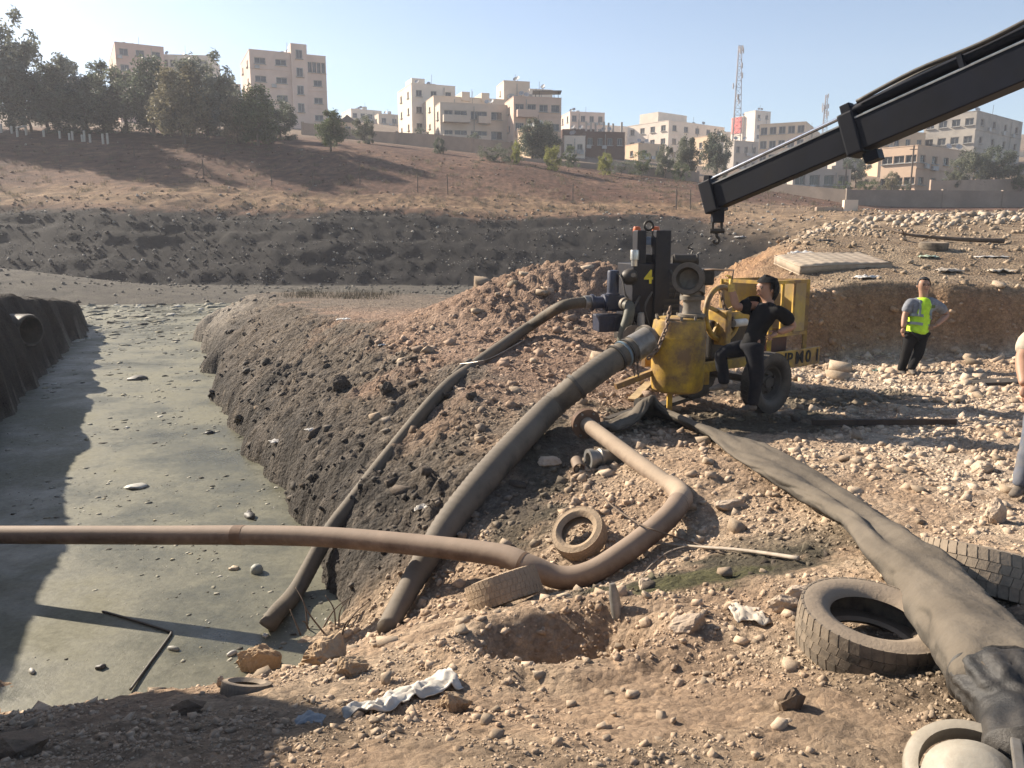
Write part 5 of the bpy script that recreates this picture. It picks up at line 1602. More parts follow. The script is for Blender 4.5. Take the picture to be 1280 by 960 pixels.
def window_obj(parent, o, ux, W_, H_, out, arch=False):
    """window set in a wall opening: frame with mullion and sill, glass pane behind (sub-part)"""
    key = (round(W_, 1), round(H_, 1))
    if key not in WIN_CACHE:
        fm = MB(); w, h = W_, H_; t = .09
        for (c, s) in (((0, 0, h / 2 - t / 2), (w, .10, t)), ((0, 0, -h / 2 + t / 2), (w, .10, t)), ((-w / 2 + t / 2, 0, 0), (t, .10, h - 2 * t)), ((w / 2 - t / 2, 0, 0), (t, .10, h - 2 * t)), ((0, 0, 0), (.06, .08, h - 2 * t)), ((0, -.20, -h / 2 - .06), (w + .24, .5, .10))):
            fm.box(c, s)
        me = fm.mesh('window'); me.materials.append(M_frame)
        pm = MB().box((0, .02, 0), (w - .08, .03, h - .08)).mesh('pane'); pm.materials.append(M_glass)
        WIN_CACHE[key] = (me, pm)
    me, pm = WIN_CACHE[key]
    a = bpy.data.objects.new('window', me); COL.objects.link(a); a.parent = parent
    a.location = o; a.rotation_euler = (0, 0, math.atan2(ux.y, ux.x))
    b = bpy.data.objects.new('pane', pm); COL.objects.link(b); b.parent = a
    return a
def facade(mb, o, ux, W_, Hh, wins, inset=.28):
    """wall face from o along ux, with real openings; wins = (u0, u1, v0, v1) in metres"""
    n = Vector((ux.y, -ux.x, 0))                     # outward normal
    us = sorted({0.0, W_} | {u for w in wins for u in w[:2]})
    vs = sorted({0.0, Hh} | {v for w in wins for v in w[2:]})
    for i in range(len(us) - 1):
        for j in range(len(vs) - 1):
            cu, cv = (us[i] + us[i + 1]) / 2, (vs[j] + vs[j + 1]) / 2
            if any(w[0] < cu < w[1] and w[2] < cv < w[3] for w in wins):
                continue
            q = [o + ux * a + Vector((0, 0, b)) for a, b in ((us[i], vs[j]), (us[i + 1], vs[j]), (us[i + 1], vs[j + 1]), (us[i], vs[j + 1]))]
            mb.add(q, [(0, 1, 2, 3)])
    for (a, b, c, d) in wins:
        p = [o + ux * u + Vector((0, 0, v)) for u, v in ((a, c), (b, c), (b, d), (a, d))]
        r = [x - n * inset for x in p]
        mb.add(p + r, [(0, 1, 5, 4), (1, 2, 6, 5), (2, 3, 7, 6), (3, 0, 4, 7)])
def grid_wins(W_, Hh, cols, rows, ww, wh, base=1.1, storey=3.1, skip=()):
    out = []
    for r in range(rows):
        for c in range(cols):
            if (r, c) in skip: continue
            u = W_ * (c + .5) / cols
            v = Hh - (rows - r) * storey + base - .35
            if v < .3 or v + wh > Hh - .3: continue
            out.append((u - ww / 2, u + ww / 2, v, v + wh))
    return out
def solve_len(o, d, px):
    """length along d from o so that the end point falls on the image column px"""
    a = (px - 640) / FPX
    # X = a * depth, depth = Y*cos - (z-cam)*sin
    k = CP_
    c0 = o.y * CP_ - (o.z - CAM_Z) * SP_
    return (a * c0 - o.x) / (d.x - a * k * d.y)
def building(label, xl, xc, xr, ytop, ybase, D, th, mt, front=(3, 3), side=(2, 3), win=(1.5, 1.3), storey=3.1, Lside=None, mats=None, name='apartment_building', tanks=1, parapet=.7, skip_f=(), skip_s=(), extra=None, group=None, rooftop=None):
    th = R(th)
    ux = Vector((math.cos(th), math.sin(th), 0)); uy = Vector((-math.sin(th), math.cos(th), 0))
    c = P(xc, ybase, D)
    top = P(xc, ytop, D).z
    zb = min(c.z, H(c.x, c.y)) - 1.5
    Hh = top - zb
    W_ = abs(solve_len(c, ux, xr))
    Ls = abs(solve_len(c, uy, xl)) if xl < xc - 1 else (Lside or 10)
    Ls = min(max(Ls, 5), 40)
    root = empty(name, (c.x, c.y, zb), 0, label, 'building', group)
    m = mt
    mb = MB()
    z0 = Vector((0, 0, 0))
    wf = grid_wins(W_, Hh, front[0], front[1], win[0], win[1], storey=storey, skip=skip_f)
    ws = grid_wins(Ls, Hh, side[0], side[1], win[0], win[1], storey=storey, skip=skip_s) if side[0] else []
    if extra:
        wf = extra(W_, Hh)
    facade(mb, z0, ux, W_, Hh, wf)
    facade(mb, z0 + uy * Ls, -uy, Ls, Hh, ws)
    facade(mb, z0 + ux * W_, uy, Ls, Hh, grid_wins(Ls, Hh, 2, min(2, front[1]), win[0], win[1], storey=storey))
    facade(mb, z0 + ux * W_ + uy * Ls, -ux, W_, Hh, [])
    mb.build('wall', m, root)
    n_f = -uy; n_s = -ux
    for (a, b, v0, v1) in wf:
        window_obj(root, z0 + ux * ((a + b) / 2) + Vector((0, 0, (v0 + v1) / 2)) + uy * .2, ux, b - a, v1 - v0, n_f)
    for (a, b, v0, v1) in ws:
        window_obj(root, z0 + uy * Ls - uy * ((a + b) / 2) + Vector((0, 0, (v0 + v1) / 2)) + ux * .2, -uy, b - a, v1 - v0, n_s)
    for (a, b, v0, v1) in grid_wins(Ls, Hh, 2, min(2, front[1]), win[0], win[1], storey=storey):
        window_obj(root, z0 + ux * W_ + uy * ((a + b) / 2) + Vector((0, 0, (v0 + v1) / 2)) - ux * .2, uy, b - a, v1 - v0, ux)
    Mr = Matrix.Rotation(th, 3, 'Z')
    cen = ux * (W_ / 2) + uy * (Ls / 2)
    rf = MB().box(cen + Vector((0, 0, Hh - parapet + .1)), (W_ - .04, Ls - .04, .3), Mr).build('roof', M_greyst, root)
    for (a, b, s) in ((z0, ux * W_, 1), (ux * W_, ux * W_ + uy * Ls, 1), (ux * W_ + uy * Ls, uy * Ls, 1), (uy * Ls, z0, 1)):
        MB().beam(Vector(a) + Vector((0, 0, Hh + .06)), Vector(b) + Vector((0, 0, Hh + .03)), .10, .10).build('parapet_coping', m, root)
    for k in range(1, front[1]):
        z = Hh - k * storey
        if z > 2:
            MB().beam(z0 - uy * .05 - ux * .05 + Vector((0, 0, z)), ux * (W_ + .05) - uy * .05 + Vector((0, 0, z)), .12, .16).build('string_course', m, root)
    r = random.Random(int(xc * 7 + ytop))
    for k in range(tanks):
        p = ux * (W_ * r.uniform(.2, .8)) + uy * (Ls * r.uniform(.25, .75))
        MB().cyl(p + Vector((0, 0, Hh - .6)), p + Vector((0, 0, Hh + r.uniform(.7, 1.3))), r.uniform(.5, .8), 12).build('water_tank', M_tank, rf, True, 40)
    for k in range(2):
        p = ux * (W_ * r.uniform(.1, .9)) + uy * (Ls * r.uniform(.05, .3)) + Vector((0, 0, Hh - .3))
        ds = MB(); ds.cyl(p, p + Vector((0, 0, 1.0)), .04, 5); ds.build('dish_post', M_rail, rf)
        MB().lathe([(.0, -.06), (.25, -.02), (.42, .06), (.44, .08), (.0, .0)], p + Vector((0, 0, 1.0)), (r.uniform(-.6, .2), -.8, .5), 12).build('satellite_dish', M_tank, rf, True, 40)
    for k in range(3):
        u = W_ * r.uniform(.08, .92); p = ux * u - uy * .28 + Vector((0, 0, Hh - storey * r.choice((1, 1, 2)) + r.uniform(.1, .5)))
        if p.z > 1: MB().box(p, (.85, .34, .6), Mr).build('air_conditioner', M_tank, root)
    ud = W_ * r.choice((.26, .5, .74))
    MB().cyl(ux * ud - uy * .12, ux * ud - uy * .12 + Vector((0, 0, Hh - .4)), .07, 6).build('drainpipe', M_frame, root)
    MB().cyl(ux * (W_ * .5) + uy * 1.5 + Vector((0, 0, Hh - .3)), ux * (W_ * .51) + uy * 1.5 + Vector((0, 0, Hh + r.uniform(1.5, 2.6))), .035, 4).build('aerial', M_rail, rf)
    if rooftop:
        for (f0, f1, hgt, dep) in rooftop:
            MB().box(ux * (W_ * (f0 + f1) / 2) + uy * (Ls * dep) + Vector((0, 0, Hh + hgt / 2 - .3)), (W_ * (f1 - f0), Ls * .45, hgt + .6), Mr).build('stair_head', m, rf)
    return root, ux, uy, W_, Ls, Hh
def balcony(root, ux, uy, W_, Hh, f0, f1, drop, dep=1.4, m=None):
    """slab, solid parapet and end walls standing out from the front"""
    z = Hh - drop
    a = ux * (W_ * f0) - uy * dep / 2; b = ux * (W_ * f1) - uy * dep / 2
    bl = MB().beam(a + Vector((0, 0, z)), b + Vector((0, 0, z)), dep, .25).build('balcony', m or M_greyst, root)
    MB().beam(a - uy * (dep / 2 - .08) + Vector((0, 0, z + .6)), b - uy * (dep / 2 - .08) + Vector((0, 0, z + .6)), .14, .95).build('balcony_parapet', m or M_greyst, bl)
    for q in (a + ux * .07, b - ux * .07):
        MB().beam(q - uy * (dep / 2 - .2) + Vector((0, 0, z + .6)), q + uy * (dep / 2 - .02) + Vector((0, 0, z + .6)), .14, .95).build('balcony_cheek', m or M_greyst, bl)

building('pink stone block with a flat roof rising behind the tall trees', 144, 152, 212, 57, 160, 165, 29, M_pinkst, (3, 4), (1, 3), (1.6, 1.3), tanks=3)
building('low pale building with a row of windows beside the pink block', 204, 205, 266, 72, 165, 172, 6, M_white, (5, 2), (0, 0), (1.6, 1.4), Lside=10, tanks=0)
building('small cement building half hidden between trees and the tall cream block', 270, 276, 304, 106, 165, 168, 20, M_greyst, (2, 2), (1, 2), (1.2, 1.2))
def main_wins(W_, Hh):
    out = []
    for r in range(4):
        v = Hh - 3.2 * r - 2.9
        for f in (.13, .40):
            out.append((W_ * f - 1.0, W_ * f + 1.0, v + .55, v + 1.65))
        if r > 0: out.append((W_ * .88 - .8, W_ * .88 + .8, v + .55, v + 1.65))
    v = Hh - 3.2
    for k in range(4):
        u = W_ * .755 + k * W_ * .06
        out.append((u, u + W_ * .052, v + .1, v + 2.0))
    for r in range(4):
        v = Hh - 3.2 * r - 1.2
        out.append((W_ * .635 - .55, W_ * .635 + .55, v - .2, v + 1.2)) if v + 1.2 < Hh - .2 and r else None
    return out
rt, ux, uy, W_, Ls, Hh = building('tall cream pink apartment block with a raised stair tower', 306, 317, 411, 66, 168, 150, 24.5, plaster('cream_pink_stone', (.62, .51, .45)), (3, 4), (2, 4), (1.6, 1.2), 3.2, tanks=5, extra=main_wins)
MB().box(ux * (W_ * .635) - uy * .22 + Vector((0, 0, Hh / 2 + .8)) + uy * 1.2, (W_ * .21, 3.2, Hh + 1.8), Matrix.Rotation(R(24.5), 3, 'Z')).build('stair_tower', MATS['cream_pink_stone'], rt)
for r in range(4):
    window_obj(rt, ux * (W_ * .635) - uy * .68 + uy * .12 - uy * .10 + Vector((0, 0, Hh - .2 - 3.2 * r)), ux, 1.2, 1.6, -uy)
building('far pale houses beyond the boundary wall, beside the tall cream block', 428, 440, 478, 137, 172, 230, 28, M_white, (4, 2), (1, 2), (1.3, 1.3), tanks=2)
building('far pale house with a flat roof next to the white cubic block', 470, 474, 500, 143, 172, 225, 24, M_cream, (2, 2), (1, 2), (1.3, 1.3), tanks=1)
building('white cubic block with a sunlit side standing behind the balcony building', 499, 516, 570, 107, 190, 158, 22, M_white, (3, 4), (2, 4), (1.2, 1.2), tanks=2, rooftop=[(.1, .4, 1.6, .5)])
building('pale terraced block with a stepped roof behind the balcony building', 524, 543, 640, 122, 190, 150, 18, M_cream, (6, 2), (2, 3), (1.4, .9), tanks=3, rooftop=[(.35, .45, 1.0, .2), (.6, .7, 1.0, .2)])
def balc_wins(W_, Hh):
    out = []
    for r in range(3):
        v = Hh - 3.3 * (r + 1)
        if v < .3: continue
        for f, w in ((.12, 1.5), (.30, 2.2), (.50, 1.2), (.62, 1.8), (.84, 2.0)):
            out.append((W_ * f - w / 2, W_ * f + w / 2, v + (.25 if w in (2.2, 1.8) else .75), v + 2.1))
    return out
rt, ux, uy, W_, Ls, Hh = building('grey two storey house front with deep balconies', 545, 551, 634, 130, 192, 140, 15, plaster('greyish_stone', (.52, .47, .41)), (4, 2), (1, 2), (1.6, 1.4), 3.3, extra=balc_wins, tanks=0)
for dr in (3.2, 6.5):
    balcony(rt, ux, uy, W_, Hh, .03, .42, dr, 1.5, MATS['greyish_stone'])
    balcony(rt, ux, uy, W_, Hh, .55, .73, dr, 1.2, MATS['greyish_stone'])
building('tall plain stone tower block behind the tan corner building', 621, 630, 662, 104, 190, 158, 14, M_cream, (1, 1), (1, 1), (.8, 1.0), tanks=0, skip_f=((0, 0),))
building('pale wing with a roof terrace behind the tan corner building', 655, 662, 690, 114, 190, 156, 14, M_white, (2, 2), (1, 1), (1.0, 1.0), tanks=0)
rt, ux, uy, W_, Ls, Hh = building('tan stone corner building with recessed balconies and roof pergola', 631, 642, 701, 123, 200, 138, 12, plaster('warm_tan_stone', (.54, .43, .36)), (4, 3), (1, 3), (1.5, 1.2), tanks=1)
balcony(rt, ux, uy, W_, Hh, .05, .45, 3.3, 1.3, MATS['warm_tan_stone']); balcony(rt, ux, uy, W_, Hh, .05, .45, 6.4, 1.3, MATS['warm_tan_stone'])
MB().box(ux * (W_ * .75) + uy * 2 + Vector((0, 0, Hh + 1.2)), (5, 3.5, .12)).build('pergola_roof', M_rail, rt)
for k in (.55, .95):
    for d_ in (.6, 3.4):
        MB().cyl(ux * (W_ * k) + uy * d_ + Vector((0, 0, Hh - .4)), ux * (W_ * k) + uy * d_ + Vector((0, 0, Hh + 1.2)), .06, 6).build('pergola_post', M_rail, rt)
rt, ux, uy, W_, Ls, Hh = building('small tan hut with white tanks on its roof among the trees', 652, 666, 690, 160, 205, 118, 26, M_tan, (2, 1), (1, 2), (.9, 1.2), tanks=4)
building('pale pink house with paired windows beyond the dark brown building', 700, 712, 755, 141, 190, 205, 14, plaster('pale_pink_stone', (.62, .52, .46)), (4, 2), (2, 2), (1.2, 1.5), tanks=1)
rt, ux, uy, W_, Ls, Hh = building('dark brown unfinished building with bare roof columns', 728, 731, 780, 166, 215, 150, 8, M_brownp, (4, 1), (1, 1), (1.0, 1.3), tanks=0)
for k in range(7):
    p = ux * (W_ * (.05 + .15 * k)) + uy * (1 + (k % 3))
    MB().box(p + Vector((0, 0, Hh + .9)), (.35, .35, 2.2)).build('roof_column', M_greyst, rt)
building('small white annex wall in front of the dark brown building', 704, 705, 731, 171, 210, 143, 4, M_white, (2, 1), (0, 0), (1.0, 1.0), tanks=0, Lside=5, name='annex')
building('dark brown lean to roofed house beside the white annex', 700, 703, 745, 163, 205, 160, 6, M_brownp, (2, 1), (0, 0), (1.0, 1.0), tanks=0, Lside=6, name='house')
rt, ux, uy, W_, Ls, Hh = building('large white apartment block seen corner on with a stepped top storey', 783, 834, 903, 152, 215, 195, 38, M_white, (5, 4), (4, 3), (1.5, 1.4), tanks=2, rooftop=[(.05, .55, 2.6, .55)])
building('low tan house in front of the large white apartment block', 781, 797, 830, 180, 215, 165, 24, M_tan, (2, 1), (1, 1), (1.2, 1.1), tanks=0, name='house')
building('tan house partly hidden by dark trees near the mast', 866, 884, 910, 171, 225, 175, 30, M_tan, (2, 3), (1, 2), (1.0, 1.2), tanks=0, name='house')
rt, ux, uy, W_, Ls, Hh = building('narrow white block carrying a red panel below the lattice mast', 915, 926, 944, 147, 205, 262, 32, M_white, (1, 4), (0, 0), (1.2, 1.2), tanks=0)
MB().box(uy * (Ls * .5) - ux * .12 + Vector((0, 0, Hh - 2.6)), (.15, Ls * .85, 5.0), Matrix.Rotation(R(32), 3, 'Z')).build('red_panel', mat('faded_red_panel', (.60, .07, .06), .6, 0, (.7, .35, .3), .3, .6, 0), rt)
building('white stair tower block beside the red panel', 936, 941, 960, 140, 205, 258, 26, M_white, (2, 4), (0, 0), (1.2, 1.2), tanks=0)
building('dull cement house between the mast and the arched window block', 908, 916, 946, 177, 220, 170, 24, M_greyst, (3, 3), (1, 2), (.9, 1.3), tanks=0, name='house')
rt, ux, uy, W_, Ls, Hh = building('sunlit tan apartment block with arched windows behind the boom', 946, 1003, 1030, 154, 225, 185, 62, plaster('sunlit_tan_stone', (.64, .53, .40)), (2, 3), (5, 3), (1.5, 1.7), tanks=3, rooftop=[(.3, .8, 1.4, .8)])
building('low unfinished cement house under the crane boom', 984, 990, 1062, 212, 242, 112, 8, M_greyst, (4, 1), (1, 1), (1.5, 1.4), 2.9, tanks=0, rooftop=[(.45, .62, 1.7, .4), (.78, .9, 1.5, .4)], name='house')
building('sandy house with a pergola behind the tan corner flats', 1090, 1096, 1152, 166, 225, 142, 12, plaster('light_sandy_stone', (.58, .46, .33)), (4, 2), (1, 2), (1.0, 1.2), tanks=0, name='house')
rt, ux, uy, W_, Ls, Hh = building('tan three storey flats seen corner on above the boundary wall', 1099, 1142, 1212, 183, 246, 108, 36, plaster('orange_tan_stone', (.55, .43, .33)), (5, 3), (3, 3), (1.5, 1.0), 2.9, tanks=0, group=None)
building('tall grey and white block with a weathered cement upper half', 1149, 1213, 1270, 141, 225, 140, 40, plaster('weathered_cement', (.40, .385, .35), (.20, .19, .18), .5), (4, 4), (4, 4), (1.4, 1.2), 3.0, tanks=3)
building('distant pale house at the far right beyond the trees', 1262, 1270, 1330, 190, 225, 180, 20, M_cream, (4, 2), (1, 2), (1.2, 1.2), tanks=2, name='house')
building('far pale block glimpsed through the tall trees', 56, 62, 100, 98, 150, 200, 30, M_cream, (4, 2), (1, 2), (1.3, 1.3), tanks=1)
# small gabled house by the wall
g0 = P(424, 160, 170); g0z = H(g0.x, g0.y)
gh = empty('gabled_house', (g0.x, g0.y, g0z - 1), R(8), 'small house with a dark pitched roof beside the boundary wall', 'house')
gw, gt = 3.6, P(432, 153, 170).z - g0z + 1
MB().box((gw / 2, 2, gt / 2), (gw, 4, gt)).build('wall', M_cream, gh)
MB().add([(-.3, -.3, gt), (gw + .3, -.3, gt), (gw / 2, -.3, gt + 1.5), (-.3, 4.3, gt), (gw + .3, 4.3, gt), (gw / 2, 4.3, gt + 1.5)], [(0, 1, 2), (3, 5, 4), (0, 2, 5, 3), (1, 4, 5, 2), (0, 3, 4, 1)]).build('pitched_roof', M_rail, gh)
window_obj(gh, Vector((gw / 2, -.08, gt - 1.4)), Vector((1, 0, 0)), 1.2, 1.1, None)

# ------------------------------------------------------------------ boundary walls
def bwall(label, pts, m, thick=.25, piers=True, pier_gap=6.0):
    """pts: (px, py_top, py_base, D)"""
    a0 = P(pts[0][0], pts[0][2], pts[0][3])
    root = empty('boundary_wall', a0, 0, label, 'wall')
    for (q0, q1) in zip(pts[:-1], pts[1:]):
        A0, A1 = P(q0[0], q0[1], q0[3]) - a0, P(q1[0], q1[1], q1[3]) - a0
        B0, B1 = P(q0[0], q0[2], q0[3]) - a0, P(q1[0], q1[2], q1[3]) - a0
        B0.x, B0.y, B1.x, B1.y = A0.x, A0.y, A1.x, A1.y
        B0.z -= 1.2; B1.z -= 1.2
        d = (A1 - A0); d.z = 0; L = d.length; d.normalize(); n = Vector((d.y, -d.x, 0)) * thick / 2
        vs = [B0 + n, B1 + n, A1 + n, A0 + n, B0 - n, B1 - n, A1 - n, A0 - n]
        MB().add(vs, [(0, 1, 2, 3), (5, 4, 7, 6), (3, 2, 6, 7), (0, 3, 7, 4), (1, 5, 6, 2), (0, 4, 5, 1)]).build('wall_panel', m, root)
        k = int(L / pier_gap)
        for i in range(0 if q0 is pts[0] else 1, k + 1):
            t = i / max(1, k)
            p = A0.lerp(A1, t); b = B0.lerp(B1, t)
            MB().beam(b, p + Vector((0, 0, .12)), thick + .14, thick + .14, (1, 0, 0)).build('pier', m, root)
    return root
bwall('long concrete block wall below the balcony building', [(378, 153, 182, 122), (450, 163, 185, 118), (545, 168, 196, 112), (640, 178, 206, 106)], M_block)
bwall('low block wall behind the shrubs in front of the brown building', [(640, 196, 210, 100), (760, 206, 222, 98), (872, 215, 232, 96)], M_block)
bwall('long stained concrete wall above the pale rubble', [(935, 226, 252, 92), (1060, 237, 265, 84), (1180, 238, 266, 84), (1330, 240, 264, 84)], mat('stained_concrete', (.27, .215, .17), .9, 0, (.17, .135, .11), .5, .4, .3, .03))
bwall('upper concrete wall in front of the tan three storey flats', [(1165, 226, 240, 100), (1330, 222, 236, 104)], M_block)
cu = empty('culvert_headwall', P(1070, 272, 70), 0, 'pale concrete culvert headwall at the gully below the long wall', 'culvert')
MB().box((-.6, 0, .4), (1.2, .5, 2.2), None, .02).build('wing_wall', M_cream, cu)
MB().box((-2.0, .2, .2), (3.0, .5, 1.4), None, .02).build('head_wall', M_block, cu)
# ------------------------------------------------------------------ trees
def leaf_material():
    m, nt, b = nodes_of('leaf')
    out = [n for n in nt.nodes if n.type == 'OUTPUT_MATERIAL'][0]
    at = nt.nodes.new('ShaderNodeAttribute'); at.attribute_name = 'Col'
    nt.links.new(at.outputs['Color'], b.inputs['Base Color'])
    b.inputs['Roughness'].default_value = .6
    b.inputs['Specular IOR Level'].default_value = .3
    tr = nt.nodes.new('ShaderNodeBsdfTranslucent')
    nt.links.new(at.outputs['Color'], tr.inputs[0])
    mx = nt.nodes.new('ShaderNodeMixShader'); mx.inputs[0].default_value = .4
    nt.links.new(b.outputs[0], mx.inputs[1]); nt.links.new(tr.outputs[0], mx.inputs[2])
    nt.links.new(mx.outputs[0], out.inputs[0])
    return m
M_leaf = leaf_material()
M_bark = mat('tree_bark', (.13, .10, .075), .95, 0, (.07, .055, .045), .5, 2.0, .5, .05)
def make_tree(seed, kind):
    """unit-height tree: trunk mesh and crown mesh (leaf-sized faces in drooping clumps)"""
    r = random.Random(seed); g = np.random.default_rng(seed)
    tr = MB()
    stems = []
    lean = Vector((r.uniform(-.05, .05), r.uniform(-.05, .05), 0))
    trunk_top = .55 if kind != 'bush' else .35
    pts = [Vector((0, 0, -.03))] + [Vector((lean.x * t + r.uniform(-.012, .012), lean.y * t + r.uniform(-.012, .012), trunk_top * t)) for t in (.25, .5, .75, 1)]
    rad = [.020, .016, .013, .010, .007]
    if kind == 'bush': rad = [x * .7 for x in rad]
    tr.tube(pts, .02, 7, True, rad)
    tips = []
    nl = 9 if kind != 'bush' else 7
    for k in range(nl):
        t = r.uniform(.45, 1.0)
        i = min(3, int(t * 4)); b = pts[i].lerp(pts[i + 1], t * 4 - i)
        a = 2 * math.pi * (k + r.uniform(-.3, .3)) / nl
        reach = r.uniform(.10, .22) * (1.0 if kind == 'tall' else 1.35)
        e = b + Vector((math.cos(a) * reach, math.sin(a) * reach, r.uniform(.10, .34)))
        m_ = b.lerp(e, .5) + Vector((0, 0, -.02))
        tr.tube([b, m_, e], .01, 5, True, [.010, .007, .003])
        tips += [m_, e, b.lerp(e, .8)]
    C, Sz = [], []
    nc = {'tall': 46, 'round': 44, 'bush': 30}[kind]
    for k in range(nc):
        if kind == 'tall':
            z = r.uniform(.24, .98); w = .23 * math.sin(min(1, (z - .10) / .4) * math.pi / 2) * (1.05 - max(0, z - .6) * 1.7)
        elif kind == 'round':
            z = r.uniform(.12, .97); w = .30 * math.sqrt(max(.02, 1 - ((z - .52) / .50) ** 2))
        else:
            z = r.uniform(.10, .93); w = .42 * math.sqrt(max(.02, 1 - ((z - .42) / .56) ** 2))
        a = r.uniform(0, 6.283); q = w * math.sqrt(r.uniform(.15, 1))
        C.append((math.cos(a) * q + lean.x, math.sin(a) * q + lean.y, z)); Sz.append(r.uniform(.05, .095) * (1.3 if kind == 'bush' else 1))
    for t in tips:
        C.append(tuple(t)); Sz.append(r.uniform(.04, .075))
    C = np.array(C); Sz = np.array(Sz)
    per = 125
    n = len(C) * per
    ci = np.repeat(np.arange(len(C)), per)
    off = g.normal(size=(n, 3)); off /= np.linalg.norm(off, axis=1)[:, None]
    off *= (g.uniform(0, 1, n) ** .45)[:, None]
    droop = 1.0 if kind == 'bush' else 1.35
    cen = C[ci] + off * Sz[ci][:, None] * np.array((1, 1, droop)) - np.array((0, 0, 1)) * (g.uniform(0, .05, n) * (kind != 'bush'))[:, None]
    d = g.normal(size=(n, 3)) * np.array((.7, .7, .6)) + np.array((0, 0, -.7 if kind != 'bush' else .1))
    d /= np.linalg.norm(d, axis=1)[:, None]
    s_ = np.cross(d, g.normal(size=(n, 3))); s_ /= np.linalg.norm(s_, axis=1)[:, None]
    ln = g.uniform(.010, .024, n)[:, None]; wd = ln * g.uniform(.28, .55, n)[:, None]
    V = np.stack([cen - d * ln, cen + s_ * wd, cen + d * ln, cen - s_ * wd], 1).reshape(-1, 3)
    F = np.arange(4 * n).reshape(-1, 4)
    clump = g.uniform(.7, 1.3, len(C))[ci]
    v = clump * g.uniform(.75, 1.3, n)
    return tr, V, F, v
TREE_COL = {'olive': (.14, .15, .10), 'dark': (.09, .108, .072), 'grey': (.17, .18, .14), 'yellow': (.26, .26, .07), 'dry': (.19, .17, .105), 'green': (.095, .12, .05)}
TREES = {}
def tree_variant(kind, k, colour):
    key = (kind, k, colour)
    if key not in TREES:
        tr, V, F, v = make_tree(50 + k * 7 + {'tall': 0, 'round': 100, 'bush': 200}[kind], kind)
        tm = tr.mesh('trunk'); tm.materials.append(M_bark); tm.shade_smooth()
        c = np.repeat(np.array(TREE_COL[colour])[None] * v[:, None], 4, 0)
        cm = np_mesh('crown', V, F, c); cm.materials.append(M_leaf)
        TREES[key] = (tm, cm)
    return TREES[key]
def tree(px, yb, yt, wpx, kind, colour, label, k=0, D=None, name='tree', group=None, cat='tree'):
    p = ground_at(px, yb, 0, 55) if D is None else P(px, yb, D)
    if D is None and p.y > 130: p = P(px, yb, 100)
    Dd = p.y * CP_ - (p.z - CAM_Z) * SP_
    h = (yb - yt) / FPX * Dd * 1.03
    root = empty(name, (p.x, p.y, min(p.z, H(p.x, p.y))), random.Random(px * 3 + yb).uniform(0, 6.28), label, cat, group)
    h += p.z - root.location.z
    tm, cm = tree_variant(kind, k, colour)
    base_w = {'tall': .46, 'round': .62, 'bush': .88}[kind]
    w = wpx / FPX * Dd / base_w
    root.scale = (w, w, h)
    for nm, me in (('trunk', tm), ('crown', cm)):
        o = bpy.data.objects.new(nm, me); COL.objects.link(o); o.parent = root
    return root
TG = 'trees in the park row on the hill'
row = [(18, 168, 22, 62, 'tall', 'grey', 'tallest feathery tree of the park row above the white posts', 0, 93), (-35, 168, 40, 70, 'tall', 'olive', 'tall tree at the outer end of the park row', 1, 95),
       (62, 168, 86, 46, 'tall', 'olive', 'slender tree next to the tallest tree of the park row', 2, 96), (96, 170, 76, 48, 'tall', 'grey', 'pale feathery tree behind the white posts', 3, 98),
       (40, 170, 100, 52, 'round', 'dark', 'low dark tree under the tallest tree of the park row', 0, 92), (128, 172, 84, 46, 'tall', 'dark', 'dark narrow tree in front of the pink block', 1, 97),
       (158, 175, 92, 60, 'round', 'olive', 'broad olive tree hiding the foot of the pink block', 1, 96), (110, 173, 112, 58, 'round', 'dark', 'low dark bushy tree behind the white posts', 2, 92),
       (78, 172, 118, 50, 'round', 'dark', 'short dark bushy tree between the white posts', 3, 91), (193, 183, 80, 48, 'tall', 'dark', 'dark slender tree in front of the pink block corner', 2, 93),
       (232, 189, 90, 54, 'tall', 'dry', 'brownish dusty tree with a bare trunk on the slope', 3, 88), (262, 186, 72, 58, 'tall', 'grey', 'tall pale green tree right of the brownish dusty tree', 0, 91),
       (212, 176, 118, 60, 'round', 'dark', 'dense dark tree behind the brownish dusty tree', 0, 98), (283, 176, 112, 50, 'round', 'dark', 'dense dark tree left of the tall cream block', 1, 98),
       (297, 190, 126, 34, 'tall', 'dry', 'thin dry tree in front of the tall cream block', 1, 88), (323, 192, 113, 40, 'tall', 'green', 'green forked tree in front of the tall cream block', 2, 87),
       (352, 182, 126, 46, 'round', 'dark', 'dark conifer like tree before the tall cream block', 2, 96), (413, 193, 140, 28, 'tall', 'green', 'lone slender tree right of the tall cream block', 3, 86),
       (457, 184, 147, 24, 'round', 'olive', 'small olive tree in front of the block wall', 3, 100), (338, 190, 150, 30, 'bush', 'dark', 'dark shrub at the foot of the green forked tree', 0, 90)]
for (px, yb, yt, w, kd, cl, lb, k, D) in row:
    tree(px, yb, yt, w * 1.28, kd, cl, lb, k, D + 3, group=TG)
for (px, yb, yt, kd, cl, k, D) in ((-95, 168, 55, 'tall', 'grey', 2, 97), (-150, 168, 75, 'round', 'olive', 1, 99), (-215, 168, 60, 'tall', 'olive', 3, 98)):
    tree(px, yb, yt, 75, kd, cl, 'leafy tree continuing the park row beyond the white posts', k, D, group=TG)
SG = 'shrubs and small trees along the hill brow'
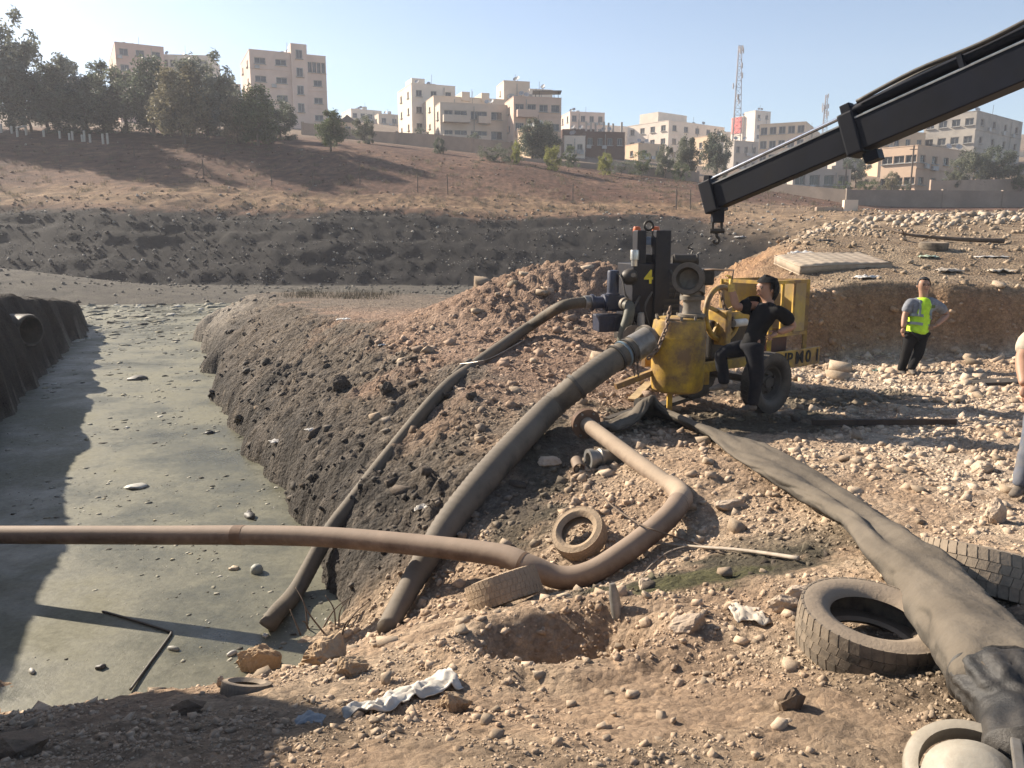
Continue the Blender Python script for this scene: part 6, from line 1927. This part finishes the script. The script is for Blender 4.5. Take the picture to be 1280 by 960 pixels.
for (px, yb, yt, w, kd, cl, lb, k, D) in [
    (551, 198, 174, 17, 'round', 'dark', 'small round dark tree in front of the block wall', 0, 96), (612, 212, 180, 46, 'bush', 'olive', 'wide grey green bush below the balcony building', 1, 92),
    (640, 211, 184, 30, 'bush', 'olive', 'second bush merging with the wide grey green bush', 2, 93), (645, 210, 178, 13, 'round', 'yellow', 'thin yellow green sapling beside the wide bush', 1, 90),
    (690, 217, 182, 24, 'round', 'yellow', 'bright yellow green small tree on the hill brow', 2, 88), (665, 206, 152, 34, 'tall', 'dark', 'dark drooping tree in front of the tan hut', 1, 104), (682, 208, 156, 34, 'tall', 'olive', 'drooping tree beside the tan hut', 2, 104),
    (714, 212, 184, 26, 'bush', 'green', 'green shrub before the white annex', 0, 96), (756, 221, 193, 22, 'round', 'yellow', 'yellow green sapling below the brown building', 3, 90),
    (776, 219, 200, 34, 'bush', 'grey', 'grey dusty shrub between the sapling and the dark bushes', 1, 92), (802, 220, 188, 36, 'bush', 'green', 'dark green bush in front of the low tan house', 2, 94),
    (832, 222, 184, 26, 'round', 'olive', 'upright olive tree before the large white block', 0, 96), (858, 225, 172, 28, 'tall', 'olive', 'taller olive tree left of the dense dark tree', 3, 98),
    (896, 226, 168, 38, 'round', 'dark', 'dense dark round tree next to the boom tip', 1, 105), (850, 228, 203, 26, 'bush', 'green', 'green bush at the foot of the taller olive tree', 3, 92),
    (590, 186, 165, 24, 'bush', 'dark', 'dark bush directly under the balconies', 3, 125), (525, 176, 160, 26, 'bush', 'dark', 'dark hedge at the foot of the white cubic block', 0, 130)]:
    tree(px, yb, yt, w, kd, cl, lb, k, D, group=SG)
RG = 'trees beside the flats above the long wall'
for (px, yb, yt, w, kd, cl, lb, k, D) in [
    (1214, 238, 188, 46, 'round', 'olive', 'large olive tree beside the tan three storey flats', 2, 104), (1243, 238, 186, 48, 'round', 'dark', 'large dark tree in front of the grey and white block', 3, 104),
    (1190, 238, 200, 34, 'bush', 'olive', 'bush at the corner of the tan three storey flats', 0, 102), (1276, 236, 206, 34, 'round', 'green', 'rounded green tree near the distant pale house', 0, 102),
    (1113, 244, 216, 22, 'round', 'dry', 'small dusty tree before the sunlit side of the flats', 1, 98), (1070, 232, 196, 40, 'round', 'dark', 'dark tree mass under the boom collar', 2, 120),
    (1082, 240, 224, 34, 'bush', 'green', 'green shrub row left of the tan three storey flats', 1, 102), (1054, 238, 226, 26, 'bush', 'green', 'low green shrub behind the long stained wall', 2, 104), (1130, 245, 226, 18, 'bush', 'olive', 'olive shrub at the foot of the flats', 3, 99)]:
    tree(px, yb, yt, w, kd, cl, lb, k, D, group=RG)

# ------------------------------------------------------------------ white posts and wire fence posts
M_post = mat('white_concrete_post', (.48, .44, .38), .85, 0, (.4, .36, .31), .4, 1.5, .1)
for i, (px, yt, yb) in enumerate([(2, 153, 166), (15, 156, 167), (22, 160, 171), (33, 157, 169), (55, 161, 171), (75, 162, 173), (87, 165, 175), (91, 162, 175), (103, 167, 177), (106, 161, 177), (113, 166, 178), (129, 165, 180), (135, 164, 180)]):
    b = ground_at(px, yb, 0, 60)
    t = b.z + (yb - yt) / FPX * b.y * .8
    o = MB().box((0, 0, (t - b.z) / 2 - .1), (.2, .2, t - b.z + .2), None, .02).build('concrete_post', M_post)
    o.location = b
    tag(o, 'white square concrete post standing at the edge of the park row', 'post', 'white posts along the park edge')
b = P(30, 157, 87)
pa, pb = ground_at(22, 171, 0, 60), ground_at(33, 169, 0, 60)
o = MB().beam(pa + Vector((0, 0, 1.0)), pb + Vector((0, 0, 1.0)), .3, .16).build('concrete_lintel', M_post)
tag(o, 'short white beam lying across two concrete posts', 'beam')
for i, (px, yb, h) in enumerate([(255, 222, 22), (450, 230, 26), (522, 240, 22), (560, 243, 24), (716, 255, 24), (845, 262, 22), (863, 262, 24), (168, 196, 14), (391, 234, 22), (340, 231, 20), (845, 255, 18)]):
    g_ = ground_at(px, yb, 0, 55)
    Dd = g_.y
    hh = max(1.2, h / FPX * Dd)
    fp = empty('fence_post', g_, 0, 'thin dark wire fence post standing on the brown hillside', 'post', 'thin fence posts on the hillside')
    MB().cyl((0, 0, -.4), (.05 * ((i % 3) - 1), 0, hh), .05, 6).build('stake', M_bark, fp)
    if i == 0:
        fp['label'] = 'dark wire fence post with two slanting braces on the brown hillside'
        for s in (-1, 1):
            MB().beam((s * .9, 0, 0), (0, 0, hh * .7), .05, .05).build('brace', M_bark, fp)

# ------------------------------------------------------------------ lattice masts
def mast(px, yt, yb, D, w_px, label, n):
    b = P(px, yb, D); t = P(px, yt, D)
    Hm = t.z - b.z
    root = empty('lattice_mast', (b.x, b.y, b.z), R(20), label, 'mast')
    w0 = w_px / FPX * D * .5
    M_m = mat('mast_steel', (.10, .085, .09), .6, .3, None, 0, 3, 0)
    corner = [(math.cos(a), math.sin(a)) for a in (R(90), R(210), R(330))]
    wz = lambda z: w0 * (1 - .62 * z / Hm)
    cp = lambda k, z: Vector((corner[k][0] * wz(z), corner[k][1] * wz(z), z))
    for k in range(3):
        MB().beam(cp(k, -6), cp(k, Hm), .16, .16, (1, 0, 0)).build('leg', M_m, root)
    for i in range(n):
        z0, z1 = Hm * i / n, Hm * (i + 1) / n
        for k in range(3):
            MB().beam(cp(k, z0), cp((k + 1) % 3, z1), .08, .08).build('brace', M_m, root)
        MB().tube([cp(0, z1), cp(1, z1), cp(2, z1), cp(0, z1)], .05, 4, False).build('ring', M_m, root)
    for i in range(10):
        r = random.Random(i + n)
        z = Hm * r.uniform(.35, 1.0); a = r.uniform(0, 6.28); q = wz(z) + .5
        MB().box((math.cos(a) * q, math.sin(a) * q, z), (.30, .25, 1.6)).build('antenna', mat('antenna_grey', (.22, .2, .2), .6, 0, None, 0, 3, 0), root)
        MB().beam((0, 0, z), (math.cos(a) * q, math.sin(a) * q, z), .07, .07).build('antenna_arm', M_m, root)
    return root
mast(919, 62, 178, 245, 13, 'tall lattice phone mast rising left of the arched window block', 14)
mast(1030, 120, 165, 300, 7, 'shorter far lattice mast showing just above the boom', 8)
for (px, yt, yb, D) in ((1056, 205, 240, 112), (1137, 183, 247, 106)):
    b = P(px, yb, D); t = P(px, yt, D)
    pl = empty('utility_pole', b, 0, 'thin wooden utility pole beside the %s' % ('low unfinished cement house' if px < 1100 else 'tan three storey flats'), 'pole')
    MB().cyl((0, 0, -2), (0, 0, t.z - b.z), .11, 8).build('shaft', M_bark, pl)
    MB().beam((-.5, 0, t.z - b.z - .5), (.5, 0, t.z - b.z - .5), .09, .09).build('crossarm', M_bark, pl)
# ------------------------------------------------------------------ small things
def crumple(name, px, py, w_px, h_px, colour, label, cat, seed=0, lift=.0, rz=0.0, on_water=False, group=None, rough=.7):
    """crumpled sheet or rag lying on the ground: a folded, double-sided grid"""
    p = ground_at(px, py)
    L_ = w_px / FPX * p.y; W_ = h_px / FPX * p.y * 1.8
    nx, ny = 18, 10
    V, F = [], []
    for j in range(ny):
        for i in range(nx):
            u, v = i / (nx - 1) - .5, j / (ny - 1) - .5
            e = .12 * gnoise(np.array([u * 5 + seed]), np.array([v * 5]), 7)[0]
            x = u * L_ * (1 + e); y = v * W_ * (1 + .5 * e) + .15 * W_ * math.sin(u * 6 + seed)
            n = gnoise(np.array([u * 4.3 + seed * 3.1]), np.array([v * 4.3]), 9)[0] + .6 * abs(gnoise(np.array([u * 9 + seed]), np.array([v * 9]), 10)[0])
            V.append((x, y, .30 * min(L_, W_ * 1.5) * (n * .5 + .28) * (1 - 1.3 * (u * u + v * v))))
    for j in range(ny - 1):
        for i in range(nx - 1):
            F.append((j * nx + i, j * nx + i + 1, (j + 1) * nx + i + 1, (j + 1) * nx + i))
    me = bpy.data.meshes.new(name); me.from_pydata(V, [], F); me.update()
    o = link(name, me, None, mat('sheet_%s' % '_'.join('%d' % (c * 100) for c in colour), colour, rough, 0, tuple(c * .6 for c in colour), .4, 12, .2, .005), True)
    sd = o.modifiers.new('thickness', 'SOLIDIFY'); sd.thickness = .004
    o.location = (p.x, p.y, p.z + lift + .004); o.rotation_euler = (0, 0, rz)
    return tag(o, label, cat, group)
# long white plastic sheet on the foreground rim
pathw = [(428, 891), (455, 886), (480, 878), (505, 868), (530, 862), (552, 855), (568, 846)]
pts = catmull([ground_at(x, y, .02) for x, y in pathw], 9)
V, F = [], []
ny = 12
for i, c in enumerate(pts):
    f = i / (len(pts) - 1)
    t = (pts[min(i + 1, len(pts) - 1)] - pts[max(i - 1, 0)]).normalized()
    s_ = t.cross(Vector((0, 0, 1))).normalized()
    w_ = .025 + .075 * f ** .7
    for j in range(ny):
        v = j / (ny - 1) - .5
        q = c + s_ * (v * 2 * w_)
        z = .016 * abs(math.sin(v * 7 + i * .18)) + .02 * gnoise(np.array([i * .22]), np.array([v * 6]), 12)[0] + .03 * f * (1 - 4 * v * v) + .012
        V.append((q.x, q.y, max(H(q.x, q.y), c.z - .03) + z))
for i in range(len(pts) - 1):
    for j in range(ny - 1):
        F.append((i * ny + j, i * ny + j + 1, (i + 1) * ny + j + 1, (i + 1) * ny + j))
me = bpy.data.meshes.new('plastic_sheet'); me.from_pydata(V, [], F); me.update()
o = link('plastic_sheet', me, None, mat('white_woven_plastic', (.52, .485, .425), .55, 0, (.42, .36, .28), .4, 14, .2, .004), True)
sd = o.modifiers.new('thickness', 'SOLIDIFY'); sd.thickness = .004
tag(o, 'long crumpled white plastic sheet lying on the foreground earth', 'plastic sheet')
crumple('plastic_bag', 388, 902, 40, 16, (.24, .26, .27), 'crumpled bluish plastic bag at the edge of the foreground shade', 'bag', 2)
crumple('paper_scrap', 935, 770, 42, 26, (.55, .47, .37), 'torn beige sheet standing up left of the big tyre', 'paper', 3)
crumple('plastic_scrap', 430, 400, 18, 5, (.62, .60, .56), 'white scrap near the top of the channel slope', 'litter', 4)
crumple('plastic_scrap', 392, 538, 20, 7, (.55, .52, .47), 'whitish streak of plastic halfway up the channel slope', 'litter', 5, rz=.8)
crumple('plastic_scrap', 345, 552, 16, 8, (.45, .43, .40), 'greyish rag low on the channel slope above the water', 'litter', 6, rz=.6)
crumple('plastic_scrap', 478, 432, 10, 5, (.58, .55, .5), 'small white scrap on the pale upper slope', 'litter', 7)
crumple('cloth_scrap', 530, 636, 22, 10, (.50, .46, .40), 'pale rag between the two suction hoses', 'litter', 8)
crumple('cloth_scrap', 572, 665, 12, 14, (.52, .48, .42), 'pale torn strip beside the thick ribbed hose', 'litter', 9)
crumple('cloth_scrap', 1101, 464, 22, 6, (.22, .34, .28), 'green cloth scrap lying near the feet of the man in the vest', 'litter', 10)
crumple('cloth_scrap', 1160, 322, 26, 6, (.42, .48, .36), 'pale green rag in front of the grey tyre on the terrace', 'litter', 11)
crumple('plastic_scrap', 1085, 348, 30, 8, (.60, .57, .52), 'white plastic heap against the corner of the mattress', 'litter', 12)
crumple('cloth_scrap', 1185, 340, 32, 10, (.40, .34, .27), 'dusty bundle on the terrace edge above the man in the vest', 'litter', 13)
crumple('cloth_scrap', 1250, 340, 30, 9, (.46, .39, .30), 'second dusty bundle further along the terrace edge', 'litter', 14)
crumple('plastic_scrap', 1002, 318, 30, 9, (.55, .53, .50), 'white crumpled plastic on the terrace left of the mattress', 'litter', 15)
crumple('cloth_scrap', 1032, 302, 20, 6, (.05, .05, .05), 'black bag on the terrace behind the mattress', 'litter', 16)
crumple('plastic_scrap', 1240, 322, 40, 5, (.58, .55, .5), 'row of whitish scraps along the terrace track', 'litter', 17)
crumple('plastic_scrap', 925, 297, 14, 4, (.6, .57, .52), 'white scrap near the hook on the terrace rim', 'litter', 18)

# broken pipe shard standing in the mud
b = ground_at(772, 762)
sh = tag(MB().tube([b + Vector((0, 0, -.05)), b + Vector((-.02, .02, .08)), b + Vector((-.03, .03, .15))], .03, 10, True, [.035, .032, .018]).build('pipe_shard', M_steel, None, True, 40), 'grey broken pipe shard standing in the mud above the pit', 'pipe')

# mattress on the terrace
mp = ground_at(1052, 336)
MW, ML, MT = 1.95, 1.25, .18
mroot = empty('mattress', (mp.x, mp.y + .55, mp.z + .02), R(6), 'old dusty beige quilted mattress lying on the terrace', 'mattress')
mroot.rotation_euler = (R(9), R(-3), R(6))
nx, ny = 40, 28
V = []; F = []
for k, sgn in ((0, 1), (1, -1)):
    for j in range(ny):
        for i in range(nx):
            u, v = i / (nx - 1), j / (ny - 1)
            tuft = .022 * abs(math.sin(u * math.pi * 9)) * abs(math.sin(v * math.pi * 6))
            edge = -.02 * (min(u, 1 - u, v, 1 - v) < .02)
            V.append(((u - .5) * MW, (v - .5) * ML, (MT + tuft + edge + .03 * math.sin(u * 5)) if sgn > 0 else .03 * math.sin(u * 5)))
N = nx * ny
for j in range(ny - 1):
    for i in range(nx - 1):
        a = j * nx + i
        F.append((a, a + 1, a + nx + 1, a + nx)); F.append((N + a, N + a + nx, N + a + nx + 1, N + a + 1))
for i in range(nx - 1):
    F.append((i, N + i, N + i + 1, i + 1)); a = (ny - 1) * nx + i; F.append((a, a + 1, N + a + 1, N + a))
for j in range(ny - 1):
    a = j * nx; F.append((a, a + nx, N + a + nx, N + a)); a = j * nx + nx - 1; F.append((a, N + a, N + a + nx, a + nx))
me = bpy.data.meshes.new('mattress_body'); me.from_pydata(V, [], F); me.update()
M_matt = mat('stained_mattress_ticking', (.42, .34, .25), .95, 0, (.27, .21, .155), .5, 3, .2, .01)
link('quilted_body', me, mroot, M_matt, True)
mp_ = [(-MW / 2, -ML / 2), (MW / 2, -ML / 2), (MW / 2, ML / 2), (-MW / 2, ML / 2), (-MW / 2, -ML / 2)]
for z in (.01, MT):
    MB().tube([Vector((x, y, z + .03 * math.sin((x / MW + .5) * 5))) for x, y in mp_], .012, 6, False).build('piping', M_matt, mroot, True)

# dead branch on the terrace
def twig(mb, pts, r0, r1, n=6):
    ps = catmull(pts, 6)
    mb.tube(ps, r0, n, True, [r0 + (r1 - r0) * i / (len(ps) - 1) for i in range(len(ps))])
M_twig = mat('dry_branch', (.16, .115, .08), .9, 0, (.08, .06, .045), .5, 6, .4, .01)
M_stick = mat('bleached_stick', (.40, .34, .27), .85, 0, (.25, .2, .15), .4, 9, .3, .005)
br = empty('dead_branch', ground_at(1180, 298), 0, 'long bare dead branch lying across the terrace below the rubble', 'branch')
brp = [ground_at(x, y, l) for x, y, l in ((1098, 281, .35), (1130, 292, .2), (1160, 296, .12), (1200, 299, .1), (1255, 301, .08))]
mb = MB(); twig(mb, [q - br.location for q in brp], .02, .06); mb.build('stem', M_twig, br, True)
for (a, dx) in ((1, (-.3, -.4, .1)), (2, (.1, -.6, .05)), (3, (.3, .3, .25))):
    mb = MB(); q = brp[a] - br.location; twig(mb, [q, q + Vector(dx) * .5 + Vector((0, 0, .04)), q + Vector(dx)], .02, .008); mb.build('side_twig', M_twig, br, True)
# sticks by the steel pipe
st = empty('long_stick', ground_at(900, 690), 0, 'long bleached stick lying across the muddy seep', 'branch')
mb = MB(); twig(mb, [ground_at(x, y, .03) - st.location for x, y in ((818, 679), (845, 681), (880, 684), (930, 688), (998, 698))], .006, .016); mb.build('stem', M_stick, st, True)
mb = MB(); twig(mb, [ground_at(x, y, .04) - st.location for x, y in ((860, 682), (835, 690), (815, 705), (800, 722))], .005, .003); mb.build('side_twig', M_stick, st, True)
mb = MB(); twig(mb, [ground_at(x, y, .05) - st.location for x, y in ((845, 681), (820, 676), (795, 668))], .004, .003); mb.build('side_twig', M_stick, st, True)
vn = empty('dark_vine', ground_at(800, 660), 0, 'thin dark bent twig trailing over the steel pipe to the seep', 'branch')
mb = MB(); twig(mb, [P(742, 610, 7.3) - vn.location, P(770, 636, 6.8) - vn.location, P(800, 655, 6.35) - vn.location, P(822, 664, 6.2) - vn.location, ground_at(860, 676, .04) - vn.location, ground_at(905, 692, .02) - vn.location], .008, .006); mb.build('stem', M_twig, vn, True)
# twigs by the foot of the thin hose
tw = empty('twig_tangle', ground_at(405, 790), 0, 'tangle of dark dead twigs at the water edge by the hoses', 'branch')
rt_ = random.Random(4)
for k in range(9):
    x0 = rt_.uniform(375, 430); b = ground_at(x0, rt_.uniform(785, 800))
    e = b + Vector((rt_.uniform(-.30, .30), rt_.uniform(-.1, .3), rt_.uniform(.08, .34)))
    mb = MB(); twig(mb, [b - tw.location - Vector((0, 0, .03)), b.lerp(e, .5) - tw.location + Vector((rt_.uniform(-.05, .05), 0, .03)), e - tw.location], .010, .004, 5); mb.build('twig', M_twig, tw, True)
# black cable across the water
cb_ = tag(MB().tube(catmull([ground_at(128, 764, .012), ground_at(170, 776, .012), ground_at(208, 788, .012), ground_at(214, 791, .012), ground_at(205, 805, .012), ground_at(185, 832, .012), ground_at(163, 862, .02)], 5), .012, 6).build('cable', M_black, None, True), 'thin black cable bent at a corner on the water surface', 'cable')
# long dark bar and board on the rubble right of the trailer
a, b = ground_at(1015, 528, .05), ground_at(1195, 527, .05)
tag(MB().beam(a, b, .05, .07, (0, 0, 1), .006).build('dark_bar', mat('dark_brown_bar', (.06, .042, .032), .8, .1, (.12, .085, .06), .4, 6, .2), None), 'long thin dark brown bar lying on the rubble right of the trailer', 'bar')
a, b = ground_at(1212, 478, .03), ground_at(1275, 476, .03)
tag(MB().beam(a, b, .35, .04, (0, 0, 1), .006).build('board', MATS['dark_wet_timber'], None), 'dark flat board on the ground right of the man in the vest', 'board')
# corrugated black drain pipe on the left bank
dpp = P(22, 352, 20.5); dpp.z = max(dpp.z, 0)
dz = H(dpp.x, dpp.y)
dz += .3
dp = empty('drain_pipe', (dpp.x, dpp.y, dz), 0, 'wide black corrugated drain pipe lying on the far side of the channel', 'pipe')
mb = MB()
prof = []
for k in range(60):
    prof.append((.40 + (.03 if k % 2 else 0), k * .07))
prof += [(.36, 59 * .07), (.36, 0)]
mb.lathe(prof, (.28, -.1, .36), (-.97, .25, -.02), 28, True).build('corrugated_wall', M_black, dp, True, 50)

# ------------------------------------------------------------------ floating litter on the water
def floater(px, py, size_px, colour, label, cat, name, asp=(1, .6, .35), seed=0, smooth=True):
    p = ground_at(px, py)
    s = size_px / FPX * p.y * .5
    bm = bmesh.new(); bmesh.ops.create_icosphere(bm, subdivisions=2, radius=1)
    for v in bm.verts:
        n = gnoise(np.array([v.co.x * 1.7 + seed]), np.array([v.co.y * 1.7 + v.co.z]), 6)[0]
        k = 1 + .6 * n * (0 if name in ('ball', 'bottle') else 1)
        v.co = Vector((v.co.x * asp[0], v.co.y * asp[1], v.co.z * asp[2])) * s * k
    me = bpy.data.meshes.new(name); bm.to_mesh(me); bm.free()
    o = link(name, me, None, mat('float_%d_%d_%d' % tuple(int(c * 100) for c in colour), colour, .6, 0, tuple(c * .6 for c in colour), .4, 14, .2, .004), smooth)
    o.location = (p.x, p.y, WATER_Z + s * asp[2] * .35); o.rotation_euler = (0, 0, seed * 1.3)
    return tag(o, label, cat)
floater(321, 715, 17, (.30, .30, .25), 'round greyish ball floating near the thin hose foot', 'ball', 'ball', (1, 1, 1), 1)
floater(171, 609, 28, (.42, .40, .34), 'white foam lump floating in the sunlit water', 'foam', 'foam_lump', (1, .9, .22), 2)
floater(262, 542, 14, (.03, .028, .025), 'black lump floating beside the channel slope', 'litter', 'floating_lump', (1, .6, .35), 3)
floater(312, 645, 26, (.045, .04, .033), 'dark oval lump floating just above the steel pipe', 'litter', 'floating_lump', (1, .45, .3), 4)
floater(172, 474, 26, (.10, .09, .075), 'dark flat debris floating far up the channel', 'litter', 'floating_lump', (1, .7, .25), 5)
floater(293, 711, 16, (.42, .33, .22), 'tan scrap floating beside the round ball', 'litter', 'floating_scrap', (1, .8, .3), 6)
floater(217, 812, 20, (.26, .25, .21), 'grey bottle shaped float right of the bent cable', 'bottle', 'bottle', (1, .42, .4), 7)
floater(290, 818, 16, (.45, .43, .38), 'pale bottle end floating near the twigs', 'bottle', 'bottle', (1, .5, .5), 8)
floater(40, 840, 18, (.38, .36, .31), 'pale bottle floating in front of the foreground rim', 'bottle', 'bottle', (1, .4, .4), 9)
floater(127, 835, 12, (.10, .09, .08), 'dark lump floating left of the bent cable', 'litter', 'floating_lump', (1, .8, .7), 10)
floater(332, 795, 12, (.50, .47, .40), 'small pale scrap floating under the hose foot', 'litter', 'floating_scrap', (1, .6, .4), 11)
g3 = np.random.default_rng(31)
n = 9000
Dd = np.exp(g3.uniform(math.log(6.3), math.log(52), n)); X = g3.uniform(-.66, -.12, n) * Dd; Y = Dd
z, m = terrain(X, Y)
cl = .25 + .8 * fbm(X * .5, Y * .5, 2, 341) + .9 * ss((Y - 24) / 12) + .35 * ss(1 - np.abs(m['sA']) / .5)
ok = (z < WATER_Z) & (g3.uniform(size=n) < cl)
X, Y = X[ok], Y[ok]
size = Y * (.0011 + .0045 * g3.uniform(size=len(X)) ** 5) * (1 + .6 * ss((Y - 24) / 10))
pal = np.array([(.34, .32, .26), (.20, .19, .15), (.07, .065, .055), (.45, .43, .38), (.26, .23, .16)])
colr = pal[g3.choice(5, len(X), p=[.3, .25, .25, .1, .1])] * g3.uniform(.7, 1.2, len(X))[:, None]
fl_ = link('floating_litter', scatter_mesh('floating_litter', np.stack([X, Y, np.full(len(X), WATER_Z)], 1), size, colr, g3, PEB, .3), water, M_gravel)
fl_['kind'] = 'stuff'

# ------------------------------------------------------------------ dry grass on the bank crest and tufts
def blades(name, centres, n_per, hgt, spread, colour, seed, label):
    g = np.random.default_rng(seed)
    C = np.array(centres); ci = np.repeat(np.arange(len(C)), n_per); n = len(ci)
    base = C[ci] + np.stack([g.normal(0, spread, n), g.normal(0, spread, n), np.zeros(n)], 1)
    zz, _ = terrain(base[:, 0], base[:, 1]); base[:, 2] = zz - .02
    h = hgt * g.uniform(.4, 1.2, n); d = np.stack([g.normal(0, .35, n), g.normal(0, .35, n), np.ones(n)], 1)
    tip = base + d * h[:, None]
    s = np.stack([g.normal(size=n), g.normal(size=n), np.zeros(n)], 1); s /= np.linalg.norm(s, axis=1)[:, None]
    w = hgt * .035
    V = np.stack([base - s * w, base + s * w, tip], 1).reshape(-1, 3)
    F = np.arange(3 * n).reshape(-1, 3)
    col = np.repeat(np.array(colour)[None] * g.uniform(.6, 1.4, n)[:, None], 3, 0)
    o = link(name, np_mesh(name, V, F, col), None, M_leaf)
    return tag(o, label, 'grass', kind='stuff')
cs = []
for k in range(46):
    q = ground_at(362 + 136 * random.random() ** .8, random.uniform(366, 374)); cs.append((q.x, q.y, q.z))
blades('dry_grass', cs, 30, .24, .30, (.045, .04, .028), 3, 'dark dry grass growing along the crest of the channel bank')
cs = []
rr = random.Random(8)
while len(cs) < 420:
    x, y = rr.uniform(-60, 30), rr.uniform(70, 92)
    z, m = terrain(np.array([x]), np.array([y]))
    if m['isC'][0] and m['sC'][0] > 10: cs.append((x, y, z[0]))
blades('scrub_tufts', cs, 26, .45, .22, (.13, .11, .065), 4, 'low dry scrub tufts dotted over the brown hillside')

# ------------------------------------------------------------------ added tipper truck beyond the view, invented to cast the foreground shadow
tz = H(-7.05, 3.5)
tt_ = empty('added_shadow_truck', (-7.05, 3.4, tz), 0, 'added unseen tipper truck that casts the foreground shadow', 'truck')
M_truck = mat('dusty_orange_truck', (.42, .16, .04), .6, 0, (.2, .13, .08), .5, 2, .1, .01, DUST, .3)
MB().beam((-.45, -3.0, .85), (-.45, 2.8, .85), .14, .28).build('chassis_rail', M_dark, tt_)
MB().beam((.45, -3.0, .85), (.45, 2.8, .85), .14, .28).build('chassis_rail', M_dark, tt_)
cab = MB().box((0, -2.6, 1.85), (2.3, 1.5, 1.9), None, .12).build('cab', M_truck, tt_)
MB().box((0, -3.37, 2.25), (1.9, .05, .75), None, .02).build('windscreen', M_glass, cab)
for s_ in (-1, 1):
    MB().box((s_ * 1.16, -2.7, 2.25), (.04, .8, .65), None, .015).build('side_window', M_glass, cab)
    MB().box((s_ * .8, -3.38, 1.25), (.35, .06, .2), None, .02).build('headlight', M_post, cab)
body_ = MB()
body_.box((0, .75, 1.25), (2.4, 4.7, .12))
for s_ in (-1, 1):
    body_.box((s_ * 1.19, .75, 2.2), (.08, 4.7, 1.8))
body_.box((0, -1.62, 2.35), (2.4, .08, 2.1)); body_.box((0, 3.1, 2.15), (2.4, .08, 1.7))
bo = body_.build('tipper_body', M_truck, tt_)
for k in range(7):
    for s_ in (-1, 1):
        MB().box((s_ * 1.27, -1.3 + k * .7, 2.2), (.09, .12, 1.75)).build('body_rib', M_truck, bo)
V, F = [], []
for j in range(16):
    for i in range(10):
        u, v = i / 9 - .5, j / 15 - .5
        V.append((u * 2.28, .75 + v * 4.55, 2.95 + 1.1 * (1 - (2 * u) ** 4) * (1 - (2 * v) ** 6) + .1 * gnoise(np.array([u * 6]), np.array([v * 12]), 3)[0]))
for j in range(15):
    for i in range(9):
        F.append((j * 10 + i, j * 10 + i + 1, j * 10 + i + 11, j * 10 + i + 10))
me = bpy.data.meshes.new('load'); me.from_pydata(V, [], F); me.update()
link('soil_load', me, tt_, MATS['sandy_clod'], True)
for y_ in (-2.3, .9, 2.1):
    for s_ in (-1, 1):
        a_, b_ = tyre_meshes(.5, .3, .28, 30)
        for src, nm in ((a_, 'tyre'), (b_, 'tyre_tread')):
            src.v = [(s_ * 1.02 + v[2], y_ + v[0], .5 + v[1]) for v in src.v]
            src.build(nm, M_black, tt_, nm == 'tyre', 40)
        MB().cyl((s_ * .92, y_, .5), (s_ * 1.14, y_, .5), .27, 16).build('rim', M_iron, tt_)

# ------------------------------------------------------------------ haze in the air
hz = MB().box((0, 150, 36), (900, 420, 84)).build('haze', None)
hz.location = (0, 0, 0)
mh = bpy.data.materials.new('haze_air'); mh.use_nodes = True
nt = mh.node_tree
for n_ in list(nt.nodes): nt.nodes.remove(n_)
out = nt.nodes.new('ShaderNodeOutputMaterial'); pv_ = nt.nodes.new('ShaderNodeVolumePrincipled')
pv_.inputs['Color'].default_value = (.94, .94, 1.0, 1); pv_.inputs['Density'].default_value = .0007; pv_.inputs['Anisotropy'].default_value = .15
nt.links.new(pv_.outputs[0], out.inputs['Volume'])
hz.data.materials.append(mh)
tag(hz, 'pale dusty haze in the air over the valley', 'haze', kind='stuff')
